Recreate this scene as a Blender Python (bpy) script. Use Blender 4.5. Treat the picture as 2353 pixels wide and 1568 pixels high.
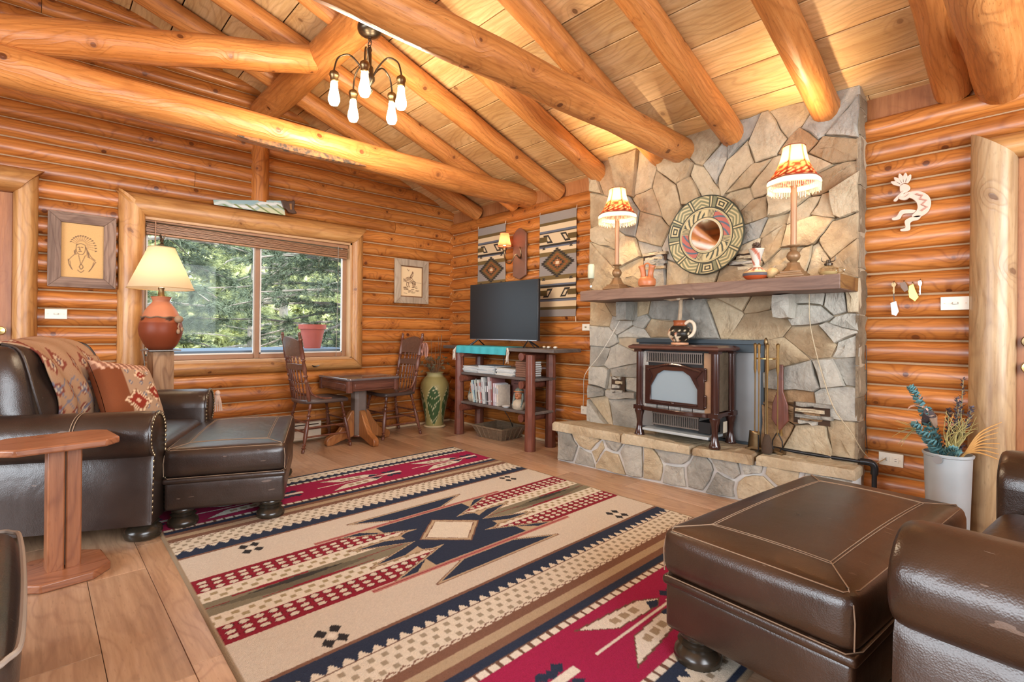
import bpy, bmesh, math, random
import numpy as np
from mathutils import Vector, Matrix
R = random.Random(11)
D = bpy.data
S = bpy.context.scene
COL = S.collection
PI = math.pi
for o in list(D.objects): D.objects.remove(o, do_unlink=True)

# ---------------------------------------------------------------- camera, sky, sun, assumed daylight, exposure
CH = 1.06
cam = D.cameras.new('camera'); cam_o = D.objects.new('camera', cam); COL.objects.link(cam_o)
cam.sensor_fit = 'HORIZONTAL'; cam.sensor_width = 36.0
cam.lens = 36.0 * 1178.4 / 2353.0
cam.shift_x = 9.293 / 2353.0; cam.shift_y = -24.568 / 2353.0
cam.clip_start = 0.05; cam.clip_end = 200
_yaw, _pit, _rol = math.radians(42.689), math.radians(.2332), math.radians(.4509)
_f = Vector((math.sin(_yaw)*math.cos(_pit), math.cos(_yaw)*math.cos(_pit), math.sin(_pit)))
_r = Vector((math.cos(_yaw), -math.sin(_yaw), 0)); _u = _r.cross(_f)
_r2 = math.cos(_rol)*_r + math.sin(_rol)*_u; _u2 = -math.sin(_rol)*_r + math.cos(_rol)*_u
_m = Matrix((_r2, _u2, -_f)).transposed().to_4x4(); _m.translation = (0, 0, CH)
cam_o.matrix_world = _m
S.camera = cam_o

W = D.worlds.new('sky'); S.world = W; W.use_nodes = True
_n = W.node_tree.nodes; _n['Background'].inputs[0].default_value = (.80, .90, 1.0, 1)
_n['Background'].inputs[1].default_value = 3.0

def light(name, kind, loc, energy, color, rot=None, **kw):
    l = D.lights.new(name, kind); l.energy = energy; l.color = color
    for k, v in kw.items(): setattr(l, k, v)
    o = D.objects.new(name, l); COL.objects.link(o); o.location = loc
    if rot: o.rotation_euler = rot
    return o
# the sun stands over the house behind the camera and lights the trees beyond the window
light('sun', 'SUN', (0, -5, 12), 6.5, (1, .95, .85), (math.radians(42), 0, math.radians(-25)), angle=.01)
# area lights added for assumed windows; walls behind and beside the camera have none
light('assumed_daylight_rear', 'AREA', (1.0, -1.95, 1.55), 165, (.86, .935, 1.0), (math.radians(90), 0, 0), shape='RECTANGLE', size=3.6, size_y=1.7)
light('assumed_daylight_side', 'AREA', (-3.05, 1.6, 1.5), 155, (.83, .92, 1.0), (math.radians(90), 0, math.radians(-90)), shape='RECTANGLE', size=3.8, size_y=1.7)

S.view_settings.view_transform = 'Standard'; S.view_settings.look = 'None'
S.view_settings.gamma = 1.0; S.view_settings.use_curve_mapping = False
S.view_settings.exposure = 0.80
cy = S.cycles
cy.max_bounces = 6; cy.diffuse_bounces = 4; cy.glossy_bounces = 3; cy.transmission_bounces = 4; cy.transparent_max_bounces = 8
cy.caustics_reflective = False; cy.caustics_refractive = False; cy.sample_clamp_indirect = 4.0
cy.use_adaptive_sampling = True; cy.adaptive_threshold = 0.02
cy.use_denoising = True

# ---------------------------------------------------------------- mesh helper
class MB:
    def __init__(s): s.v = []; s.f = []; s.uv = []; s.has = False
    def add(s, vs, fs, uvs=None):
        b = len(s.v); s.v.extend([tuple(p) for p in vs]); s.f.extend([tuple(i+b for i in f) for f in fs])
        if uvs is not None: s.has = True; s.uv.extend(uvs)
        else: s.uv.extend([None]*len(fs))
        return s
    def box(s, c, d, M=None):
        x, y, z = d[0]/2, d[1]/2, d[2]/2
        vs = [Vector((i*x, j*y, k*z)) for i in (-1, 1) for j in (-1, 1) for k in (-1, 1)]
        if M is not None: vs = [M @ p for p in vs]
        vs = [p + Vector(c) for p in vs]
        return s.add(vs, [(0, 1, 3, 2), (4, 6, 7, 5), (0, 4, 5, 1), (2, 3, 7, 6), (0, 2, 6, 4), (1, 5, 7, 3)])
    def tube(s, pts, r, n=8, cap=True, closed=False, uvscale=None):
        pts = [Vector(p) for p in pts]; m = len(pts)
        rr = r if isinstance(r, (list, tuple)) else [r]*m
        tan = []
        for i in range(m):
            a = pts[(i-1) % m] if (closed or i > 0) else pts[0]
            b = pts[(i+1) % m] if (closed or i < m-1) else pts[-1]
            t = b - a; tan.append(t.normalized() if t.length > 1e-9 else Vector((0, 0, 1)))
        up = Vector((0, 0, 1)) if abs(tan[0].z) < .9 else Vector((1, 0, 0))
        nrm = (up - tan[0]*up.dot(tan[0])).normalized()
        vs = []; L = [0]
        for i in range(1, m): L.append(L[-1] + (pts[i]-pts[i-1]).length)
        for i in range(m):
            nrm = nrm - tan[i]*nrm.dot(tan[i])
            if nrm.length < 1e-6: nrm = tan[i].orthogonal()
            nrm.normalize(); bn = tan[i].cross(nrm)
            for k in range(n):
                a = 2*PI*k/n
                vs.append(pts[i] + (nrm*math.cos(a) + bn*math.sin(a))*rr[i])
        fs = []; uvs = []
        for i in range(m if closed else m-1):
            j = (i+1) % m
            for k in range(n):
                l = (k+1) % n
                fs.append((i*n+k, i*n+l, j*n+l, j*n+k))
                c = 2*PI*rr[0]/n
                uvs.append([(L[i], k*c), (L[i], (k+1)*c), (L[j], (k+1)*c), (L[j], k*c)])
        if cap and not closed:
            fs.append(tuple(range(n-1, -1, -1))); fs.append(tuple((m-1)*n+k for k in range(n)))
            for e in (0, 1): uvs.append([(L[-1]*e + .02*math.cos(2*PI*k/n), 5 + rr[0]*math.sin(2*PI*k/n)) for k in range(n)])
        return s.add(vs, fs, uvs if uvscale else None)
    def lathe(s, prof, n=24, c=(0, 0, 0), M=None, cap=True, sx=1, sy=1):
        vs = []; fs = []
        for r, z in prof:
            for k in range(n):
                a = 2*PI*k/n; vs.append(Vector((r*math.cos(a)*sx, r*math.sin(a)*sy, z)))
        m = len(prof)
        for i in range(m-1):
            for k in range(n):
                l = (k+1) % n; fs.append((i*n+k, i*n+l, (i+1)*n+l, (i+1)*n+k))
        if cap: fs.append(tuple(range(n-1, -1, -1))); fs.append(tuple((m-1)*n+k for k in range(n)))
        if M is not None: vs = [M @ p for p in vs]
        return s.add([p + Vector(c) for p in vs], fs)
    def prism(s, poly, depth, M=None):
        """polygon in local xy, extruded from z=0 to depth"""
        n = len(poly)
        vs = [Vector((x, y, 0)) for x, y in poly] + [Vector((x, y, depth)) for x, y in poly]
        fs = [tuple(range(n-1, -1, -1)), tuple(range(n, 2*n))] + [(i, (i+1) % n, n+(i+1) % n, n+i) for i in range(n)]
        if M is not None: vs = [M @ p for p in vs]
        return s.add(vs, fs)
    def ell(s, c, r, n=12, m=8, M=None):
        prof = [(math.sin(PI*i/m), -math.cos(PI*i/m)) for i in range(m+1)]
        vs = []; fs = []
        for a, z in prof[1:-1]:
            for k in range(n): vs.append(Vector((a*math.cos(2*PI*k/n)*r[0], a*math.sin(2*PI*k/n)*r[1], z*r[2])))
        b = len(vs); vs += [Vector((0, 0, -r[2])), Vector((0, 0, r[2]))]
        for i in range(m-2):
            for k in range(n):
                l = (k+1) % n; fs.append((i*n+k, i*n+l, (i+1)*n+l, (i+1)*n+k))
        for k in range(n):
            l = (k+1) % n; fs.append((b, l, k)); fs.append((b+1, (m-2)*n+k, (m-2)*n+l))
        if M is not None: vs = [M @ p for p in vs]
        return s.add([p + Vector(c) for p in vs], fs)
    def rbox(s, c, d, r, m=4, top=0, side=0, M=None, wob=0):
        """padded box: rounded edges, crowned top and swollen sides"""
        h = [d[0]/2, d[1]/2, d[2]/2]
        def ax(hh):
            q = min(r, hh*.98); a = [hh, hh-q*.12, hh-q*.45, hh-q]
            inn = [-(hh-q) + 2*(hh-q)*i/m for i in range(m+1)]
            return sorted(set(round(t, 6) for t in [-t for t in a] + inn + a))
        A = [ax(t) for t in h]
        idx = {}; vs = []; fs = []
        def vert(p):
            k = tuple(round(t, 5) for t in p)
            if k in idx: return idx[k]
            inner = Vector([max(-(h[i]-min(r, h[i]*.98)), min(h[i]-min(r, h[i]*.98), p[i])) for i in range(3)])
            dv = Vector(p) - inner
            mx = max(abs(dv[i]) for i in range(3))
            q = inner + (dv.normalized()*min(r, mx) if dv.length > 1e-9 else dv)
            u, v, w = (q[i]/h[i] for i in range(3))
            if top and w > 0: q.z += top*(1-u*u)*(1-v*v)*w
            if side:
                q.x += side*u*(1-v*v)*(1-w*w); q.y += side*v*(1-u*u)*(1-w*w)
            if wob: q += Vector((math.sin(q.y*31+q.z*17), math.sin(q.x*27+q.z*23), math.sin(q.x*19+q.y*29)))*wob
            idx[k] = len(vs); vs.append(q); return idx[k]
        for a in range(3):
            b, e = (a+1) % 3, (a+2) % 3
            for sg in (-1, 1):
                for i in range(len(A[b])-1):
                    for j in range(len(A[e])-1):
                        q = []
                        for (ii, jj) in ((i, j), (i+1, j), (i+1, j+1), (i, j+1)):
                            p = [0, 0, 0]; p[a] = sg*h[a]; p[b] = A[b][ii]; p[e] = A[e][jj]; q.append(vert(p))
                        if sg < 0: q.reverse()
                        if len(set(q)) > 2: fs.append(tuple(dict.fromkeys(q)))
        if M is not None: vs = [M @ p for p in vs]
        return s.add([p + Vector(c) for p in vs], fs)
    def grid(s, nx, ny, fn):
        vs = [fn(i/nx, j/ny) for j in range(ny+1) for i in range(nx+1)]
        fs = [(j*(nx+1)+i, j*(nx+1)+i+1, (j+1)*(nx+1)+i+1, (j+1)*(nx+1)+i) for j in range(ny) for i in range(nx)]
        return s.add(vs, fs)
    def mesh(s, name, mat, smooth=40, off=None):
        me = D.meshes.new(name)
        vs = s.v if off is None else [(p[0]-off[0], p[1]-off[1], p[2]-off[2]) for p in s.v]
        me.from_pydata(vs, [], s.f); me.update()
        if s.has:
            uvl = me.uv_layers.new(name='uv'); flat = []
            for f, u in zip(s.f, s.uv):
                flat.extend([c for q in (u or [(0, 0)]*len(f)) for c in q])
            uvl.data.foreach_set('uv', flat)
        if mat: me.materials.append(mat)
        if smooth:
            me.shade_smooth()
            if smooth < 180: me.set_sharp_from_angle(angle=math.radians(smooth))
        return me
    def build(s, name, mat, parent=None, smooth=40, off=None, bevel=0, sub=0, label=None, seg=2):
        o = D.objects.new(name, s.mesh(name, mat, smooth, off)); COL.objects.link(o)
        if parent is not None: o.parent = parent
        if bevel:
            b = o.modifiers.new('edge', 'BEVEL'); b.width = bevel; b.segments = seg; b.limit_method = 'ANGLE'; b.angle_limit = math.radians(35)
        if sub:
            b = o.modifiers.new('soft', 'SUBSURF'); b.levels = sub; b.render_levels = sub
        if label: o['label'] = label
        return o

def tag(o, label=None, cat=None, group=None, kind=None):
    if label: o['label'] = label
    if cat: o['category'] = cat
    if group: o['group'] = group
    if kind: o['kind'] = kind
    return o
def thing(name, label, cat, loc=(0, 0, 0), rz=0, group=None, rot=None):
    o = D.objects.new(name, None); COL.objects.link(o); o.location = loc
    o.rotation_euler = rot if rot else (0, 0, rz); o.empty_display_size = .1
    return tag(o, label, cat, group)
def struct(name, loc=(0, 0, 0)):
    o = D.objects.new(name, None); COL.objects.link(o); o.location = loc; o['kind'] = 'structure'; o.empty_display_size = .1
    return o
def copy_tree(o, parent=None):
    c = o.copy(); COL.objects.link(c)
    if parent is not None: c.parent = parent
    for ch in list(o.children): copy_tree(ch, c)
    return c
def RX(a): return Matrix.Rotation(a, 3, 'X')
def RY(a): return Matrix.Rotation(a, 3, 'Y')
def RZ(a): return Matrix.Rotation(a, 3, 'Z')
# matrices that lay a local xy polygon upright: on the right wall (x -> -y, y -> z, depth -> -x) and on the back wall (x -> x, y -> z, depth -> -y)
ON_RIGHT = Matrix(((0, 0, -1), (-1, 0, 0), (0, 1, 0)))
ON_BACK = Matrix(((1, 0, 0), (0, 0, -1), (0, 1, 0)))
def smoothed(ctrl, n=6):
    """Catmull-Rom through control points"""
    P = [Vector(p) for p in ctrl]; out = []
    for i in range(len(P)-1):
        p0 = P[max(i-1, 0)]; p1 = P[i]; p2 = P[i+1]; p3 = P[min(i+2, len(P)-1)]
        for k in range(n):
            t = k/n
            out.append(.5*((2*p1) + (p2-p0)*t + (2*p0-5*p1+4*p2-p3)*t*t + (3*p1-p0-3*p2+p3)*t*t*t))
    out.append(P[-1]); return out
def paint(o, fn):
    """vertex colours from a pattern function of local coordinates (n,3) -> (n,3) linear rgb"""
    me = o.data; n = len(me.vertices); co = np.empty(n*3, 'f'); me.vertices.foreach_get('co', co)
    rgb = np.asarray(fn(co.reshape(-1, 3)), 'f'); a = np.ones((n, 4), 'f'); a[:, :3] = rgb
    at = me.color_attributes.new('print', 'FLOAT_COLOR', 'POINT'); at.data.foreach_set('color', a.ravel())
def L(r, g, b):
    """sRGB 0-255 to linear"""
    return tuple(((c/255+.055)/1.055)**2.4 if c > 10 else c/255/12.92 for c in (r, g, b))

# ---------------------------------------------------------------- materials
class NT:
    def __init__(s, name):
        s.m = D.materials.new(name); s.m.use_nodes = True; s.t = s.m.node_tree
        s.b = s.t.nodes['Principled BSDF']
    def n(s, typ, **kw):
        x = s.t.nodes.new(typ)
        for k, v in kw.items():
            if k.startswith('i_'):
                key = k[2:]; key = int(key) if key.isdigit() else key
                if hasattr(v, 'bl_rna') or isinstance(v, bpy.types.NodeSocket): s.t.links.new(v, x.inputs[key])
                else: x.inputs[key].default_value = v
            else: setattr(x, k, v)
        return x
    def ln(s, a, b): s.t.links.new(a, b)
    def math(s, op, a, b=None, c=None, clamp=False):
        x = s.t.nodes.new('ShaderNodeMath'); x.operation = op; x.use_clamp = clamp
        for i, v in enumerate((a, b, c)):
            if v is None: continue
            if isinstance(v, bpy.types.NodeSocket): s.ln(v, x.inputs[i])
            else: x.inputs[i].default_value = v
        return x.outputs[0]
    def mix(s, f, a, b, blend='MIX'):
        x = s.t.nodes.new('ShaderNodeMix'); x.data_type = 'RGBA'; x.blend_type = blend
        for v, k in ((f, 0), (a, 6), (b, 7)):
            if isinstance(v, bpy.types.NodeSocket): s.ln(v, x.inputs[k])
            else: x.inputs[k].default_value = v if k == 0 else (*v, 1)
        return x.outputs[2]
    def ramp(s, f, stops, interp='LINEAR'):
        x = s.t.nodes.new('ShaderNodeValToRGB'); x.color_ramp.interpolation = interp
        e = x.color_ramp.elements
        while len(e) < len(stops): e.new(.5)
        for k, (p, c) in zip(e, stops): k.position = p; k.color = (*c, 1) if len(c) == 3 else c
        s.ln(f, x.inputs[0]); return x.outputs[0]
    def bump(s, h, strength=.3, dist=.01):
        x = s.n('ShaderNodeBump'); x.inputs['Strength'].default_value = strength; x.inputs['Distance'].default_value = dist
        s.ln(h, x.inputs['Height']); s.ln(x.outputs[0], s.b.inputs['Normal'])
    def set(s, color=None, rough=None, metal=None, spec=None, **kw):
        def put(k, v):
            if v is None: return
            if isinstance(v, bpy.types.NodeSocket): s.ln(v, s.b.inputs[k])
            else: s.b.inputs[k].default_value = (*v, 1) if isinstance(v, tuple) and len(v) == 3 and s.b.inputs[k].type == 'RGBA' else v
        put('Base Color', color); put('Roughness', rough); put('Metallic', metal); put('Specular IOR Level', spec)
        for k, v in kw.items(): put(k.replace('_', ' '), v)
        return s.m
MATS = {}
def plain(name, color, rough=.5, metal=0, var=.12, scale=8, bump=.0, spec=.5, **kw):
    """a plain surface with a little mottling"""
    t = NT(name); tc = t.n('ShaderNodeTexCoord').outputs['Object']
    nz = t.n('ShaderNodeTexNoise', i_Vector=tc, i_Scale=scale, i_Detail=3.0)
    lo = tuple(c*(1-var) for c in color); hi = tuple(min(1, c*(1+var)) for c in color)
    c = t.mix(nz.outputs[0], lo, hi)
    if bump: t.bump(nz.outputs[0], bump, .004)
    return t.set(c, rough, metal, spec, **kw)
def wood(name, dark, mid, light, axis=None, grain=16, knots=1.0, rough=.35, knot_scale=3.0, kcol=None, rand=.35, line=.5, bump=.08, spec=.5, coat=0, knot_thr=.5, flecks=.35):
    """timber: long grain, growth lines, knots; axis None reads the uv (u along the piece, in metres)"""
    t = NT(name)
    oi = t.n('ShaderNodeObjectInfo').outputs['Random']
    tcn = t.n('ShaderNodeTexCoord')
    if axis is None: uv = t.n('ShaderNodeUVMap').outputs[0]; sep = t.n('ShaderNodeSeparateXYZ', i_0=uv); u, v, w = sep.outputs[0], sep.outputs[1], None
    else:
        sep = t.n('ShaderNodeSeparateXYZ', i_0=tcn.outputs['Object']); k = 'XYZ'.index(axis)
        u, v, w = sep.outputs[k], sep.outputs[(k+1) % 3], sep.outputs[(k+2) % 3]
        v = t.math('ADD', v, t.math('MULTIPLY', w, .83))
    u = t.math('ADD', u, t.math('MULTIPLY', oi, 37.0)); v = t.math('ADD', v, t.math('MULTIPLY', oi, 13.0))
    kv = t.n('ShaderNodeCombineXYZ', i_0=u, i_1=v)
    vo = t.n('ShaderNodeTexVoronoi', i_Vector=kv.outputs[0], i_Scale=knot_scale, voronoi_dimensions='2D')
    dist = t.math('DIVIDE', vo.outputs['Distance'], knot_scale)
    pick = t.math('GREATER_THAN', t.n('ShaderNodeSeparateColor', i_0=vo.outputs['Color']).outputs[0], knot_thr)
    near = t.math('MULTIPLY', t.math('SUBTRACT', 1.0, t.math('DIVIDE', dist, .11), clamp=True), pick)
    warp = t.n('ShaderNodeTexNoise', i_Vector=t.n('ShaderNodeCombineXYZ', i_0=t.math('MULTIPLY', u, 1.3), i_1=t.math('MULTIPLY', v, 4.5)).outputs[0], i_Scale=1.0, i_Detail=2.0, i_Roughness=.45).outputs[0]
    gv = t.math('ADD', t.math('MULTIPLY', v, 70.0), t.math('ADD', t.math('MULTIPLY', warp, 34.0), t.math('MULTIPLY', t.math('POWER', near, 2.0), 9.0)))
    rings = t.math('POWER', t.math('ABSOLUTE', t.math('SINE', gv)), 10.0)
    fine = t.n('ShaderNodeTexNoise', i_Vector=t.n('ShaderNodeCombineXYZ', i_0=t.math('MULTIPLY', u, 3.0), i_1=t.math('MULTIPLY', v, grain*5.0)).outputs[0], i_Scale=1.0, i_Detail=4.0, i_Roughness=.65).outputs[0]
    broad = t.n('ShaderNodeTexNoise', i_Vector=t.n('ShaderNodeCombineXYZ', i_0=u, i_1=t.math('MULTIPLY', v, grain*.5)).outputs[0], i_Scale=.9, i_Detail=3.0).outputs[0]
    c = t.ramp(t.math('ADD', t.math('MULTIPLY', broad, .55), t.math('MULTIPLY', fine, .45)), [(.36, dark), (.5, mid), (.64, light)])
    fleck = t.n('ShaderNodeTexNoise', i_Vector=t.n('ShaderNodeCombineXYZ', i_0=t.math('MULTIPLY', u, 22.0), i_1=t.math('MULTIPLY', v, 130.0)).outputs[0], i_Scale=1.0, i_Detail=2.0).outputs[0]
    fl = t.math('MULTIPLY', t.math('MULTIPLY', t.math('SUBTRACT', fleck, .60), 6.0, clamp=True), flecks)
    c = t.mix(fl, c, tuple(x*.5 for x in dark))
    c = t.mix(t.math('MULTIPLY', t.math('MULTIPLY', rings, line*1.5), t.math('ADD', .35, warp)), c, (dark[0]*.62, dark[1]*.5, dark[2]*.5), 'MIX')
    if rand:
        g = t.math('ADD', 1-rand*.5, t.math('MULTIPLY', oi, rand)); gc = t.n('ShaderNodeCombineXYZ', i_0=g, i_1=g, i_2=g)
        c = t.mix(1.0, c, (1, 1, 1), 'MULTIPLY'); x = c.node; t.ln(gc.outputs[0], x.inputs[7])
    if knots:
        vc = t.n('ShaderNodeSeparateColor', i_0=vo.outputs['Color'])
        kr = t.math('ADD', .005, t.math('MULTIPLY', vc.outputs[1], .011))
        kk = t.math('MULTIPLY', t.math('MULTIPLY', t.math('SUBTRACT', 1.0, t.math('DIVIDE', t.math('SUBTRACT', dist, kr), .005), clamp=True), pick), t.math('MULTIPLY', t.math('ADD', .55, t.math('MULTIPLY', vc.outputs[2], .45)), knots))
        c = t.mix(kk, c, kcol or (.050, .014, .006))
        halo = t.math('MULTIPLY', t.math('MULTIPLY', t.math('POWER', near, 3.0), .55), knots)
        c = t.mix(halo, c, (dark[0]*.62, dark[1]*.5, dark[2]*.5))
    t.bump(t.math('ADD', fine, t.math('MULTIPLY', rings, .5)), bump, .004)
    return t.set(c, rough, 0, spec, **({'Coat_Weight': coat, 'Coat_Roughness': .12} if coat else {}))
def printed(name, rough=.9, bump=0, bscale=300, mottle=0):
    t = NT(name); a = t.n('ShaderNodeAttribute', attribute_name='print')
    c = a.outputs['Color']
    if bump:
        tc = t.n('ShaderNodeTexCoord').outputs['Object']
        nz = t.n('ShaderNodeTexNoise', i_Vector=tc, i_Scale=bscale, i_Detail=2.0)
        t.bump(nz.outputs[0], bump, .006)
        c = t.mix(t.math('MULTIPLY', nz.outputs[0], .35), c, (.12, .10, .08), 'MULTIPLY') if mottle else c  # noise multiplies a dark brown into the pile colour
    return t.set(c, rough, 0, .2)
def stone(name, a, b, c3):
    t = NT(name); tc = t.n('ShaderNodeTexCoord').outputs['Object']; oi = t.n('ShaderNodeObjectInfo').outputs['Random']
    off = t.n('ShaderNodeVectorMath', operation='ADD', i_0=tc); cx = t.n('ShaderNodeCombineXYZ', i_0=t.math('MULTIPLY', oi, 31.0), i_1=t.math('MULTIPLY', oi, 17.0)); t.ln(cx.outputs[0], off.inputs[1])
    n1 = t.n('ShaderNodeTexNoise', i_Vector=off.outputs[0], i_Scale=3.5, i_Detail=4.0, i_Roughness=.6)
    n2 = t.n('ShaderNodeTexNoise', i_Vector=off.outputs[0], i_Scale=26.0, i_Detail=5.0, i_Roughness=.65)
    n3 = t.n('ShaderNodeTexNoise', i_Vector=off.outputs[0], i_Scale=9.0, i_Detail=3.0, i_Distortion=1.6)
    m = t.math('ADD', t.math('MULTIPLY', n1.outputs[0], 1.15), t.math('SUBTRACT', t.math('MULTIPLY', oi, .4), .22))
    c = t.ramp(m, [(.3, a), (.52, b), (.8, c3)])
    c = t.mix(t.math('MULTIPLY', n2.outputs[0], .55), c, tuple(x*.42 for x in a))
    crack = t.math('SUBTRACT', 1.0, t.math('MULTIPLY', t.math('ABSOLUTE', t.math('SUBTRACT', n3.outputs[0], .5)), 34.0), clamp=True)
    c = t.mix(t.math('MULTIPLY', crack, .10), c, (.08, .05, .03))
    n4 = t.n('ShaderNodeTexNoise', i_Vector=off.outputs[0], i_Scale=6.0, i_Detail=3.0, i_Distortion=.9)
    step = t.math('ADD', t.math('SNAP', n4.outputs[0], .085), t.math('MULTIPLY', n4.outputs[0], .35))
    t.bump(t.math('ADD', t.math('MULTIPLY', n2.outputs[0], .35), t.math('MULTIPLY', step, 2.4)), 1.0, .03)
    return t.set(c, .75, 0, .35)
def leather(name, a, b, rough=.36):
    t = NT(name); tc = t.n('ShaderNodeTexCoord').outputs['Object']
    n1 = t.n('ShaderNodeTexNoise', i_Vector=tc, i_Scale=4.0, i_Detail=4.0); n2 = t.n('ShaderNodeTexVoronoi', i_Vector=tc, i_Scale=260.0)
    n3 = t.n('ShaderNodeTexNoise', i_Vector=tc, i_Scale=60.0, i_Detail=4.0)
    c = t.ramp(n1.outputs[0], [(.3, a), (.7, b)])
    mp = t.n('ShaderNodeMapping', i_0=tc); mp.inputs['Scale'].default_value = (9, 60, 30); mp.inputs['Rotation'].default_value = (.4, .3, .6)
    sc = t.n('ShaderNodeTexNoise', i_Vector=mp.outputs[0], i_Scale=1.0, i_Detail=2.0).outputs[0]
    scr = t.math('MULTIPLY', t.math('GREATER_THAN', sc, .735), .35)
    c = t.mix(scr, c, (.30, .22, .17))
    wr = t.n('ShaderNodeTexNoise', i_Vector=tc, i_Scale=7.0, i_Detail=2.0, i_Distortion=.6)
    t.bump(t.math('ADD', t.math('MULTIPLY', n2.outputs[0], .10), t.math('ADD', t.math('MULTIPLY', n3.outputs[0], .14), t.math('MULTIPLY', wr.outputs[0], 1.3))), .22, .012)
    return t.set(c, t.math('ADD', rough-.06, t.math('MULTIPLY', n1.outputs[0], .14)), 0, .72)
def glow(name, color, strength, trans=None):
    t = NT(name); t.set(color, .5); t.b.inputs['Emission Color'].default_value = (*color, 1); t.b.inputs['Emission Strength'].default_value = strength
    return t.m
def shade_cloth(name, color, strength=.0):
    """lamp shade: thin cloth that lets the bulb's light through"""
    t = NT(name); out = t.t.nodes['Material Output']
    tr = t.n('ShaderNodeBsdfTranslucent'); tr.inputs[0].default_value = (*color, 1)
    df = t.n('ShaderNodeBsdfDiffuse'); df.inputs[0].default_value = (*color, 1)
    mx = t.n('ShaderNodeMixShader'); mx.inputs[0].default_value = .55
    t.ln(df.outputs[0], mx.inputs[1]); t.ln(tr.outputs[0], mx.inputs[2]); t.ln(mx.outputs[0], out.inputs[0])
    return t.m
def glass(name, tint=(.95, 1, 1), gloss=.08, rough=.02):
    t = NT(name); out = t.t.nodes['Material Output']
    a = t.n('ShaderNodeBsdfTransparent'); a.inputs[0].default_value = (*tint, 1)
    g = t.n('ShaderNodeBsdfGlossy'); g.inputs['Roughness'].default_value = rough
    lw = t.n('ShaderNodeLayerWeight'); lw.inputs[0].default_value = .25
    mx = t.n('ShaderNodeMixShader'); t.ln(t.math('ADD', gloss, t.math('MULTIPLY', lw.outputs['Facing'], gloss*1.5)), mx.inputs[0])
    t.ln(a.outputs[0], mx.inputs[1]); t.ln(g.outputs[0], mx.inputs[2]); t.ln(mx.outputs[0], out.inputs[0])
    return t.m

LOG = wood('varnished_log', (.29, .085, .015), (.47, .158, .030), (.58, .225, .052), grain=15, rough=.37, knot_scale=4.2, line=.36, coat=.15, rand=.28, knot_thr=.3)
BEAM = wood('beam_log', (.34, .115, .024), (.52, .200, .050), (.64, .29, .090), grain=12, rough=.40, knot_scale=3.0, line=.22, bump=.4, rand=.16, knot_thr=.35, flecks=.7)
CASING = wood('casing_log', (.33, .135, .038), (.48, .225, .068), (.60, .325, .12), grain=12, rough=.38, knot_scale=3.2, line=.22, bump=.15, rand=.15, knot_thr=.35)
DOORCASE = wood('pale_casing_log', (.28, .165, .08), (.42, .275, .14), (.53, .38, .22), grain=12, rough=.36, knot_scale=3.0, line=.2, bump=.2, rand=.1, knot_thr=.4)
BOARD = wood('ceiling_board', (.52, .29, .105), (.66, .41, .175), (.76, .52, .26), axis='Y', grain=14, rough=.55, knot_scale=2.1, line=.22, rand=.3, kcol=(.16, .09, .035), knot_thr=.5, bump=.15)
FLOORW = wood('floor_plank', (.33, .19, .11), (.46, .285, .17), (.56, .37, .24), axis='Y', grain=10, rough=.30, knot_scale=1.6, knots=.35, line=.2, rand=.32, bump=.03, knot_thr=.75)
DARKWOOD = wood('stained_dark_wood', (.055, .018, .010), (.105, .036, .020), (.17, .065, .036), axis='Z', grain=14, rough=.33, knots=.0, line=.25, rand=.1)
REDLOG = wood('red_stained_log', (.085, .025, .014), (.15, .045, .026), (.22, .08, .048), axis='Z', grain=14, rough=.36, knots=.3, line=.25, rand=.15)
SHELFW = wood('weathered_board', (.06, .045, .038), (.10, .078, .066), (.16, .13, .11), axis='Y', grain=14, rough=.45, knots=.2, line=.2, rand=.1)
MANTEL = wood('mantel_timber', (.105, .056, .036), (.17, .095, .064), (.24, .145, .10), axis='Y', grain=9, rough=.55, knots=.35, knot_scale=2.0, line=.15, rand=0, bump=.2)
MANTEL_END = wood('mantel_end_grain', (.15, .072, .020), (.22, .11, .033), (.28, .15, .05), axis='X', grain=12, rough=.55, knots=0, rand=0)
DOORW = wood('door_veneer', (.30, .105, .032), (.38, .145, .048), (.45, .19, .07), axis='Z', grain=12, rough=.4, knots=0, line=.12, rand=0)
BARN = wood('barn_wood', (.14, .082, .055), (.24, .15, .105), (.36, .25, .18), axis='Z', grain=18, rough=.7, knots=0, line=.35, rand=.2, bump=.35)
BARN_H = wood('barn_wood_rail', (.14, .082, .055), (.24, .15, .105), (.36, .25, .18), axis='X', grain=18, rough=.7, knots=0, line=.35, rand=.2, bump=.35)
PALE = wood('pale_weathered_wood', (.26, .19, .12), (.38, .29, .20), (.48, .39, .28), axis='Z', grain=14, rough=.65, knots=0, line=.2, rand=.15)
POSTW = wood('post_timber', (.22, .11, .048), (.33, .18, .085), (.43, .26, .14), axis='Z', grain=9, rough=.6, knots=.5, line=.4, rand=0)
TABLEW = wood('cedar_table', (.24, .085, .034), (.34, .13, .055), (.42, .18, .085), axis='Z', grain=9, rough=.38, knots=.4, line=.3, rand=.1)
CAULK = plain('tan_caulk', (.42, .27, .14), .7)
DARKGAP = plain('dark_gap', (.05, .025, .012), .9)
MORTAR = plain('mortar', (.36, .28, .185), .9, var=.25, bump=.6, scale=30)
STONE_WARM = stone('tan_fieldstone', (.36, .25, .14), (.54, .42, .26), (.64, .53, .36))
STONE_GREY = stone('grey_fieldstone', (.27, .255, .215), (.43, .40, .335), (.56, .52, .43))
STONE_RUST = stone('rust_fieldstone', (.28, .155, .07), (.44, .27, .135), (.56, .39, .23))
LEATHER = leather('dark_brown_leather', (.020, .0115, .0085), (.040, .024, .0175), .31)
LEATHER_B = leather('brown_leather', (.026, .0125, .007), (.054, .027, .015), .29)
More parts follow.
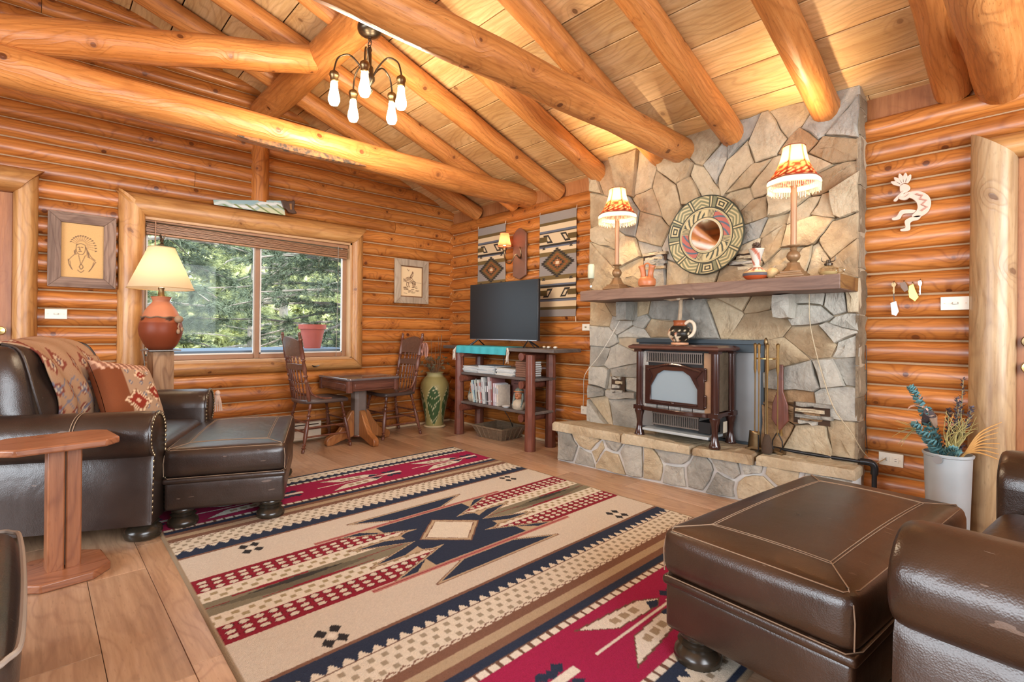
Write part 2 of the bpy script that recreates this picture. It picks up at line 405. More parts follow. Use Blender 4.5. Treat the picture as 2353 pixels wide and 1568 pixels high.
STITCH = plain('tan_stitching', (.29, .20, .13), .7)
BUN = plain('black_bun_foot', (.030, .022, .014), .25, var=.3, spec=.6)
BRASS = plain('brass', (.58, .40, .16), .3, 1, .2)
OLDBRASS = plain('antique_brass', (.22, .15, .075), .35, 1, .3, 30)
IRON = plain('black_iron', (.03, .028, .027), .45, .6)
BRONZE = plain('dark_bronze', (.09, .07, .05), .32, .9, .2)
ENAMEL = plain('brown_enamel', (.045, .017, .012), .14, .1, .25, spec=.7)
WHITE = plain('ivory_plastic', (.75, .70, .58), .4)
CREAM = plain('cream_paint', (.72, .58, .42), .7)
BLACK = plain('black_plastic', (.012, .012, .013), .35)
CORD = plain('cord_grey', (.30, .27, .22), .6)
TERRA = plain('terracotta', (.40, .13, .055), .55, 0, .25, 6, .1)
STEEL = plain('galvanised_steel', (.42, .44, .45), .38, .75, .25, 5)
PAPER = plain('paper', (.66, .64, .58), .8, 0, .15, 60)
# ================================================================ the room
XC, YC = 3.70, 5.015
XL, YF = -3.15, -2.05
RIDGE = -0.8; SL = .345; Z0 = 2.47
def zc(x): return Z0 - SL*(x-XC) if x >= RIDGE else Z0 - SL*(RIDGE-XC) - SL*(RIDGE-x)
HB, HR = .1325, .1318        # course heights of the two log walls
SB, SR = 2.270, 2.218        # one seam of each, at the corner
BULGE = .052
def dprof(h, b, n=9):
    out = []
    for i in range(n):
        a = -PI/2 + PI*i/(n-1); out.append((b*max(0, math.cos(a))**.75, h/2*math.sin(a)))
    return out
def log_mb(a0, a1, z, h, bulge, axis, seed):
    """half-round wall log; axis 'x' lies on the back wall (bulges to -y), 'y' on the right wall (bulges to -x)"""
    rr = random.Random(seed); mb = MB(); pr = dprof(h, bulge); n = len(pr)
    m = max(1, int(abs(a1-a0)/.45)); vs = []; fs = []; uvs = []; g = [0]
    for i in range(1, n): g.append(g[-1] + math.dist(pr[i], pr[i-1]))
    for i in range(m+1):
        t = a0 + (a1-a0)*i/m; jb = rr.uniform(-.0025, .0025); jz = rr.uniform(-.0015, .0015)
        for d, zz in pr:
            d2 = d + (jb if d > .01 else 0)
            vs.append((t, -d2, z+zz+jz) if axis == 'x' else (-d2, t, z+zz+jz))
    for i in range(m):
        u0 = abs(a1-a0)*i/m; u1 = abs(a1-a0)*(i+1)/m
        for k in range(n-1):
            f = (i*n+k, (i+1)*n+k, (i+1)*n+k+1, i*n+k+1); u = [(u0, g[k]), (u1, g[k]), (u1, g[k+1]), (u0, g[k+1])]
            if axis == 'y': f = f[::-1]; u = u[::-1]
            fs.append(f); uvs.append(u)
    e = [(.02*math.cos(k), 3+.02*math.sin(k)) for k in range(n)]
    fs.append(tuple(range(n))); uvs.append(e); fs.append(tuple(m*n+k for k in range(n-1, -1, -1))); uvs.append(e)
    return mb.add(vs, fs, uvs)
def cut(a0, a1, holes):
    segs = [(a0, a1)]
    for h0, h1 in holes:
        nx = []
        for s0, s1 in segs:
            if h1 <= s0 or h0 >= s1: nx.append((s0, s1)); continue
            if h0 > s0: nx.append((s0, h0))
            if h1 < s1: nx.append((h1, s1))
        segs = nx
    return segs
# ---- back wall with the picture window and a door
wb = struct('wall_back', (0, YC, 0))
bk = MB()
for x0, x1, z0, z1 in ((XL, -1.02, 0, 2.2), (-1.02, -.12, 2.04, 2.2), (-.12, .60, 0, 2.2), (.60, 2.38, 0, .78), (.60, 2.38, 1.98, 2.2), (2.38, XC+.1, 0, 2.2)):
    bk.box(((x0+x1)/2, .055, (z0+z1)/2), (x1-x0, .13, z1-z0))
bk.prism([(XL, 2.18), (XC+.1, 2.18), (XC+.1, zc(XC+.1)+.03), (RIDGE, zc(RIDGE)+.03), (XL, zc(XL)+.03)], .13, ON_BACK)
bk.v[-10:] = [(p[0], p[1]+.12, p[2]) for p in bk.v[-10:]]
bk.build('chinking', CAULK, wb, smooth=0)
i = -14
zs = SB - HB*17
while zs < 4.1:
    z = zs + HB/2
    xr = min(XC, XC - (z-HB/2-Z0)/SL + .03) if z > Z0 else XC
    xl = max(XL, RIDGE - (4.0225-z)/SL*1.0 - .2) if z > 3.2 else XL
    if z+HB/2 > .02 and xr > xl+.1:
        holes = []
        if .74 < z < 2.06: holes.append((.56, 2.43))
        if z < 2.08: holes.append((-1.06, -.07))
        for s0, s1 in cut(xl, xr, holes):
            pieces = [(s0, s1)]
            if s1-s0 > 2.2:
                j = R.uniform(s0+.7, s1-.7); pieces = [(s0, j-.0015), (j+.0015, s1)]
            for p0, p1 in pieces:
                zz = z; hh = HB-.0065
                if z-HB/2 < 0: zz = (z+HB/2)/2; hh = z+HB/2-.006
                log_mb(p0, p1, zz, hh, BULGE, 'x', R.random()).build('log', LOG, wb)
    zs += HB
# ---- right wall
wr = struct('wall_right', (XC, 0, 0))
bk = MB()
for y0, y1, z0, z1 in ((YF, -.76, 0, 2.6), (-.76, .19, 1.99, 2.6), (.19, YC+.1, 0, 2.6)):
    bk.box((.055, (y0+y1)/2, (z0+z1)/2), (.13, y1-y0, z1-z0))
bk.build('chinking', CAULK, wr, smooth=0)
k = 0
zs = SR
while zs > 0:
    z = zs - HR/2; hh = HR-.0065
    if zs - HR < 0: z = zs/2; hh = zs-.006
    holes = [(.87, 2.72)] if z < 2.5 else []
    if z < 2.03: holes.append((-.80, .23))
    for s0, s1 in cut(YF, YC, holes):
        log_mb(s0, s1, z, hh, BULGE, 'y', R.random()).build('log', LOG, wr)
    zs -= HR; k += 1
for s0, s1 in ((YF, .87), (2.72, YC)):
    log_mb(s0, s1, SR+.068, .13, BULGE+.022, 'y', R.random()).build('plate_log', LOG, wr)
    mb = MB(); mb.box((-.006, (s0+s1)/2, 2.44), (.02, s1-s0, .19)); mb.build('frieze_board', DOORW, wr)
# chink line in the corner where the two walls' logs meet
def depth(z, seam, h): 
    t = ((z-seam)/h) % 1.0; return BULGE*max(0, math.cos(PI*(t-.5)))**.75
pts = [Vector((-depth(z, SR, HR)-.002, YC-depth(z, SB, HB)-.002, z)) for z in np.arange(.05, 2.34, .0165)]
mb = MB(); mb.tube(pts, .0045, 5); mb.build('corner_chinking', plain('corner_chink', (.60, .40, .22), .7), wr)
# ---- unseen walls
wl = struct('wall_left', (XL, 0, 0)); mb = MB(); mb.box((-.06, (YF+YC)/2, 1.7), (.12, YC-YF, 3.4)); mb.build('backing', CAULK, wl, smooth=0)
wf = struct('wall_front', (0, YF, 0)); mb = MB(); mb.box(((XL+XC)/2, -.06, 2.05), (XC-XL+.2, .12, 4.1)); mb.build('backing', CAULK, wf, smooth=0)
for q in range(24):
    z = .066+q*.133
    if z < 3.25:
        o = log_mb(YF, YC, z, .127, .05, 'y', q); o.v = [(-p[0], p[1], p[2]) for p in o.v]; o.f = [f[::-1] for f in o.f]; o.uv = [u[::-1] for u in o.uv]
        o.build('log', LOG, wl)
    o = log_mb(XL, XC, z, .127, .05, 'x', q+50); o.v = [(p[0], -p[1], p[2]) for p in o.v]; o.f = [f[::-1] for f in o.f]; o.uv = [u[::-1] for u in o.uv]
    o.build('log', LOG, wf)
# ---- floor: planks along y
fl = struct('floor')
mb = MB(); mb.box(((XL+XC)/2, (YF+YC)/2, -.06), (XC-XL+.2, YC-YF+.2, .08)); mb.build('subfloor', DARKGAP, fl, smooth=0)
x = .17-.203*17
while x < XC:
    cuts = [YF]
    if -1.3 < x:
        y = YF + R.uniform(.5, 1.4)
        while y < YC-.4: cuts.append(y); y += R.choice((1.2, 1.2, .95))
    cuts.append(YC+.03)
    for a, b in zip(cuts[:-1], cuts[1:]):
        mb = MB(); mb.box((0, 0, -.0075), (.2012, b-a-.002, .015)); o = mb.build('plank', FLOORW, fl, smooth=0, bevel=.001, seg=1); o.location = (x+.1015, (a+b)/2, 0)
    x += .203
# trim at the foot of the log walls
for nm, c, d in (('baseboard_back', (1.9, YC-.035, .012), (3.5, .03, .024)), ('baseboard_right', (XC-.035, 3.9, .012), (.03, 2.2, .024)), ('baseboard_right', (XC-.035, .53, .012), (.03, .6, .024))):
    mb = MB(); mb.box(c, d); o = mb.build(nm, CASING if 0 else plain('pale_trim', (.62, .45, .27), .5), None, bevel=.006); o['kind'] = 'structure'
# ---- ceiling: boards on the slopes, rafters, purlin, tie beams, struts
ce = struct('ceiling')
th = math.atan(SL); nb = 0
x = 3.906
while x > RIDGE:
    x0 = max(x-.26, RIDGE); xm = (x+x0)/2; wdt = (x-x0)/math.cos(th)
    cuts = [YF]; y = YF + R.uniform(1.2, 3.2)
    while y < YC-.6: cuts.append(y); y += R.uniform(2.2, 3.4)
    cuts.append(YC+.02)
    for a, b in zip(cuts[:-1], cuts[1:]):
        mb = MB(); mb.box((0, 0, .011), (wdt-.007, b-a-.003, .022)); o = mb.build('board', BOARD, ce, smooth=0, bevel=.003, seg=1)
        o.location = (xm, (a+b)/2, zc(xm)+R.uniform(0, .002)); o.rotation_euler = (0, th, 0)
    x -= .26
x = RIDGE
while x > XL-.1:
    xm = x-.13; mb = MB(); mb.box((0, 0, .011), (.26/math.cos(th)-.007, YC-YF, .022)); o = mb.build('board', BOARD, ce, smooth=0)
    o.location = (xm, (YF+YC)/2, zc(xm)); o.rotation_euler = (0, -th, 0); x -= .26
mb = MB()
for sg, xa, xb in ((1, RIDGE, 3.95), (-1, XL-.1, RIDGE)):
    xm = (xa+xb)/2; mb.box((xm, (YF+YC)/2, zc(xm)+.06), ((xb-xa)/math.cos(th)+.1, YC-YF+.3, .05), RY(sg*th))
mb.build('roof_light_block', DARKGAP, ce, smooth=0)  # unseen sheet above the boards, added to keep light from leaking in
def beam(name, a, b, r, label=None, wob=.006, taper=1.0, n=14):
    a, b = Vector(a), Vector(b); m = max(6, int((b-a).length/.3)); rr = random.Random(R.random()); pts = []; rad = []
    for i in range(m+1):
        t = i/m; pts.append(a.lerp(b, t) + Vector((0, rr.uniform(-wob, wob), rr.uniform(-wob, wob)))); rad.append(r*(1+(taper-1)*t)*rr.uniform(.965, 1.035))
    mb = MB(); mb.tube(pts, rad, n, uvscale=1); return mb.build(name, BEAM, ce, smooth=60, label=label)
for y in (4.49, 3.87, 3.28, 2.72, 2.12, 1.56, .99, .41, -.2, -.8, -1.4):
    z1 = zc(3.66)-.085; beam('rafter', (3.66, y, z1), (RIDGE+.05, y+R.uniform(-.02, .02), zc(RIDGE+.05)-.085), .083, wob=.004)
for y in (4.49, 3.28, 2.12, .99, -.2):
    beam('rafter', (XL+.05, y, zc(XL+.05)-.085), (RIDGE-.05, y, zc(RIDGE-.05)-.085), .083)
beam('purlin', (1.52, YC+.02, 3.055), (1.52, YF, 3.055), .113, 'thick log purlin that carries the rafters and the chandelier')
beam('ridge_log', (RIDGE, YC+.02, zc(RIDGE)-.2), (RIDGE, YF, zc(RIDGE)-.2), .12)
beam('tie_beam', (3.72, 3.68, 2.42), (XL, 3.70, 2.405), .108, 'log tie beam with a dark scorched patch along its underside', taper=.93)
beam('tie_beam', (3.60, 1.935, 2.425), (XL, 1.95, 2.45), .098, 'log tie beam whose end rests in the stone chimney')
beam('tie_beam', (3.72, .215, 2.36), (XL, .20, 2.42), .106)
for y in (3.70, 1.945, .205):
    beam('strut', (1.46, y, 3.02), (-.75, y, 2.40), .095, taper=1.08)
# weathered grey scorch on the nearest run of the tie beam: charred wood along the underside
mb = MB(); cpts = smoothed([(.95, 3.62, 2.318), (1.25, 3.62, 2.315), (1.55, 3.615, 2.318), (1.85, 3.62, 2.326)], 6)
t_ = NT('scorch'); tc_ = t_.n('ShaderNodeTexCoord').outputs['Object']
nz_ = t_.n('ShaderNodeTexNoise', i_Vector=tc_, i_Scale=30.0, i_Detail=4.0)
SCORCH = t_.set(t_.ramp(nz_.outputs[0], [(.4, (.05, .035, .025)), (.6, (.30, .13, .045))]), .7)
mb.tube(cpts, [.004 + .024*math.sin(PI*k/(len(cpts)-1)) for k in range(len(cpts))], 8); mb.build('scorch_mark', SCORCH, ce)
# half-log post on the back wall under the purlin
mb = MB(); pr_ = [(.075*math.sin(a), -.085*max(0, math.cos(a))) for a in np.linspace(-PI/2, PI/2, 11)]
vs = []; fs = []; uvs = []
for z in (2.225, 2.95):
    for p, q in pr_: vs.append((1.50+p, YC+q-.03, z))
for k in range(10): fs.append((k, k+1, 11+k+1, 11+k)); uvs.append([(0, k*.025), (0, k*.025+.025), (.7, k*.025+.025), (.7, k*.025)])
fs.append(tuple(range(10, -1, -1))); uvs.append([(.02*math.cos(k), .02*math.sin(k)) for k in range(11)])
mb.add(vs, fs, uvs); mb.build('post', LOG, wb, off=(0, YC, 0))

# ---- window: log casing, frame, sliding sashes, blind
wn = struct('window_1', (1.49, YC, 1.38))
OFFW = (1.49, YC, 1.38)
def half_log_casing(name, p0, p1, w, bulge, inward, parent, off, axis='back', mat=CASING, m0=1, m1=1):
    """half-round trim piece with mitred ends. p0,p1: outer corners in the wall plane (a,z); inward: unit vector to the opening"""
    a0, a1 = Vector((p0[0], p0[1])), Vector((p1[0], p1[1])); iv = Vector(inward); dirv = (a1-a0).normalized(); ln = (a1-a0).length
    n = 11; vs = []; fs = []; uvs = []
    for e in (0, 1):
        for i in range(n):
            s = w*(1-math.cos(PI*i/(n-1)))/2; d = bulge*math.sin(PI*i/(n-1))**.8
            q = (a0 + dirv*s*m0 if e == 0 else a1 - dirv*s*m1) + iv*s
            vs.append((q.x, YC-d-.028, q.y) if axis == 'back' else (XC-d-.032, q.x, q.y))
    for i in range(n-1):
        v0, v1 = i*.022, (i+1)*.022
        fs.append((i, n+i, n+i+1, i+1)); uvs.append([(0, v0), (ln, v0), (ln, v1), (0, v1)])
    fs += [tuple(range(n)), tuple(range(2*n-1, n-1, -1))]; uvs += [[(.01*k, 3) for k in range(n)]]*2
    mb = MB(); mb.add(vs, fs, uvs)
    # back side down to the wall
    o = mb.build(name, mat, parent, off=off, smooth=50)
    so = o.modifiers.new('body', 'SOLIDIFY'); so.thickness = .035; so.offset = -1
    return o
x0, x1, z0, z1 = .478, 2.512, .672, 2.125
half_log_casing('casing_log', (x0, z1), (x1, z1), .135, .070, (0, -1), wn, OFFW)
half_log_casing('casing_log', (x0, z0), (x1, z0), .112, .062, (0, 1), wn, OFFW)
half_log_casing('casing_log', (x0, z0), (x0, z1), .132, .070, (1, 0), wn, OFFW)
half_log_casing('casing_log', (x1, z0), (x1, z1), .132, .070, (-1, 0), wn, OFFW)
PALEF = plain('window_wood', (.50, .29, .14), .45)
mb = MB()
for c, d in (((.61, YC+.04, 1.38), (.03, .20, 1.19)), ((2.39, YC+.04, 1.38), (.05, .20, 1.19)), ((1.5, YC+.04, .785), (1.8, .20, .03)), ((1.5, YC+.04, 1.965), (1.8, .20, .05))): mb.box(c, d)
mb.build('jamb_lining', PALEF, wn, off=OFFW, smooth=0, bevel=.004)
SASH = plain('sash_wood', (.32, .165, .085), .45); SASHW = plain('sash_vinyl', (.72, .70, .66), .4)
GL = glass('window_glass', (.95, .98, 1.0), .006)
def sash(xa, xb, y, nm):
    mb = MB(); w = .042
    for c, d in (((xa+w/2, y, 1.375), (w, .032, 1.14)), ((xb-w/2, y, 1.375), (w, .032, 1.14)), (((xa+xb)/2, y, .822), (xb-xa-2*w-.001, .032, w)), (((xa+xb)/2, y, 1.93), (xb-xa-2*w-.001, .032, w))): mb.box(c, d)
    f = mb.build(nm, SASH, wn, off=OFFW, smooth=0, bevel=.004)
    mb = MB()
    for c, d in (((xa+w+.006, y-.012, 1.375), (.012, .016, 1.06)), ((xb-w-.006, y-.012, 1.375), (.012, .016, 1.06)), (((xa+xb)/2, y-.012, .849), (xb-xa-2*w, .016, .012))): mb.box(c, d)
    mb.build('glazing_bead', SASHW, f, off=OFFW, smooth=0)
    mb = MB(); mb.box(((xa+xb)/2, y, 1.375), (xb-xa-2*w, .005, 1.07)); mb.build('pane', GL, f, off=OFFW, smooth=0)
sash(.62, 1.535, YC+.085, 'sash'); sash(1.485, 2.37, YC+.05, 'sash')
# raised wooden blind, hanging a little lower at one end
BLW = plain('blind_wood', (.34, .165, .08), .4)
bl = thing('window_blind', 'raised brown wooden slat blind bunched at the head of the picture window', 'blind', (1.5, YC-.005, 1.93), rot=(0, math.radians(.9), 0))
mb = MB(); mb.box((0, 0, .005), (1.72, .05, .035)); mb.build('headrail', BLW, bl, bevel=.004)
me = None
for k in range(9):
    mb = MB(); mb.box((0, 0, 0), (1.70, .046, .0045))
    o = mb.build('slat', BLW, bl, smooth=0) if me is None else D.objects.new('slat', me)
    if me is None: me = o.data
    else: COL.objects.link(o); o.parent = bl
    o.location = (R.uniform(-.004, .004), 0, -.030-k*.0078); o.rotation_euler = (math.radians(R.uniform(-5, 5)), 0, 0)
mb = MB(); mb.box((0, 0, -.108), (1.70, .05, .016)); mb.build('bottom_rail', BLW, bl, bevel=.004)
for px in (.75, -.79):
    mb = MB(); mb.tube([(px, -.032, 0), (px+.004, -.034, -.5), (px+.002, -.033, -1.16 if px > 0 else -.26)], .0025 if px > 0 else .005, 6); mb.build('pull_cord' if px > 0 else 'tilt_wand', CORD if px > 0 else BLW, bl)
mb = MB(); mb.ell((.75, -.034, -1.18), (.008, .008, .018)); mb.build('cord_tassel', CORD, bl)
mb = MB(); mb.box((2.0, YC-.085, .715), (.03, .02, .012)); mb.tube([(1.965, YC-.11, .725), (1.99, YC-.105, .717), (2.01, YC-.105, .717), (2.035, YC-.11, .725)], .005, 6)
tag(mb.build('cord_cleat', BRONZE), 'small dark cord cleat screwed to the log sill of the big window', 'cleat')

# ---- doors
d1 = struct('door_1', (-.57, YC, 1.0)); OFD = (-.57, YC, 1.0)
half_log_casing('casing_log', (.014, 0), (.014, 2.175), .135, .085, (-1, 0), d1, OFD, m0=0)
half_log_casing('casing_log', (-1.16, 2.175), (.014, 2.175), .135, .085, (0, -1), d1, OFD)
half_log_casing('casing_log', (-1.16, 0), (-1.16, 2.175), .135, .085, (1, 0), d1, OFD, m0=0)
mb = MB(); mb.box((-.57, YC-.005, 1.015), (.90, .045, 2.03)); mb.build('door_leaf', DOORW, d1, off=OFD, smooth=0, bevel=.003)
def knob(mb, c, axis, s=1.0):
    M = RX(PI/2) if axis == 'back' else RY(-PI/2)
    mb.lathe([(.030*s, 0), (.030*s, .006), (.012*s, .010), (.011*s, .030), (.024*s, .036), (.030*s, .050), (.026*s, .062), (.0, .066)], 16, c, M, cap=False)
mb = MB(); knob(mb, (-.175, YC-.028, 1.045), 'back'); mb.build('door_knob', BRASS, d1, off=OFD)
d2 = struct('door_2', (XC, -.28, 1.0)); OFD2 = (XC, -.28, 1.0)
half_log_casing('casing_log', (.325, 0), (.325, 2.095), .135, .085, (-1, 0), d2, OFD2, 'right', DOORCASE, m0=0)
half_log_casing('casing_log', (-.90, 2.095), (.325, 2.095), .13, .085, (0, -1), d2, OFD2, 'right')
half_log_casing('casing_log', (-.90, 0), (-.90, 2.095), .135, .085, (1, 0), d2, OFD2, 'right', m0=0)
mb = MB(); mb.box((XC-.005, -.29, .99), (.045, .95, 1.965)); mb.build('door_leaf', DOORW, d2, off=OFD2, smooth=0, bevel=.003)
mb = MB(); mb.box((XC-.012, .192, 1.0), (.05, .018, 2.0)); mb.build('door_stop', DOORW, d2, off=OFD2, smooth=0, bevel=.003)
for z in (1.035, .905):
    mb = MB(); knob(mb, (XC-.028, .115, z), 'right', 1.05); mb.build('door_knob', BRASS if z < 1 else OLDBRASS, d2, off=OFD2)
mb = MB(); mb.box((XC-.03, .18, .90), (.004, .02, .06)); mb.build('latch_plate', OLDBRASS, d2, off=OFD2)

# ---- outside the window
def tufts(name, centers, dirs, ln, nper, wd, mat, parent, seed, kind=None):
    """thin needle triangles in brushes around the given points"""
    g = np.random.default_rng(seed); n = len(centers); c = np.repeat(centers, nper, 0); d = np.repeat(dirs, nper, 0)
    v = d*1.1 + g.normal(0, .55, (n*nper, 3)); v /= np.linalg.norm(v, axis=1)[:, None]; l = ln*g.uniform(.6, 1.2, (n*nper, 1))
    s = np.cross(v, g.normal(0, 1, v.shape)); s /= np.linalg.norm(s, axis=1)[:, None]
    a = c - s*wd; b = c + s*wd; t = c + v*l
    vs = np.stack([a, b, t], 1).reshape(-1, 3); me = D.meshes.new(name); m = n*nper
    me.vertices.add(m*3); me.vertices.foreach_set('co', vs.astype('f').ravel()); me.loops.add(m*3); me.loops.foreach_set('vertex_index', np.arange(m*3, dtype='i'))
    me.polygons.add(m); me.polygons.foreach_set('loop_start', np.arange(0, m*3, 3, dtype='i')); me.polygons.foreach_set('loop_total', np.full(m, 3, 'i')); me.update(calc_edges=True)
    me.materials.append(mat); o = D.objects.new(name, me); COL.objects.link(o); o.parent = parent
    if kind: o['kind'] = kind
    return o
BARK = plain('pine_bark', (.22, .19, .165), .9, 0, .4, 20, .5)
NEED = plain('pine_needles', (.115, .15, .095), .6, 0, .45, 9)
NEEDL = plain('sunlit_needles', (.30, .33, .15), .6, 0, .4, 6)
def pine(loc, h, r, nb, label, seed, mat, spread=1.7, lo=.0, nper=22, ln=.13, fill=5, xr=None):
    g = random.Random(seed); t = thing('pine_tree', label, 'tree', loc, group='pines outside the window')
    mb = MB(); mb.tube([(g.uniform(-.03, .03), g.uniform(-.03, .03), h*i/8-.6) for i in range(9)], [r*(1-i/10) for i in range(9)], 9); mb.build('trunk', BARK, t)
    C_, Dv = [], []
    for b in range(nb):
        z = lo + (h-lo)*(b+.5)/nb*.9; a = g.uniform(0, 2*PI) if xr is None else g.uniform(*xr); Lb = spread*(1-.55*z/h)*g.uniform(.7, 1.15)
        p = Vector((0, 0, z)); d = Vector((math.cos(a), math.sin(a), g.uniform(-.15, .25))); pts = [p.copy()]
        for k in range(6):
            p = p + d*Lb/6; d = (d + Vector((g.uniform(-.16, .16), g.uniform(-.16, .16), g.uniform(-.16, .06)))).normalized(); pts.append(p.copy())
            if k >= 1:
                for q in range(fill):
                    side = d.cross(Vector((0, 0, 1)))*g.choice((-1, 1)); tw = (d*.6 + side*g.uniform(.3, 1) + Vector((0, 0, g.uniform(-.3, .25)))).normalized()
                    for e in range(3): C_.append(tuple(p + tw*(.08+.09*e))); Dv.append(tuple(tw))
        mb = MB(); mb.tube(pts, [r*.2*(1-i/8) for i in range(7)], 5); mb.build('branch', BARK, t)
    tufts('needles', np.array(C_), np.array(Dv), ln, nper, .0035, mat, t, seed, 'stuff')
    return t
ou = struct('ground_outside', (1.5, 12, -.4)); mb = MB(); mb.box((0, 0, -.05), (44, 32, .1)); g_ = mb.build('lawn', plain('dry_lawn', (.42, .40, .26), .9, 0, .3, 3), ou, smooth=0)
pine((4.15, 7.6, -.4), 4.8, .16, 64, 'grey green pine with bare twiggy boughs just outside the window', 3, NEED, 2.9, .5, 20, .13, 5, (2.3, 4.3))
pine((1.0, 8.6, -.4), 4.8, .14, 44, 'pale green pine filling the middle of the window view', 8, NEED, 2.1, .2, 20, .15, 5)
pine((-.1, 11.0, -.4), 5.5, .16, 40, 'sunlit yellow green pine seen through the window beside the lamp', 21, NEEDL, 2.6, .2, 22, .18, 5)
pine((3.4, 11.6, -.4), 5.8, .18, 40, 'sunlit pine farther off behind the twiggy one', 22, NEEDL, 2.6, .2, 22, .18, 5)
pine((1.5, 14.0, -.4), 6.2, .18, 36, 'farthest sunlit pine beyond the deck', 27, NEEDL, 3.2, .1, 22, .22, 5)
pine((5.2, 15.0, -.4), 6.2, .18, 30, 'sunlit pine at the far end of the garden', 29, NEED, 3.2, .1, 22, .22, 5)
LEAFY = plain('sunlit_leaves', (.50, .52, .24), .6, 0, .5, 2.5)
for q, bx_ in enumerate((-4.5, -1.8, .9, 3.6, 6.3, 9.0, 11.7)):
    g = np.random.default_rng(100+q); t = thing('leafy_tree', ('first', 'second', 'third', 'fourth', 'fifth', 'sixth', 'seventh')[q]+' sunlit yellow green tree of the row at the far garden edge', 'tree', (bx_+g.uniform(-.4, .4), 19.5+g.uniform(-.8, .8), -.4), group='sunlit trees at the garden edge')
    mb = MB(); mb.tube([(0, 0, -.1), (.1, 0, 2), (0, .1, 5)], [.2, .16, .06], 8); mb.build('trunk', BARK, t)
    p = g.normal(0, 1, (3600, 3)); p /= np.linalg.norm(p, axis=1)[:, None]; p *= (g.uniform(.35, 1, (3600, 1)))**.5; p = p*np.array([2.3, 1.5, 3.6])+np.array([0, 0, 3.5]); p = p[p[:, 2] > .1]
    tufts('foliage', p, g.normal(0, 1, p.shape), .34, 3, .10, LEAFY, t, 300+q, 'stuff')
dk = thing('deck_table', 'blue grey weathered deck table outside the window', 'table', (1.35, 5.75, -.4))
DK = plain('weathered_blue_grey', (.16, .21, .28), .6)
for k in range(5):
    mb = MB(); mb.box((0, -.36+k*.18, 1.252), (2.5, .172, .035)); mb.build('plank', DK, dk, smooth=0, bevel=.004)
for sx in (-1, 1):
    for sy in (-1, 1):
        mb = MB(); mb.box((1.15*sx, .36*sy, .616), (.07, .07, 1.232)); mb.build('leg', DK, dk, smooth=0)
pt = thing('flower_pot', 'red clay flower pot standing on the deck table outside', 'flower pot', (2.25, 5.62, .870))
mb = MB(); mb.lathe([(.085, 0), (.125, .20), (.125, .21), (.145, .21), (.145, .26), (.13, .26), (.12, .22), (.02, .2)], 24); mb.build('pot', plain('red_clay', (.42, .085, .055), .7), pt)
mb = MB(); mb.lathe([(.0, .215), (.125, .215)], 24, cap=False); mb.build('soil', DARKGAP, pt)
# ================================================================ stone fireplace
FX = 3.552                                   # plane of the mortar face
SEEDS = [(2.408,2.371),(2.278,2.297),(2.658,2.367),(2.045,2.109),(2.189,2.093),(1.78,2.159),(1.955,2.28),(1.865,2.116),(1.418,2.102),(1.521,2.239),(1.678,2.276),(1.761,2.406),(1.541,2.359),(1.313,2.345),(1.13,2.304),(1.187,2.427),(1.029,2.379),(0.909,2.185),(1.012,2.109),(0.997,2.021),(1.463,1.998),(1.39,1.873),(1.416,1.775),(1.293,1.784),(1.292,1.675),(1.104,1.825),(0.996,1.825),(0.858,1.883),(0.899,1.642),(1.103,1.712),(1.04,1.523),(1.243,1.921),(2.445,2.003),(2.187,1.853),(2.582,1.861),(2.714,2.117),(2.609,1.736),(2.403,1.725),(2.31,1.592),(2.112,1.564),(1.995,1.512),(1.996,1.648),(2.186,1.701),(2.695,1.638),(1.424,1.617),(1.498,1.549),(1.734,1.471),(1.535,1.504),(1.199,1.547),(0.856,1.488),(1.134,1.497),(1.82,1.863),(1.684,1.744),(1.312,2.079),(2.74,2.372),(0.839,2.274),(2.683,1.201),(2.424,1.257),(2.313,1.242),(2.444,1.137),(2.271,1.147),(2.673,1.025),(2.338,1.047),(2.103,1.225),(2.153,1.112),(1.804,1.186),(1.589,1.213),(1.488,1.301),(1.391,1.277),(1.343,1.129),(1.208,1.261),(1.039,1.282),(0.929,1.277),(0.845,1.282),(1.055,1.21),(1.046,1.027),(0.875,1.135),(0.928,1.073),(0.859,1.004),(1.233,0.929),(1.128,0.803),(0.973,0.813),(0.851,0.839),(0.895,0.652),(1.119,0.646),(1.119,0.563),(1.052,0.444),(0.872,0.462),(1.23,0.473),(2.703,0.874),(2.507,0.857),(2.701,0.672),(2.477,0.725),(2.476,0.64),(2.475,0.567),(2.474,0.446),(2.73,0.392),(2.653,0.426),(2.732,0.569)]
def clip(poly, nx, ny, c):
    """keep the side where nx*x+ny*y <= c"""
    out = []
    for i in range(len(poly)):
        a, b = poly[i], poly[(i+1) % len(poly)]; da = nx*a[0]+ny*a[1]-c; db = nx*b[0]+ny*b[1]-c
        if da <= 0: out.append(a)
        if da*db < 0: t = da/(da-db); out.append((a[0]+(b[0]-a[0])*t, a[1]+(b[1]-a[1])*t))
    return out
_w = random.Random(77); WT = [_w.uniform(-.006, .006) for _ in range(40)]
def metric(y, z, i):
    """stones lie in slanting or level beds: long axis and stretch of stone i"""
    g = WT[(i*7) % 40]/.006
    if z < .29: ang, k = .1*g, 1.15
    elif z < 1.36: ang, k = .25*g, 1.5
    elif y < 1.75: ang, k = -.62+.45*g, 1.75
    else: ang, k = .95+.5*g, 1.55
    cs, sn = math.cos(ang), math.sin(ang); p, q = 1/k, k
    return (p*cs*cs+q*sn*sn, (p-q)*cs*sn, p*sn*sn+q*cs*cs)
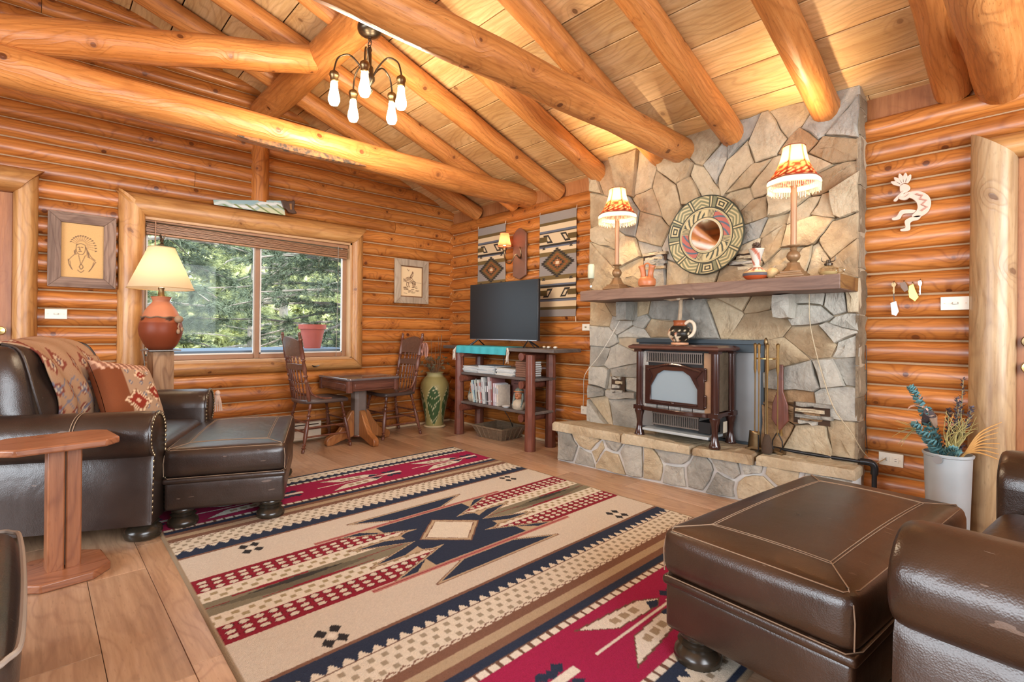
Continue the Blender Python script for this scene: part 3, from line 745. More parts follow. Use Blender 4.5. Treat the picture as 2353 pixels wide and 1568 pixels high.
def cells(seeds, bound):
    for i, s in enumerate(seeds):
        p = bound
        for j, q in enumerate(seeds):
            if i == j or not p: continue
            nx, ny = q[0]-s[0], q[1]-s[1]
            if nx*nx+ny*ny > 1.6: continue
            wi, wj = WT[i % 40], WT[j % 40]; e = min(1, (nx*nx+ny*ny)/.02)
            A = metric(*s, i); B = metric(*q, j); a, b, c = ((A[k]+B[k])/2 for k in range(3))
            gx, gy = a*nx+b*ny, b*nx+c*ny
            Q = lambda x, y: a*x*x+2*b*x*y+c*y*y
            p = clip(p, gx, gy, (Q(*q)-Q(*s) + (wi-wj)*e)/2)
        yield s, p
def area(p): return .5*sum(p[i][0]*p[(i+1) % len(p)][1]-p[(i+1) % len(p)][0]*p[i][1] for i in range(len(p)))
def stone_mb(poly, joint, d, rr, rough=.006):
    """irregular stone: split-face slab with broken edges. poly in (a,b); returns MB in (a,b,depth)"""
    cx = sum(p[0] for p in poly)/len(poly); cy_ = sum(p[1] for p in poly)/len(poly); pts = []
    for i in range(len(poly)):
        a, b = poly[i], poly[(i+1) % len(poly)]; l = math.dist(a, b)
        if l < .012: continue
        k = 3 if l > .22 else 2 if l > .10 else 1
        for q in range(k):
            t = q/k; x, y = a[0]+(b[0]-a[0])*t, a[1]+(b[1]-a[1])*t
            dl = math.dist((x, y), (cx, cy_)); s = 1-joint/max(dl, .03)*(1.25 if q == 0 else 1.0)
            s = max(.3, s); j = rough if q else rough*.5
            pts.append((cx+(x-cx)*s+rr.uniform(-j, j), cy_+(y-cy_)*s+rr.uniform(-j, j)))
    n = len(pts); tilt = (rr.uniform(-.05, .05), rr.uniform(-.05, .05)); vs = []
    def dep(x, y): return d + tilt[0]*(x-cx) + tilt[1]*(y-cy_)
    for x, y in pts: vs.append((x, y, -.01))
    for x, y in pts: vs.append((x, y, dep(x, y)*.72))
    for x, y in pts: vs.append((cx+(x-cx)*.95, cy_+(y-cy_)*.95, dep(x, y)+rr.uniform(-.003, .002)))
    for x, y in pts: vs.append((cx+(x-cx)*.55+rr.uniform(-.012, .012), cy_+(y-cy_)*.55+rr.uniform(-.012, .012), dep(x, y)+rr.uniform(-.007, .010)))
    vs.append((cx, cy_, d+rr.uniform(-.003, .006))); fs = []
    for r_ in range(3):
        for i in range(n): j = (i+1) % n; fs.append((r_*n+i, r_*n+j, (r_+1)*n+j, (r_+1)*n+i))
    for i in range(n): fs.append((3*n+i, 3*n+(i+1) % n, 4*n))
    return MB().add(vs, fs)
fp = thing('stone_fireplace', 'irregular fieldstone chimney breast rising to the sloping ceiling', 'fireplace', (FX, 1.80, 0))
OF = (FX, 1.80, 0)
mb = MB()
for c, d in (((FX+.08, 1.075, 1.30), (.16, .53, 2.6)), ((FX+.08, 2.545, 1.30), (.16, .49, 2.6)), ((FX+.08, 1.82, 1.80), (.16, .96, 1.55))): mb.box(c, d)
mb.build('mortar_core', MORTAR, fp, off=OF, smooth=0)
rs = random.Random(5)
BND = [(.812, .285), (2.79, .285), (2.79, 2.53), (.812, 2.53)]
n_thin = 0
for s, p in cells(SEEDS, BND):
    if not p or len(p) < 3: continue
    y, z = s
    if z > 1.02: p = clip(p, 0, -1, -1.025) if 1.30 < y < 2.34 else p
    elif y < 1.4: p = clip(p, 1, 0, 1.345)
    elif y > 2.2: p = clip(p, -1, 0, -2.30)
    if len(p) < 3 or abs(area(p)) < .0015: continue
    thin = [(2.186, 1.701), (2.112, 1.564), (1.498, 1.549)]
    if area(p) < 0: p = p[::-1]
    d = rs.choice((.014, .022, .030, .040, .052))
    warm = z > 1.38  # lamplight above, cold daylight below, put into the choice of stone colours
    mat = rs.choice((STONE_WARM, STONE_WARM, STONE_WARM, STONE_RUST, STONE_WARM, STONE_WARM, STONE_GREY)) if warm else (rs.choice((STONE_GREY, STONE_GREY, STONE_GREY, STONE_WARM)) if y > 1.5 or z > 1.05 else rs.choice((STONE_RUST, STONE_WARM, STONE_GREY)))
    m = stone_mb(p, .002, d, rs, .008)
    m.v = [(FX-v[2], v[0], v[1]) for v in m.v]
    # (y,z,depth) -> the face normal must look to -x
    m.f = [f[::-1] for f in m.f]
    m.build('stone', mat, fp, off=OF, smooth=28)
# squared stones down the visible end of the chimney breast
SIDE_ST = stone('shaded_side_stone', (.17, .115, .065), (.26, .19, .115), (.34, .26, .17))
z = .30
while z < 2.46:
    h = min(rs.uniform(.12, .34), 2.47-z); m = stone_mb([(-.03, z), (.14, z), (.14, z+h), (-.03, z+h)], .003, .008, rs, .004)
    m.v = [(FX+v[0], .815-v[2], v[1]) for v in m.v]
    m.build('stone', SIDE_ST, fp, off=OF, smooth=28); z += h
# little ledge stones over dark plates that paint the shade of vent openings
for yc_, zc_, w in ((2.14, 1.62, .20), (1.46, 1.56, .17), (2.47, .64, .13), (1.05, .575, .20)):
    mb = MB(); mb.box((FX-.042, yc_, zc_), (.006, w, .13)); mb.build('vent_shade_plate', DARKGAP, fp, off=OF, smooth=0)
    for q in range(4):
        ww = w*rs.uniform(.55, 1.1); m = stone_mb([(yc_-ww/2, zc_-.065+q*.036), (yc_+ww/2, zc_-.065+q*.036), (yc_+ww/2, zc_-.065+q*.036+.022), (yc_-ww/2, zc_-.065+q*.036+.022)], .001, .06, rs, .003)
        sh = rs.uniform(-.02, .02); m.v = [(FX-v[2], v[0]+sh, v[1]) for v in m.v]; m.f = [f[::-1] for f in m.f]
        m.build('stone', rs.choice((STONE_WARM, STONE_GREY)), fp, off=OF, smooth=28)
# firebox: dark recess closed by a brushed panel
PANEL = plain('brushed_panel', (.30, .30, .295), .36, .45, .35, 3); PANELB = plain('blue_black_steel', (.05, .065, .075), .4, .6)
mb = MB(); mb.box((FX+.03, 1.82, .665), (.03, .96, .73)); mb.build('surround_panel', PANEL, fp, off=OF, smooth=0, label='brushed grey metal panel closing the firebox')
mb = MB(); mb.box((FX-.012, 1.82, 1.005), (.05, .97, .03)); mb.box((FX+.0, 1.82, .965), (.03, .95, .06)); mb.build('surround_lintel', PANELB, fp, off=OF, smooth=0, bevel=.003)
mb = MB(); mb.box((FX-.004, 1.35, .665), (.03, .02, .72)); mb.box((FX-.004, 1.82, .315), (.03, .95, .03)); mb.build('surround_frame', PANELB, fp, off=OF, smooth=0)

# ---- raised hearth
he = thing('stone_hearth', 'raised fieldstone hearth with thick flagstone slabs on top', 'hearth', (3.4, 1.8, 0)); OH = (3.4, 1.8, 0)
HF = [(.80, 3.385), (1.10, 3.345), (1.45, 3.295), (1.82, 3.258), (2.32, 3.215), (2.86, 3.205)]      # (y, x) of the front face
def hx(y):
    for (a, p), (b, q) in zip(HF[:-1], HF[1:]):
        if y <= b: return p+(q-p)*(y-a)/(b-a)
    return HF[-1][1]
pl = [(hx(y)+.012, y) for y, _ in HF] + [(FX-.0, 2.86), (FX-.0, .80)]
mb = MB(); mb.prism(pl, .262); mb.build('mortar_core', plain('pale_mortar', (.60, .58, .54), .9, bump=.5, scale=30), he, off=OH, smooth=0)
hs = [(.93, .17), (1.06, .08), (1.16, .20), (1.30, .09), (1.34, .22), (1.47, .20), (1.52, .09), (1.63, .13), (1.83, .11), (1.84, .225), (2.00, .13), (2.15, .13), (2.30, .20), (2.32, .08), (2.44, .14), (2.56, .22), (2.60, .08), (2.74, .12)]
for s, p in cells(hs, [(.80, .004), (2.855, .004), (2.855, .258), (.80, .258)]):
    if area(p) < 0: p = p[::-1]
    m = stone_mb(p, .012, rs.uniform(.012, .026), rs, .008); m.v = [(hx(v[0])+.012-v[2], v[0], v[1]) for v in m.v]; m.f = [f[::-1] for f in m.f]
    m.build('stone', rs.choice((STONE_GREY, STONE_GREY, STONE_WARM)), he, off=OH, smooth=28)
for x0_, x1_ in ((3.23, 3.40), (3.40, 3.54)):
    m = stone_mb([(x0_, .005), (x1_, .005), (x1_-.01, .25), (x0_+.01, .25)], .008, .02, rs); m.v = [(v[0], 2.855+v[2], v[1]) for v in m.v]; m.f = [f[::-1] for f in m.f]; m.build('stone', STONE_GREY, he, off=OH, smooth=28)
for y0, y1 in ((.785, 1.30), (1.31, 1.69), (1.70, 2.22), (2.23, 2.90)):
    ov = rs.uniform(.02, .035); pts = [(hx(y0)-ov, y0), (hx((y0+y1)/2)-ov-rs.uniform(-.008, .008), (y0+y1)/2), (hx(y1)-ov, y1), (FX+.01, y1-(.06 if y1 > 2.8 else 0)), (FX+.01, y0)]
    m = stone_mb(pts[::-1] if area(pts) < 0 else pts, .004, .052, rs, .008); m.v = [(v[0], v[1], .256+v[2]) for v in m.v]
    m.build('slab', STONE_WARM, he, off=OH, smooth=28)
HZ = .306
# ---- mantel shelf
ma = thing('mantel_shelf', 'thick rough sawn timber mantel across the stone chimney', 'mantel', (3.37, 1.70, 1.35))
g = random.Random(4); mb = MB(); ny = 14; ring = []
vs = []; fs = []
for k in range(ny+1):
    y = .815 + (2.60-.815)*k/ny; wf_ = g.uniform(-.004, .004); wb_ = g.uniform(-.004, .004)
    vs += [(3.172+wf_, y, 1.312+wb_), (3.172+wf_, y, 1.392+wb_*.5), (3.56, y, 1.392), (3.56, y, 1.312)]
for k in range(ny):
    for q in range(4): a, b = k*4+q, k*4+(q+1) % 4; fs.append((a, b, b+4, a+4))
fs.append((0, 3, 2, 1)); fs.append(tuple(ny*4+q for q in range(4)))
mb.add(vs, fs); mb.build('beam', MANTEL, ma, off=(3.37, 1.70, 1.35), smooth=35, bevel=.004)
mb = MB(); mb.box((3.366, .8135, 1.352), (.384, .004, .076)); mb.build('end_face', MANTEL_END, ma, off=(3.37, 1.70, 1.35), smooth=0, label='darker end grain of the mantel')
for y, w in ((1.19, .10), (2.36, .10)):
    m = stone_mb([(y-w/2, 1.16), (y+w/2, 1.16), (y+w/2, 1.312), (y-w/2, 1.312)], .002, .17, rs, .008); m.v = [(FX-v[2], v[0], v[1]) for v in m.v]; m.f = [f[::-1] for f in m.f]
    m.build('corbel_stone', STONE_GREY, fp, off=OF, smooth=28)

# ---- gas stove (local x forward = world -x)
st = thing('gas_stove', 'brown enamelled parlour stove with arched glass door on the hearth', 'stove', (3.41, 1.84, HZ), PI)
def bx(name, c, d, mat=ENAMEL, bevel=.004, par=st):
    mb = MB(); mb.box(c, d); return mb.build(name, mat, par, smooth=30, bevel=bevel)
mb = MB(); vs = []
prof = [(.175, .325, .640), (.19, .34, .650), (.19, .34, .662), (.165, .315, .676)]
for a, b, z in prof: vs += [(-.14, -b, z), (a, -b, z), (a, b, z), (-.14, b, z)]
fs = [(0, 3, 2, 1), (12, 13, 14, 15)] + [(r*4+q, r*4+(q+1) % 4, r*4+4+(q+1) % 4, r*4+4+q) for r in range(3) for q in range(4)]
mb.add(vs, fs); mb.build('top_plate', plain('brown_enamel_top', (.12, .05, .033), .2, .1, .3, spec=.7), st, smooth=30)
bx('firebox', (-.01, 0, .43), (.22, .53, .42), IRON)
MARBLE = stone('brown_marble', (.10, .07, .04), (.17, .12, .075), (.24, .17, .10)); TILE = stone('pale_tile', (.30, .28, .25), (.42, .40, .36), (.50, .47, .42))
for sy in (-1, 1): bx('side_tile', (0, sy*.272, .43), (.21, .012, .40), MARBLE, .002)
for yy, w, m_ in ((-.245, .05, TILE), (.235, .06, plain('tan_tile', (.36, .20, .10), .35, 0, .3, 20))): bx('front_tile', (.108, yy, .42), (.012, w, .41), m_, .002)
for q in range(5): bx('front_tile', (.109, -.19+q*.09, .235), (.012, .084, .05), TILE, .002)
for sx in (-1, 1):
    for sy in (-1, 1):
        mb = MB(); pr_ = []
        n_ = 20; vs = []; fs = []
        for z in (.225, .64):
            for k in range(n_): r = .027*(1-.13*(k % 2)); a = 2*PI*k/n_; vs.append((sx*.118+r*math.cos(a), sy*.285+r*math.sin(a), z))
        fs = [(k, (k+1) % n_, n_+(k+1) % n_, n_+k) for k in range(n_)]; mb.add(vs, fs)
        mb.box((sx*.118, sy*.285, .215), (.066, .066, .03)); mb.box((sx*.118, sy*.285, .63), (.062, .062, .018)); mb.build('column', ENAMEL, st, smooth=50)
        mb = MB(); mb.lathe([(.036, 0), (.040, .008), (.036, .02), (.024, .06), (.020, .10), (.026, .15), (.036, .185), (.034, .20)], 8, (sx*.118, sy*.285, 0)); mb.build('leg', ENAMEL, st, smooth=60)
# bowed apron shelf under the door
pl = [(-.13, -.30), (.12, -.30)] + [(.125+.055*math.cos(a), .27*math.sin(a)) for a in np.linspace(-PI/2, PI/2, 13)] + [(.12, .30), (-.13, .30)]
mb = MB(); mb.prism(pl, .028, Matrix.Identity(3)); mb.v = [(p[0], p[1], p[2]+.198) for p in mb.v]; mb.build('ash_lip', ENAMEL, st, smooth=40, bevel=.004)
LOUV = plain('grille_grey', (.22, .19, .165), .3, .5)
def louvre(name, y0, y1, z0, z1, x, n):
    mb = MB()
    for k in range(n): y = y0+(y1-y0)*(k+.5)/n; mb.box((x, y, (z0+z1)/2), (.012, (y1-y0)/n*.45, z1-z0))
    mb.box((x, (y0+y1)/2, z0-.004), (.016, y1-y0, .010)); mb.box((x, (y0+y1)/2, z1+.004), (.016, y1-y0, .010))
    o = mb.build(name, LOUV, st, smooth=0); o['kind'] = 'stuff'; return o
louvre('upper_grille', -.235, .195, .555, .615, .108, 30); louvre('lower_grille', -.20, .16, .105, .175, .085, 26)
bx('burner_tray', (.03, 0, .06), (.22, .50, .02), plain('pale_tray', (.42, .46, .46), .45, .2)); bx('valve_box', (.02, .20, .12), (.14, .09, .08), IRON)
bx('rating_label', (0, .300, .13), (.055, .003, .075), plain('paper_label', (.55, .48, .36), .6), 0)
# door: arched frame around the glass
out = [(-.235, .245), (.215, .245), (.215, .525), (-.235, .525)]
def arch(w, zb, zt, ch, c=-.01): return [(c-w, zb), (c+w, zb), (c+w, zt-ch*1.4), (c+w-ch*.62, zt-ch*.35), (c+w*.42, zt), (c-w*.42, zt), (c-w+ch*.62, zt-ch*.35), (c-w, zt-ch*1.4)]
mb = MB(); inn = arch(.178, .278, .495, .085)
ou_ = [(-.235, .245), (.215, .245), (.215, .42), (.215, .525), (.09, .525), (-.11, .525), (-.235, .525), (-.235, .42)]
vs = []
for x in (.112, .130):
    vs += [(x, a, b) for a, b in ou_]; vs += [(x+(.004 if x > .12 else 0), a, b) for a, b in inn]
fs = []
for i in range(8):
    j = (i+1) % 8
    fs += [(16+i, 16+j, 24+j, 24+i), (i, 8+i, 8+j, j), (i, j, 16+j, 16+i), (8+i, 24+i, 24+j, 8+j)]
mb.add(vs, fs); dr = mb.build('door', ENAMEL, st, smooth=30, bevel=.003)
mb = MB(); n8 = len(inn); mb.add([(.120, a, b) for a, b in inn], [tuple(range(n8))]); t_ = NT('stove_glass')
mb.build('pane', t_.set((.27, .33, .36), .16, 0, .7), dr, smooth=0)  # pale blue base colour holds reflected window light as well as dust
ap = smoothed([(.136, -.22, .50), (.137, -.15, .515), (.138, -.08, .532), (.138, -.01, .54), (.138, .06, .532), (.137, .13, .515), (.136, .20, .50)], 4)
mb = MB(); mb.tube(ap, .009, 8)
for s_ in (-1, 1): mb.tube([(.136, -.01+s_*.21, .51), (.137, -.01+s_*.165, .45), (.136, -.01+s_*.188, .40)], [.010, .006, .003], 6)
mb.build('arch_trim', ENAMEL, dr)
mb = MB(); mb.tube([(.138, -.19, .268), (.142, -.01, .262), (.138, .17, .268)], .006, 6); mb.ell((.142, -.01, .268), (.010, .016, .012)); mb.build('bottom_trim', ENAMEL, dr)
for z in (.30, .48):
    mb = MB(); mb.tube([(.126, .222, z-.03), (.126, .222, z+.03)], .009, 8); mb.ell((.126, .222, z+.036), (.009, .009, .010)); mb.ell((.126, .222, z-.036), (.009, .009, .010)); mb.build('hinge', ENAMEL, dr)

# ---- fire tools: each hangs on the stand
sd = thing('fire_tool_stand', 'brass fire tool stand with low arched foot on the hearth', 'fire tool stand', (3.42, 1.285, HZ))
mb = MB(); mb.prism([(-.11, 0), (-.09, 0), (-.075, .018), (.075, .018), (.09, 0), (.11, 0), (.115, .022), (.06, .036), (-.06, .036), (-.115, .022)], .07, RZ(PI/2) @ RX(PI/2)); mb.v = [(p[0]-.035, p[1], p[2]) for p in mb.v]
mb.build('foot', OLDBRASS, sd, bevel=.003)
mb = MB(); mb.lathe([(.012, .03), (.007, .06), (.0065, .60), (.011, .615), (.006, .63), (.006, .68), (.014, .70), (.009, .725), (0, .735)], 10); mb.build('pole', OLDBRASS, sd)
mb = MB(); mb.tube([(.0, .07*math.cos(a)*1.0, .60+0*a) if 0 else (.045*math.cos(a), .055*math.sin(a), .60) for a in np.linspace(0, 2*PI, 17)[:-1]], .004, 6, closed=True); mb.tube([(-.045, 0, .6), (.045, 0, .6)], .0035, 6); mb.build('hanging_ring', BRASS, sd)
def tool(name, label, y, x, head, mat=OLDBRASS):
    t = thing(name, label, 'fire tool', (3.42+x, 1.285+y, HZ), group='fire tools')
    mb = MB(); mb.lathe([(.004, .12), (.004, .50), (.009, .53), (.008, .66), (.012, .69), (0, .70)], 8); mb.build('handle', BRASS, t)
    head(t); return t
def shovel(t):
    mb = MB(); mb.grid(6, 8, lambda u, v: (-.012*math.sin(PI*u), (u-.5)*.085*(1-.25*v), .015+.12*v)); o = mb.build('blade', OLDBRASS, t); so = o.modifiers.new('s', 'SOLIDIFY'); so.thickness = .003
def brushh(t):
    mb = MB(); mb.lathe([(.028, .012), (.034, .03), (.026, .10), (.012, .13)], 12, sx=.7); mb.build('bristles', plain('dark_bristles', (.06, .035, .02), .9, bump=.5, scale=90), t)
def pokerh(t):
    mb = MB(); mb.tube([(0, 0, .13), (0, 0, .03), (0, .004, .012), (0, .022, .012)], [.004, .004, .004, .002], 6); mb.build('hook', IRON, t)
def tongsh(t):
    mb = MB()
    for s_ in (-1, 1): mb.tube([(0, s_*.004, .14), (0, s_*.028, .09), (0, s_*.03, .05), (0, s_*.006, .015)], .0035, 6)
    mb.build('jaws', IRON, t)
tool('fireplace_shovel', 'brass ash shovel hanging nearest the stove on the tool stand', .058, -.02, shovel)
tool('fireplace_poker', 'thin brass poker with a hooked tip on the tool stand', .022, -.052, pokerh)
tool('fireplace_brush', 'dark bristled hearth brush hanging on the tool stand', -.03, -.055, brushh)
tool('fireplace_tongs', 'black jawed log tongs hanging on the far side of the tool stand', -.075, -.01, tongsh)
# hand bellows leaning on the chimney by the tools
be = thing('hand_bellows', 'red brown leather hand bellows hung on the stones beside the fire tools', 'bellows', (FX-.075, 1.215, .62))
mb = MB(); mb.prism([(-.05, -.10), (0, -.17), (.05, -.10), (.045, .0), (.018, .08), (.016, .25), (-.016, .25), (-.018, .08), (-.045, .0)], .018, ON_RIGHT); mb.build('board', REDLOG, be, bevel=.004)
mb = MB(); mb.lathe([(.012, -.20), (.008, -.16), (.014, -.15)], 8); mb.build('nozzle', BRASS, be)
# gas pipe along the hearth with an elbow at the end
PIPE = plain('black_pipe', (.035, .035, .037), .35, .7)
pp = thing('gas_pipe', 'black iron gas pipe with elbow running along the hearth and down', 'pipe', (3.52, .9, .0))
mb = MB(); mb.tube([(3.508, 1.27, .328), (3.515, 1.0, .326), (3.53, .80, .326)], .011, 10); mb.build('pipe', PIPE, pp, off=(3.52, .9, 0))
mb = MB(); mb.tube(smoothed([(3.535, .80, .326), (3.54, .755, .326), (3.545, .735, .305), (3.545, .735, .26)], 5), .019, 10); mb.build('elbow', PIPE, pp, off=(3.52, .9, 0))
mb = MB(); mb.tube([(3.545, .735, .28), (3.545, .735, .0)], .013, 10); mb.build('riser', PIPE, pp, off=(3.52, .9, 0))
# loose cords on the stone
def cord(name, label, pts, r=.003, mat=CORD, cat='cord', group=None):
    mb = MB(); mb.tube(smoothed(pts, 6), r, 6); o = mb.build(name, mat); return tag(o, label, cat, group)
def cord_of(par, name, pts, r=.003, mat=CORD):
    mb = MB(); mb.tube(smoothed(pts, 6), r, 6); bpy.context.view_layer.update(); o = mb.build(name, mat, par); o.matrix_parent_inverse = par.matrix_world.inverted(); return o
cord('alarm_wire', 'thin dark wire hanging down the corner between chimney and log wall', [(3.645, .80, 1.0), (3.642, .795, .75), (3.645, .80, .55), (3.64, .79, .36)], .002, IRON)
# ================================================================ things on the mantel and chimney
MZ = 1.393
def shade_print(co):
    z = co[:, 2]; a = np.arctan2(co[:, 1], co[:, 0]); n = len(z); c = np.tile(np.array(L(196, 160, 108)), (n, 1)); h = (z-z.min())/(z.max()-z.min())
    c[h < .5] = L(186, 120, 74); red = (h < .27) | ((h < .52) & (np.sin(a*6+h*5)*np.cos(h*26) > .1)); c[red] = L(140, 50, 30)
    leaf = (h < .27) & (np.sin(a*15)*np.sin(h*46) > .45); c[leaf] = L(226, 178, 120); rib = np.abs(((a/(2*PI)*6) % 1)-.5) > .47; c[rib] = L(92, 38, 24); return c
def shade_mat():
    t = NT('printed_shade'); out = t.t.nodes['Material Output']; a = t.n('ShaderNodeAttribute', attribute_name='print').outputs['Color']
    tr = t.n('ShaderNodeBsdfTranslucent', i_0=a); df = t.n('ShaderNodeBsdfDiffuse', i_0=a); mx = t.n('ShaderNodeMixShader'); mx.inputs[0].default_value = .2
    t.ln(df.outputs[0], mx.inputs[1]); t.ln(tr.outputs[0], mx.inputs[2]); t.ln(mx.outputs[0], out.inputs[0]); return t.m
SHP = shade_mat(); VAL = shade_cloth('cream_valance', (.82, .72, .52)); BULB = glow('lamp_bulb', (1, .80, .50), 16); FRINGE = plain('cream_fringe', (.80, .68, .45), .8)
LAMPB = plain('bronzed_lamp_base', (.24, .135, .06), .42, .25, .35, 14); LSTEM = plain('lamp_candle_stem', (.42, .23, .12), .45, .2)
def mantel_lamp(y, label, x=3.262):
    t = thing('mantel_lamp', label, 'lamp', (x, y, MZ), group='mantel lamps')
    mb = MB()
    for w, z0, z1 in ((.155, .0, .014), (.135, .014, .024), (.115, .024, .038)): mb.box((0, 0, (z0+z1)/2), (w, w, z1-z0))
    mb.lathe([(.060, .038), (.046, .055), (.036, .075), (.034, .088)], 8); mb.build('base', LAMPB, t, bevel=.003)
    mb = MB(); mb.lathe([(.022, .088), (.018, .095), (.032, .110), (.038, .128), (.030, .148), (.016, .160), (.020, .168), (.016, .176), (.034, .184), (.036, .190), (.020, .192)], 16); mb.build('baluster', LAMPB, t)
    mb = MB(); mb.lathe([(.0165, .19), (.0165, .585)], 14); mb.build('candle_stem', LSTEM, t)
    mb = MB(); n = 48; pf = [(.138, .572), (.128, .585), (.108, .615), (.090, .650), (.076, .688), (.066, .728), (.060, .768)]
    vs = []; fs = []
    for r, z in [(p.x, p.z) for p in smoothed([(r, 0, z) for r, z in pf], 3)]:
        for k in range(n):
            a = 2*PI*k/n; q = 1 - .05*(1-math.cos(6*a))*.5; vs.append((r*math.cos(a)*q, r*math.sin(a)*q, z))
    m = len(vs)//n
    fs = [(i*n+k, i*n+(k+1) % n, (i+1)*n+(k+1) % n, (i+1)*n+k) for i in range(m-1) for k in range(n)]
    mb.add(vs, fs); sh = mb.build('lamp_shade', SHP, t, smooth=180); paint(sh, shade_print)
    for r, z, q in ((.139, .572, .05), (.0595, .768, .05)):
        mb = MB(); mb.tube([(r*math.cos(a)*(1-.05*(1-math.cos(6*a))*.5), r*math.sin(a)*(1-.05*(1-math.cos(6*a))*.5), z) for a in np.linspace(0, 2*PI, 49)[:-1]], .0035, 5, closed=True); mb.build('shade_trim', plain('red_braid', (.22, .05, .03), .8), sh)
    mb = MB()
    for k in range(90):
        a = 2*PI*k/90; q = (1-.05*(1-math.cos(6*a))*.5)*.141; l = .034+.008*math.sin(k*2.3)
        mb.tube([(q*math.cos(a), q*math.sin(a), .538), (q*math.cos(a)*.985, q*math.sin(a)*.985, .538-l)], .0019, 4, cap=False)
    mb.tube([(.14*math.cos(a)*(1-.05*(1-math.cos(6*a))*.5), .14*math.sin(a)*(1-.05*(1-math.cos(6*a))*.5), .538) for a in np.linspace(0, 2*PI, 49)[:-1]], .004, 5, closed=True)
    o = mb.build('fringe', FRINGE, sh); o['kind'] = 'stuff'
    mb = MB(); vs = []
    for r, z in ((.138, .574), (.144, .556), (.141, .536)):
        for k in range(n): a = 2*PI*k/n; q = 1 - .05*(1-math.cos(6*a))*.5; vs.append((r*math.cos(a)*q, r*math.sin(a)*q, z))
    mb.add(vs, [(i*n+k, i*n+(k+1) % n, (i+1)*n+(k+1) % n, (i+1)*n+k) for i in range(2) for k in range(n)]); mb.build('valance', VAL, sh, smooth=180)
    mb = MB(); mb.lathe([(.012, .585), (.013, .61), (.020, .635), (.024, .66), (.016, .69), (0, .70)], 12); mb.build('bulb', BULB, t)
    pl = light('lamp_light', 'POINT', (0, 0, .68), 30, (1, .73, .42), shadow_soft_size=.03); pl.parent = t
    return t
LM1 = mantel_lamp(2.315, 'slim mantel lamp with red printed bell shade beside the wedding vase')
LM2 = mantel_lamp(1.075, 'slim mantel lamp with red printed bell shade beside the oil lamp')
cord_of(LM1, 'cord', [(3.49, 2.33, 1.31), (3.49, 2.42, 1.20), (3.485, 2.55, 1.0), (3.48, 2.66, .85), (3.49, 2.80, .70), (3.60, 2.90, .52), (3.63, 2.93, .40)], .0028, plain('pale_cord', (.62, .58, .48), .5))
cord_of(LM2, 'cord', [(3.49, 1.06, 1.31), (3.485, 1.055, 1.15), (3.485, 1.03, 1.0), (3.485, .98, .80), (3.485, .92, .62), (3.49, .84, .50), (3.54, .80, .40), (3.60, .78, .345)], .0028, plain('tan_cord', (.46, .36, .22), .5))
# round painted mirror plate
def plate_print(co):
    r = np.hypot(co[:, 0], co[:, 1])/.278; a = np.arctan2(co[:, 1], co[:, 0]); n = len(r)
    cream = np.array(L(190, 172, 128)); dark = np.array(L(52, 54, 44)); gr = np.array(L(118, 116, 86)); red = np.array(L(168, 92, 80)); blue = np.array(L(86, 104, 118))
    c = np.tile(cream, (n, 1))
    seg = (a/(2*PI)*10) % 1; k = np.floor(a/(2*PI)*10).astype(int) % 10
    outer = (r > .70) & (r < .97)
    zig = outer & (np.abs(((r-.70)/.27*3 + np.abs(seg-.5)*2.4) % 1 - .5) < .21) & (seg > .1) & (seg < .9) & (k % 3 != 1); c[outer] = gr; c[zig] = cream
    key = outer & (k % 3 == 1) & (seg > .15) & (seg < .75); s = np.maximum(np.abs(seg-.45)/.30, np.abs(r-.835)/.115); c[key] = cream; c[key & ((np.floor(s*4).astype(int) % 2) == 1)] = dark
    c[outer & ((seg < .05) | (seg > .95))] = cream; c[outer & ((np.abs(seg-.06) < .014) | (np.abs(seg-.94) < .014))] = dark
    c[(r > .97)] = dark; c[np.abs(r-.70) < .012] = dark; c[np.abs(r-.66) < .008] = gr
    inn = (r > .46) & (r < .64); ka = (a/(2*PI)*4 + .35) % 1; kk = np.floor(a/(2*PI)*4+.35).astype(int) % 4
    c[inn & (kk % 2 == 0) & (ka > .2)] = red; c[inn & (kk % 2 == 0) & (ka > .2) & (np.sin(a*14+r*40) > .55)] = blue*.8
    c[inn & (kk % 2 == 1) & (ka > .3) & (np.sin(a*22 + r*34) > .35)] = dark*1.6
    st_ = inn & (ka < .2); c[st_ & (np.sin(ka*160) > 0)] = dark; c[np.abs(r-.455) < .014] = dark; c[np.abs(r-.40) < .03] = cream; return c
pl_ = thing('mirror_plate', 'round black and cream painted plate with a mirror centre hung on the stones', 'wall plate', (3.478, 1.717, 1.757), rot=(0, 0, 0))
mb = MB(); n = 420; rr_ = list(np.linspace(.108, .278, 60)); vs = []; fs = []
for i, r in enumerate(rr_):
    for k in range(n): a = 2*PI*k/n; vs.append((r*math.cos(a), r*math.sin(a), .004+.022*((r-.108)/.17)**2))
fs = [(i*n+k, (i+1)*n+k, (i+1)*n+(k+1) % n, i*n+(k+1) % n) for i in range(59) for k in range(n)]
mb.add(vs, fs); o = mb.build('rim', printed('plate_paint', .45), pl_, smooth=180); paint(o, plate_print); so = o.modifiers.new('s', 'SOLIDIFY'); so.thickness = .008; so.offset = -1
o.matrix_local = (ON_RIGHT @ RZ(.12)).to_4x4()
mb = MB(); mb.lathe([(.0, .001), (.112, .001), (.112, .006), (.0, .006)], 48, cap=False); o = mb.build('mirror', plain('mirror_glass', (.86, .84, .80), .03, 1, 0), pl_); o.matrix_local = ON_RIGHT.to_4x4()
mb = MB(); mb.tube([(.112*math.cos(a), .112*math.sin(a), .008) for a in np.linspace(0, 2*PI, 41)[:-1]], .005, 6, closed=True); o = mb.build('mirror_rim', plain('cream_ceramic', (.58, .50, .34), .4), pl_); o.matrix_local = ON_RIGHT.to_4x4()
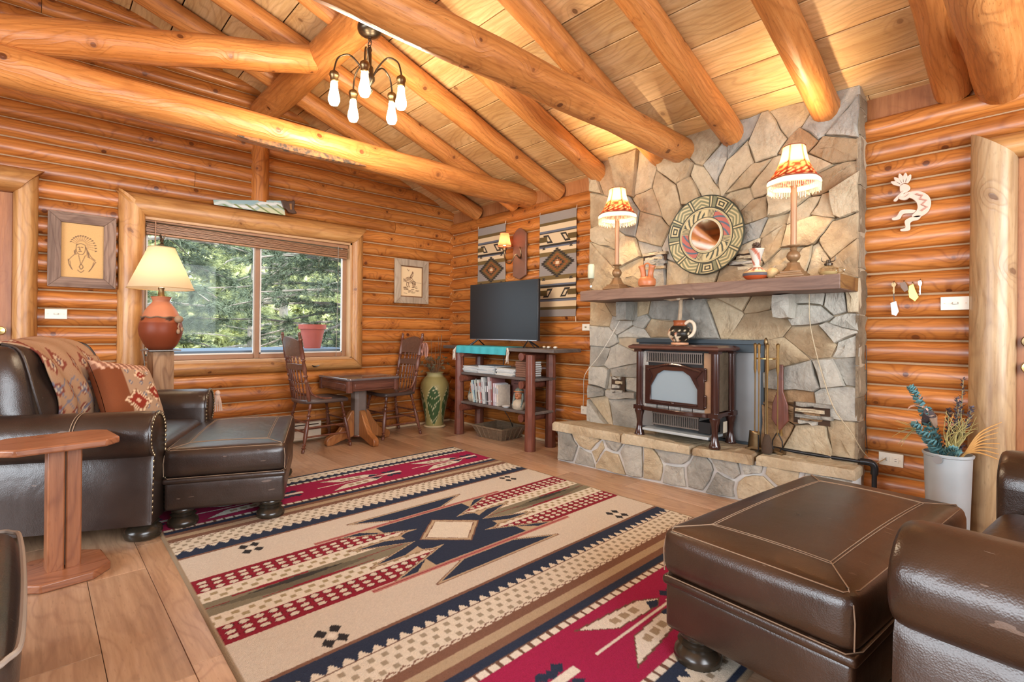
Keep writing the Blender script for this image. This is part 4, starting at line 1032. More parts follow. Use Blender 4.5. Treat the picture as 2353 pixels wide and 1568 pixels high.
# twin-necked wedding vase
wv = thing('wedding_vase', 'orange clay wedding vase with two necks joined by a handle', 'vase', (3.25, 2.045, MZ)); CLAY = plain('orange_clay', (.50, .165, .060), .38, 0, .3, 9)
mb = MB(); mb.lathe([(.040, 0), (.058, .012), (.064, .035), (.060, .058), (.045, .074), (.0, .082)], 24, cap=False); mb.build('body', CLAY, wv)
for s in (-1, 1):
    mb = MB(); mb.tube([(0, s*.026, .06), (0, s*.030, .10), (0, s*.038, .14), (0, s*.044, .158)], [.024, .019, .021, .027], 14, cap=False); o = mb.build('neck', CLAY, wv); so = o.modifiers.new('s', 'SOLIDIFY'); so.thickness = .003
mb = MB(); mb.tube(smoothed([(0, -.030, .150), (0, -.018, .168), (0, 0, .174), (0, .018, .168), (0, .030, .150)], 4), .006, 8); mb.build('handle', CLAY, wv)
# flared vase with a pine cone
def fv_print(co):
    z = co[:, 2]; a = np.arctan2(co[:, 1], co[:, 0]); c = np.tile(np.array(L(196, 190, 176)), (len(z), 1)); c[z < .055] = L(206, 170, 118)
    fe = (z < .075) & (z > .045) & (((a*9) % 1) < (z-.045)/.03); c[fe] = L(150, 96, 70); c[z < .040] = L(88, 84, 88); c[z < .024] = L(186, 84, 44)
    c[(z > .09) & (np.sin(a*3+z*60) > .55)] = L(176, 104, 82); return c
fv = thing('flared_vase', 'squat painted pottery vase with a tall flaring grey neck', 'vase', (3.25, 1.28, MZ))
mb = MB(); P_ = [(p.x, p.z) for p in smoothed([(r, 0, z) for r, z in [(.048, 0), (.066, .014), (.078, .030), (.070, .050), (.040, .070), (.021, .086), (.023, .11), (.032, .150), (.045, .186), (.046, .190)]], 4)]
mb.lathe(P_, 40, cap=False); o = mb.build('body', printed('pottery_paint', .35), fv, smooth=180); paint(o, fv_print); so = o.modifiers.new('s', 'SOLIDIFY'); so.thickness = .004
pc = thing('pine_cone', 'dark open pine cone sitting in the flared pottery vase', 'pine cone', (3.25, 1.28, MZ+.178)); CONE = plain('cone_scales', (.085, .045, .025), .7, 0, .4, 40)
mb = MB(); mb.ell((0, 0, .022), (.016, .016, .026)); mb.build('core', CONE, pc)
for i in range(34):
    a = i*2.4; z = .004+.038*i/34; r = .030*math.sin(PI*(.25+.7*i/34)); M = RZ(a) @ RY(-.35-.5*i/34)
    mb = MB(); mb.add([M @ Vector(p) for p in ((.006, -.004, 0), (r, -.009, .002), (r+.006, 0, .006), (r, .009, .002), (.006, .004, 0), (r*.8, 0, -.004))], [(0, 1, 5), (1, 2, 5), (2, 3, 5), (3, 4, 5), (0, 5, 4), (0, 4, 3, 2, 1)])
    o = mb.build('scale', CONE, pc, smooth=0); o.location = (0, 0, z)
wb_ = thing('woven_gourd', 'small tan woven gourd on the mantel between the flared vase and lamp', 'ornament', (3.25, 1.185, MZ))
mb = MB(); mb.ell((0, 0, .034), (.034, .036, .034), 16, 10); mb.build('body', plain('woven_straw', (.50, .34, .16), .8, 0, .4, 60, .6), wb_); mb = MB(); mb.tube([(0, 0, .064), (.0, -.012, .078), (.0, -.03, .076)], [.006, .004, .002], 6); mb.build('stem', PALE, wb_)
# oil lamp without its chimney
ol = thing('oil_lamp', 'small clear glass oil lamp with metal burner at the end of the mantel', 'oil lamp', (3.30, .905, MZ)); GLS = glass('lamp_glass', (.95, .93, .84), .18)
mb = MB(); mb.lathe([(.030, 0), (.044, .010), (.052, .026), (.046, .044), (.024, .056), (.018, .062)], 24); mb.build('font', GLS, ol)
mb = MB(); mb.lathe([(.026, .003), (.042, .012), (.047, .024), (.0, .025)], 20, cap=False); mb.build('lamp_oil', plain('lamp_oil', (.66, .52, .28), .1), ol)
mb = MB(); mb.lathe([(.020, .060), (.022, .072), (.012, .078), (.010, .092), (.0, .095)], 14); mb.build('burner', BRONZE, ol)
mb = MB(); mb.tube(smoothed([(0, -.034, .108), (0, -.030, .085), (0, .0, .082), (0, .030, .085), (0, .034, .108)], 4), .0025, 6); mb.build('chimney_prongs', BRONZE, ol)
mb = MB(); mb.tube([(.06*0, -.046+.020*math.cos(a), .030+.014*math.sin(a)) for a in np.linspace(0, 2*PI, 13)[:-1]], .0035, 6, closed=True); mb.v = [(p[0], p[1]-.012, p[2]) for p in mb.v]; mb.build('finger_loop', GLS, ol)
# pale green glass candle stand at the far end
cs = thing('candle_stand', 'pale green glass candle on a slender crystal stand at the mantel end', 'candle stand', (3.24, 2.545, MZ)); 
mb = MB(); mb.lathe([(.036, 0), (.030, .008), (.008, .02), (.012, .04), (.007, .06), (.022, .085), (.026, .095), (.008, .10)], 16); mb.build('stand', glass('crystal', (.93, .92, .85), .25), cs)
mb = MB(); mb.lathe([(.020, .10), (.026, .108), (.027, .20), (.022, .212), (.0, .214)], 16); mb.build('candle', plain('pale_green_wax', (.52, .55, .40), .4), cs)
# painted jug and driftwood cross on the stove
def jug_print(co):
    z = co[:, 2]; a = np.arctan2(co[:, 1], co[:, 0]); c = np.tile(np.array(L(44, 38, 30)), (len(z), 1)); c[z > .135] = L(150, 82, 48); c[z < .016] = L(206, 150, 112)
    w = (z > .02) & (z < .128) & (np.sin(a*2.2+2.0+z*14) > .25); c[w] = L(226, 204, 172); v = w & (np.sin(a*6-z*70) > .72); c[v] = L(176, 116, 84); s = (~w) & (z > .03) & (z < .12) & (np.sin(a*11)*np.sin(z*140) > .8); c[s] = L(220, 200, 165); return c
jg = thing('painted_jug', 'round black and cream painted jug with coiled handle standing on the stove', 'jug', (3.40, 1.868, HZ+.676))
mb = MB(); P_ = [(p.x, p.z) for p in smoothed([(r, 0, z) for r, z in [(.060, 0), (.060, .014), (.048, .020), (.078, .055), (.084, .082), (.070, .118), (.046, .138), (.044, .160), (.050, .172)]], 4)]
mb.lathe(P_, 40, cap=False); o = mb.build('body', printed('jug_paint', .3), jg, smooth=180); paint(o, jug_print); so = o.modifiers.new('s', 'SOLIDIFY'); so.thickness = .004
mb = MB(); mb.tube(smoothed([(0, -.040, .150), (0, -.075, .168), (0, -.105, .150), (0, -.112, .11), (0, -.095, .072), (-.02, -.072, .055)], 5), [.012]*26, 10); mb.build('handle', CREAM, jg)
cr = thing('driftwood_cross', 'pale driftwood cross standing in the neck of the painted jug', 'cross', (3.40, 1.868, HZ+.80)); DW = plain('driftwood', (.42, .31, .20), .85, 0, .35, 25, .5)
mb = MB(); mb.tube([(0, .004, -.04), (0, .002, .05), (.003, -.004, .15), (0, -.006, .24), (.002, -.010, .335)], [.014, .015, .014, .013, .006], 8); mb.build('upright', DW, cr)
mb = MB(); mb.tube([(-.018, .118, .205), (-.02, .06, .20), (-.02, 0, .207), (-.02, -.06, .215), (-.018, -.10, .228), (-.016, -.135, .215)], [.003, .011, .013, .014, .018, .008], 8); mb.tube([(-.018, -.10, .225), (-.018, -.118, .19)], [.010, .004], 6); mb.build('crosspiece', DW, cr)
mb = MB(); mb.ell((-.030, -.003, .208), (.007, .018, .016)); mb.build('knob', CREAM, cr)
# ================================================================ leather chairs and ottomans
NAIL = plain('nailhead', (.36, .27, .16), .32, .9, .1)
def bun(par, x, y, r=.075, h=.10):
    mb = MB(); mb.lathe([(r*.72, h), (r*.78, h-.008), (r*.74, h-.02), (r*.62, h-.026), (r*.84, h-.036), (r*.66, h-.046), (r*.95, h-.064), (r, h*.22), (r*.92, .006), (r*.7, 0)], 24, (x, y, 0)); return mb.build('foot', BUN, par, smooth=50)
def seam(par, pts, r=.0030, mat=STITCH, name='stitching'):
    mb = MB(); mb.tube(pts, r, 5); return mb.build(name, mat, par)
def welt(par, pts, r=.006, mat=None, closed=False, name='welt'):
    mb = MB(); mb.tube(pts, r, 7, closed=closed); return mb.build(name, mat or LEATHER, par)
def arm_profile(n=22):
    """outline of a rolled arm seen from the front: (across, up), inside edge at 0, outside at w"""
    r = .118; cxx, czz = .125, .530
    pts = [(.0, .10), (.0, czz)]
    a = PI*1.0
    for k in range(n+1):
        t = PI - (PI*1.32)*k/n; pts.append((cxx+r*1.06*math.cos(t), czz+r*math.sin(t)))
    pts += [(.205, .40), (.215, .25), (.22, .10)]
    return pts
def armchair(name, label, loc, rz, W=1.24, depth=1.0, lea=LEATHER, nails=True, tc=0):
    """deep club chair facing local +x; origin on the floor at the middle of the front"""
    t = thing(name, label, 'armchair', loc, rz)
    prof = arm_profile(); h2 = W/2
    mb = MB(); mb.rbox((-depth/2-.0, 0, .215), (depth-.06, W-.16, .25), .02, 3); mb.build('base', lea, t, smooth=60)
    for s in (-1, 1):
        # arm: profile swept along the depth with a rounded front
        n = len(prof); vs = []; fs = []; cx = sum(p[0] for p in prof)/n; cz = sum(p[1] for p in prof)/n
        st_ = [(-depth+.04, 1.0), (-.75, 1.0), (-.5, 1.0), (-.25, 1.0), (-.07, 1.0), (-.028, .985), (-.010, .95), (-.002, .90)]
        for x, q in st_:
            for a, z in prof: vs.append((x, s*(h2-.215+cx+(a-cx)*q), cz+(z-cz)*q if z > .11 else z))
        m = len(st_)
        for i in range(m-1):
            for k in range(n): j = (k+1) % n; fs.append((i*n+k, i*n+j, (i+1)*n+j, (i+1)*n+k))
        fs.append(tuple(range(n-1, -1, -1))); fs.append(tuple((m-1)*n+k for k in range(n)))
        if s < 0: fs = [f[::-1] for f in fs]
        fs = [f[::-1] for f in fs]
        mb = MB(); mb.add(vs, fs); ar = mb.build('arm', lea, t, smooth=60)
        if nails:
            # front panel with nailheads round it
            mb = MB(); pts = []
            for k in range(1, n):
                a, z = prof[k]; b, w = prof[k-1]; l = math.dist((a, z), (b, w)); q = max(1, int(l/.026))
                for e in range(q): f_ = e/q; pts.append((cx+(b+(a-b)*f_-cx)*.86, cz+(w+(z-w)*f_-cz)*.93))
            for a, z in pts:
                if z > .11: mb.ell((.001, s*(h2-.215+a), z), (.006, .009, .009), 8, 4)
            o = mb.build('nailhead_trim', NAIL, ar); o['kind'] = 'stuff'
            welt(ar, [(-.004, s*(h2-.215+cx+(a-cx)*.93), cz+(z-cz)*.965) for a, z in prof[1:]], .007, lea)
        for x in (-.32, -.66):
            for dx in (-.006, .006):
                seam(ar, [(x+dx-.02*max(0, .5-z), s*(h2-.215+a+.002), z+.0015) for a, z in prof[1:]] if 1 else [], .0019)
    # seat cushion and back
    sw = W-.45
    mb = MB(); mb.rbox((-.39+tc/2, 0, .385), (.76+tc, sw + (.10 if tc else 0), .16), .055, 5, top=.03, side=.012); c = mb.build('seat_cushion', lea, t, smooth=80)
    for e in (-1, 1): seam(c, [(-.02+.012*(1-(2*k/12-1)**2), (2*k/12-1)*(sw/2-.04), .425*(1) if e > 0 else .355) for k in range(13)], .004, lea, 'welt')
    M = RY(-.24)
    mb = MB(); mb.rbox((-.70, 0, .70), (.24, sw+.06, .56), .10, 6, top=.0, side=.05, M=M, wob=.004); b = mb.build('back_cushion', lea, t, smooth=80)
    mb = MB(); mb.rbox((-.84, 0, .54), (.13, W-.12, .78), .06, 4, M=RY(-.16)); mb.build('back_frame', lea, t, smooth=80)
    for s in (-1, 1):
        arc = [M @ Vector((.125, s*(sw/2-.02), -.24)), M @ Vector((.132, s*(sw/2-.0), 0)), M @ Vector((.11, s*(sw/2-.03), .22)), M @ Vector((.03, s*(sw/2-.06), .285))]
        welt(b, smoothed([p+Vector((-.70, 0, .70)) for p in arc], 5), .007, lea)
    for x in (-.075, -depth+.12):
        for s in (-1, 1): bun(t, x, s*(h2-.13), .085, .115)
    return t
CH1 = armchair('armchair', 'dark brown leather armchair with nailhead rolled arms, patterned pillow and throw on it', (.69, 3.60, 0), math.radians(-24.9))
CH2 = armchair('armchair', 'brown leather armchair with rolled arms standing near the metal pail and door', (2.03, .20, 0), math.radians(85.4), 1.34, .95, LEATHER_B, nails=False)
CH3 = armchair('armchair', 'dark leather armchair seen in part beside the small wooden side table', (-.112, 1.72, 0), math.radians(1), 1.22, .95, LEATHER, nails=False, tc=.095)
c3 = [o for o in CH3.children if o.name.startswith('seat_cushion')][0]
w_ = (1.22-.45+.10)/2; xf = .085
welt(c3, smoothed([(-.6, s_*(w_-.004), .452) if abs(s_) == 1 else None for s_ in (1,)] + [(-.2, w_+.004, .452), (xf-.06, w_-.002, .452), (xf-.012, w_-.03, .452), (xf+.006, w_-.10, .452), (xf+.012, 0, .454), (xf+.006, -w_+.10, .452), (xf-.012, -w_+.03, .452), (xf-.06, -w_+.002, .452), (-.2, -w_-.004, .452), (-.6, -w_+.004, .452)], 5), .0065, plain('cushion_welt', (.30, .25, .21), .4))
# side welt of the partly seen chair's arms
for ar in [o for o in CH3.children if o.name.startswith('arm')]:
    s = 1 if sum(v.co.y for v in ar.data.vertices) > 0 else -1
    welt(ar, [(-.006, s*(.61-.215+.11+(a-.11)*.97), .4+(z-.4)*.985) for a, z in arm_profile()[1:]], .009, plain('grey_welt', (.20, .17, .15), .4))
def ottoman(label, loc, rz, lea, dx=.57, dy=1.05):
    t = thing('ottoman', label, 'ottoman', loc, rz, group='leather ottomans')
    mb = MB(); mb.rbox((0, 0, .18), (dx-.02, dy-.02, .15), .018, 4); mb.build('base', lea, t, smooth=60)
    mb = MB(); mb.rbox((0, 0, .262), (dx-.004, dy-.004, .032), .014, 4); mb.build('border_band', lea, t, smooth=60)
    mb = MB(); mb.rbox((0, 0, .353), (dx, dy, .155), .040, 8, top=.028, side=.012); c = mb.build('cushion', lea, t, smooth=80)
    def zt(x, y): u, v = x/(dx/2), y/(dy/2); return .4305+.028*(1-u*u)*(1-v*v)
    ix, iy = dx/2-.11, dy/2-.14
    def ln(a, b, n=10): return [(a[0]+(b[0]-a[0])*k/n, a[1]+(b[1]-a[1])*k/n, zt(a[0]+(b[0]-a[0])*k/n, a[1]+(b[1]-a[1])*k/n)+.0005) for k in range(n+1)]
    q = [(-ix, -iy), (ix, -iy), (ix, iy), (-ix, iy)]
    for k in range(4):
        a, b = q[k], q[(k+1) % 4]
        for o_ in (0, .010):
            s_ = [(p[0]*(1+o_/.2), p[1]*(1+o_/.4)) for p in (a, b)]; seam(c, ln(*s_), .0016)
        w = (math.copysign(dx/2-.03, a[0]), math.copysign(dy/2-.03, a[1])); seam(c, ln(a, w, 5), .0022)
        seam(c, [(w[0], w[1], zt(*w)-.002), (math.copysign(dx/2-.013, w[0]), math.copysign(dy/2-.013, w[1]), .40), (math.copysign(dx/2-.008, w[0]), math.copysign(dy/2-.008, w[1]), .36), (math.copysign(dx/2-.010, w[0]), math.copysign(dy/2-.010, w[1]), .29)], .0022)
    e = .028
    for zz, ee, r in ((.424, .014, .0018), (.279, .004, .0018)):
        P = []
        for k in range(4):
            a = (math.copysign(dx/2-ee, q[k][0]), math.copysign(dy/2-ee, q[k][1])); b = (math.copysign(dx/2-ee, q[(k+1) % 4][0]), math.copysign(dy/2-ee, q[(k+1) % 4][1]))
            for j in range(8):
                f_ = .04+.92*j/7; P.append((a[0]+(b[0]-a[0])*f_ , a[1]+(b[1]-a[1])*f_, zz))
        mb = MB(); mb.tube(P, r, 5, closed=True); mb.build('stitching', STITCH, c)
    for sx in (-1, 1):
        for sy in (-1, 1): bun(t, sx*(dx/2-.085), sy*(dy/2-.085), .075, .105)
    return t
ottoman('dark leather ottoman pushed against the armchair that holds the pillow', (.965, 3.55, 0), math.radians(-22.5), LEATHER, .60, 1.05)
ottoman('brown scuffed leather ottoman standing on the rug corner near the hearth', (2.03, .565, 0), math.radians(85.0), LEATHER_B, .56, 1.10)
# ---- woven throw over the back of the first chair, and the pillow
def weave(co, s=1.0):
    n = len(co); x, y, z = co[:, 0]*s, co[:, 1]*s, co[:, 2]*s; c = np.tile(np.array(L(172, 136, 106)), (n, 1))
    u = y*9; v = z*9 + x*6; a = np.abs(((u) % 1)-.5); b = np.abs((v % 1)-.5)
    c[(a+b) < .34] = L(128, 66, 52); c[(a+b) < .20] = L(196, 174, 146); c[(a+b) < .10] = L(96, 72, 84)
    st_ = (np.floor(v*.5).astype(int) % 3) == 0; c[st_ & (a+b > .42)] = L(168, 92, 56); c[st_ & (np.sin(u*26) > .55) & (a+b > .42)] = L(208, 184, 150); e = ((np.floor(v*.5).astype(int) % 3) == 1) & (np.abs(a-b) < .05); c[e] = L(120, 118, 130); return c
th_ = MB()
path = smoothed([(-.34, 0, .482), (-.45, 0, .488), (-.490, 0, .55), (-.502, 0, .70), (-.548, 0, .86), (-.62, 0, .965), (-.70, 0, 1.01), (-.80, 0, 1.005), (-.91, 0, .94), (-.945, 0, .75)], 8)
npth = len(path)
def thf(u, v):
    f = u*(npth-1); i = min(int(f), npth-2); p = path[i].lerp(path[i+1], f-i); w = (v-.5)*.60
    y = .0 + w + .02*math.sin(f*.35); k = max(0, 1-abs(y)/.42)
    return Vector((p.x+.010*math.sin(v*21+f*.2)+.03*(1-k)*(-1 if p.z > .55 else 0)*.6, y, p.z+.004*math.sin(v*17)-.02*(abs(w)/.28)**2*(p.z > .9)))
th_.grid(140, 60, thf); o = th_.build('throw_blanket', printed('woven_throw', .95, .5, 220), None, smooth=180); paint(o, weave)
o.location = CH1.location; o.rotation_euler = CH1.rotation_euler; so = o.modifiers.new('s', 'SOLIDIFY'); so.thickness = .008; so.offset = 1
tag(o, 'rust and cream woven throw draped over the back of the pillow armchair', 'throw')
def pillow_print(co):
    n = len(co); u, v = co[:, 1]/.20, co[:, 2]/.20; c = np.tile(np.array(L(172, 142, 116)), (n, 1))
    c[(u < -.35)] = L(124, 70, 42); c[(v > .66)] = L(150, 104, 84); w = (np.abs(((u*2.6) % 1)-.5)+np.abs(((v*2.6) % 1)-.5)); c[(w < .22) & (u > -.3)] = L(104, 108, 126); c[(w < .12) & (u > -.3)] = L(206, 184, 156); c[(v > .62) & (np.sin(u*30+v*12) > .3)] = L(214, 176, 150)
    for cu, cv, s in ((-.10, -.42, .40), (.66, -.10, .34), (.25, .45, .20)):
        d = np.abs(u-cu)/1.25+np.abs(v-cv); c[d < s] = L(226, 200, 168); tt = (d < s) & (np.sin(np.arctan2(v-cv, u-cu)*26) > .1) & (d > s*.7); c[tt] = L(136, 92, 66); c[d < s*.68] = L(140, 52, 36); c[d < s*.2] = L(214, 180, 150)
    return c
pw = MB(); N_ = 44
def pil(s_):
    def f(u, v):
        a, b = 2*u-1, 2*v-1; q = max(0, (1-a**4)*(1-b**4)); pin = 1-.07*(1-a*a)*(abs(b) > .0)*abs(b)**6; pin2 = 1-.07*(1-b*b)*abs(a)**6
        return Vector((s_*(.070*q**.5+.002), a*.205*pin2, b*.205*pin))
    return f
pw.grid(N_, N_, pil(1)); k0 = len(pw.v); pw.grid(N_, N_, pil(-1)); pw.f[N_*N_:] = [f[::-1] for f in pw.f[N_*N_:]]
o = pw.build('throw_pillow', printed('kilim_pillow', .95, .4, 200), None, smooth=180); paint(o, pillow_print)
q_ = CH1.matrix_basis
from mathutils import Euler
Mch = Matrix.Translation(CH1.location) @ Euler((0, 0, math.radians(-24.9))).to_matrix().to_4x4()
o.matrix_world = Mch @ Matrix.Translation((-.355, .12, .672)) @ Euler((math.radians(-10), math.radians(-28), math.radians(-20))).to_matrix().to_4x4()
tag(o, 'square kilim patterned throw pillow leaning in the leather armchair', 'pillow')
# pale tassel hanging beyond the far arm
mb = MB(); mb.ell((0, 0, .0), (.018, .018, .02))
for k in range(14): a = k*.45; mb.tube([(.008*math.cos(a), .008*math.sin(a), -.01), (.022*math.cos(a), .022*math.sin(a), -.06), (.03*math.cos(a), .03*math.sin(a), -.13)], .0035, 4)
o = mb.build('tassel', plain('pale_tassel', (.66, .48, .38), .9), None); o.location = (.985, 4.19, .60); tag(o, 'pale pink tassel hanging at the far arm of the pillow armchair', 'tassel')

# ---- small rustic side table
t = thing('side_table', 'small reddish wooden side table on one square post with octagonal base', 'side table', (.092, 2.935, 0), math.radians(6))
TW_H = wood('cedar_flat', (.22, .078, .034), (.32, .125, .058), (.40, .175, .09), axis='X', grain=9, rough=.33, knots=.4, line=.3, rand=.1)
def octo(a, b, c): return [(-a+c, -b), (a-c, -b), (a, -b+c), (a, b-c), (a-c, b), (-a+c, b), (-a, b-c), (-a, -b+c)]
mb = MB(); mb.prism(octo(.155, .165, .07), .035); mb.build('base', TW_H, t, bevel=.006)
mb = MB(); mb.box((-.024, 0, .295), (.056, .095, .53), RZ(.0)); mb.box((.034, .003, .295), (.054, .090, .53), RZ(.02)); mb.build('post', TABLEW, t, bevel=.006)
mb = MB(); mb.box((.006, -.0005, .30), (.004, .078, .50)); mb.build('post_crack', DARKGAP, t)
mb = MB(); mb.prism(octo(.20, .165, .055), .030); mb.v = [(p[0]-.02, p[1], p[2]+.557) for p in mb.v]; mb.build('table_top', TW_H, t, bevel=.008)

# ---- lamp on a post behind the chair
LPX, LPY = .690, 4.56
t = thing('lamp_stand', 'square timber post pedestal with thin metal top standing before the window', 'pedestal', (LPX, LPY, 0), math.radians(8))
mb = MB(); mb.box((0, 0, .46), (.135, .135, .88)); mb.build('post', POSTW, t, bevel=.004)
mb = MB(); mb.box((.0, 0, .907), (.205, .205, .010)); mb.build('top_plate', plain('grey_metal', (.28, .28, .27), .4, .7), t, bevel=.002)
mb = MB(); mb.box((0, 0, .012), (.24, .24, .024)); mb.build('foot_plate', POSTW, t, bevel=.004)
def pot_print(co):
    z = co[:, 2]; a = np.arctan2(co[:, 1], co[:, 0]); c = np.tile(np.array(L(122, 58, 34)), (len(z), 1)); c[z > .235] = L(182, 116, 84); c[(z < .235) & (z > .20)] = L(146, 76, 46); c[np.abs(z-.200) < .003] = L(70, 34, 20); c[z > .385] = L(150, 84, 56)
    m = (z > .205) & (z < .235) & ((np.abs(((a/(2*PI)*12) % 1)-.5)) < (z-.205)/.06) & ((np.floor(a/(2*PI)*12).astype(int) % 3) == 0); c[m] = L(60, 34, 24); return c
t = thing('table_lamp', 'big round clay pot lamp with lit cream shade in front of the window', 'lamp', (LPX, LPY, .913))
mb = MB(); P_ = [(p.x, p.z) for p in smoothed([(r, 0, z) for r, z in [(.075, 0), (.100, .03), (.132, .10), (.139, .155), (.131, .205), (.119, .238), (.116, .25), (.094, .30), (.060, .345), (.054, .36), (.064, .385), (.064, .392)]], 5)]
mb.lathe(P_, 48); o = mb.build('body', printed('clay_pot', .42), t, smooth=180); paint(o, pot_print)
mb = MB(); mb.tube([(.1225*math.cos(a), .1225*math.sin(a), .238+.004*math.sin(9*a)) for a in np.linspace(0, 2*PI, 61)[:-1]], .0055, 6, closed=True); mb.build('leather_cord', plain('leather_cord', (.16, .09, .05), .8), t)
mb = MB(); A_ = -.85; ux, uy = math.cos(A_), math.sin(A_)
mb.ell((.142*ux, .142*uy, .225), (.030, .030, .028), 14, 10); mb.tube([(.147*ux, .147*uy, .20), (.150*ux-.01, .150*uy, .17), (.150*ux, .150*uy, .14)], .005, 6); mb.ell((.155*ux-.012, .155*uy, .135), (.013, .013, .02)); mb.ell((.155*ux+.012, .155*uy+.01, .15), (.012, .012, .018)); mb.build('gourd_charm', plain('gourd', (.30, .18, .10), .6), t)
SHC = shade_cloth('lamp_shade_cloth', (.70, .57, .40))
mb = MB(); n = 64
prof = [(.212, .452), (.209, .457), (.150, .60), (.087, .752), (.085, .757)]
mb.lathe(prof, n, cap=False); sh = mb.build('lamp_shade', SHC, t, smooth=60)
for r, z in ((.212, .452), (.0855, .757)):
    mb = MB(); mb.tube([(r*math.cos(a), r*math.sin(a), z) for a in np.linspace(0, 2*PI, 65)[:-1]], .003, 5, closed=True); mb.build('shade_rim', plain('shade_edge', (.50, .34, .17), .7), sh)
mb = MB(); mb.lathe([(.03, .392), (.022, .40), (.018, .44), (.022, .46), (.0, .465)], 14); mb.build('socket', OLDBRASS, t)
mb = MB(); mb.lathe([(.014, .465), (.018, .50), (.032, .545), (.034, .57), (.022, .60), (.0, .61)], 16); mb.build('bulb', glow('big_lamp_bulb', (1, .78, .48), 8), t)
mb = MB(); mb.tube([(.0, .0, .60), (0, 0, .79)], .003, 6); mb.lathe([(.012, .775), (.016, .785), (.006, .795), (.014, .81), (.010, .825)], 10); 
for k in range(3): a = k*2.1; mb.tube([(0, 0, .82), (.014*math.cos(a), .014*math.sin(a), .835), (.022*math.cos(a), .022*math.sin(a), .856)], [.006, .006, .003], 6)
mb.build('finial', BRONZE, t)
for a in (0, 2.09, 4.19):
    mb = MB(); mb.tube([(0, 0, .752), (.085*math.cos(a), .085*math.sin(a), .755)], .002, 5); mb.build('shade_spider', OLDBRASS, sh)
l_ = light('table_lamp_light', 'POINT', (0, 0, .575), 5.5, (1, .75, .47), shadow_soft_size=.04); l_.parent = t
cord_of(t, 'cord', [(LPX-.09, LPY+.03, .92), (LPX-.105, LPY+.03, .90), (LPX-.09, LPY+.05, .78), (LPX-.085, LPY+.075, .55), (LPX-.085, LPY+.10, .2), (LPX-.09, LPY+.2, .02)], .003)
# little framed photo behind the chair on a low box
fx = thing('photo_frame', 'small pale framed photo on a wooden box behind the pillow armchair', 'photo frame', (.555, 4.66, .60), math.radians(-10))
mb = MB()
for c, d in (((0, 0, .065), (.13, .012, .012)), ((0, 0, -.065+.07*0), (.13, .012, .012))): pass
for c, d in (((0, 0, .124), (.135, .014, .014)), ((0, 0, .007), (.135, .014, .014)), ((-.06, 0, .065), (.014, .014, .11)), ((.06, 0, .065), (.014, .014, .11))): mb.box(c, d)
mb.build('frame', PALE, fx, bevel=.002)
def ph_print(co):
    c = np.tile(np.array(L(54, 40, 38)), (len(co), 1)); d = np.hypot(co[:, 0]+.005, (co[:, 2]-.06)*.9); c[d < .034] = L(176, 120, 84); c[(d < .026)] = L(120, 70, 48); c[(co[:, 0] > .03) & (co[:, 2] > .08)] = L(150, 130, 130); return c
mb = MB(); mb.grid(24, 24, lambda u, v: Vector(((u-.5)*.108, -.001, .012+v*.106))); o = mb.build('photo', printed('photo_print', .4), fx, smooth=0); paint(o, ph_print)
bxx = thing('storage_box', 'low wooden box standing behind the pillow armchair under the photo frame', 'box', (.53, 4.70, 0), math.radians(-10))
mb = MB(); mb.box((0, 0, .29), (.16, .20, .57)); mb.build('body', TW_H, bxx, bevel=.006); mb = MB(); mb.box((0, 0, .588), (.18, .22, .022)); mb.build('lid', TW_H, bxx, bevel=.005)
# ================================================================ TV stand and what it carries
TSX = 3.405; Y0s, Y1s = 3.215, 4.285
ts = thing('tv_stand', 'rustic red log television stand with three dark shelves', 'tv stand', (TSX, 3.75, 0)); OT = (TSX, 3.75, 0)
for x in (3.262, 3.53):
    for y in (3.235, 4.275):
        mb = MB(); mb.lathe([(.052, 0), (.050, .2), (.047, .5), (.046, .86)], 9, (x, y, 0)); mb.build('leg', REDLOG, ts, off=OT, smooth=30, bevel=.003)
for z in (.585, .285, .84):
    for y in (3.235, 4.275):
        y2 = y + (.082 if y < 3.7 else -.082); mb = MB(); mb.tube([(3.222, y2, z), (3.57, y2, z)], .036, 10); mb.build('cross_rail', REDLOG, ts, off=OT)
def live_edge(nm, y0, y1, x0, x1, z, th_, mat):
    g = random.Random(z); k = 14; top = [(x0+g.uniform(-.012, .012), y0+(y1-y0)*i/k) for i in range(k+1)]
    mb = MB(); mb.prism(top[::-1] + [(x1, y0), (x1, y1)], th_); mb.f = [f[::-1] for f in mb.f]; mb.v = [(p[0], p[1], p[2]+z) for p in mb.v]; return mb.build(nm, mat, ts, off=OT, smooth=30, bevel=.006)
live_edge('top_board', 2.93, 4.52, 3.225, 3.60, .885, .034, SHELFW)
live_edge('shelf_board', 3.19, 4.33, 3.255, 3.56, .622, .026, SHELFW)
live_edge('shelf_board', 3.19, 4.33, 3.245, 3.56, .322, .026, SHELFW)
TT = .920
# television
tv = thing('television', 'black flat screen TV standing on the rustic log stand', 'television', (3.40, 3.765, TT))
mb = MB(); mb.box((0, 0, .35), (.030, 1.0, .575)); mb.box((.03, 0, .30), (.05, .60, .30)); mb.build('cabinet', BLACK, tv, bevel=.004)
t_ = NT('tv_screen'); mb = MB(); mb.box((-.0158, 0, .353), (.002, .976, .545)); mb.build('screen', t_.set((.010, .011, .012), .34, 0, .35), tv, smooth=0)
mb = MB(); mb.box((-.012, 0, .0665), (.012, .97, .006)); mb.build('lower_trim', plain('silver_trim', (.5, .5, .5), .3, .8), tv, smooth=0)
for s in (-1, 1):
    mb = MB(); mb.tube([(-.10, s*.40-.0, .004), (-.01, s*.37, .068), (.10, s*.40, .004)], .007, 6); mb.tube([(-.02, s*.46, .004), (-.005, s*.37, .066)], .006, 6); mb.build('foot', BLACK, tv)
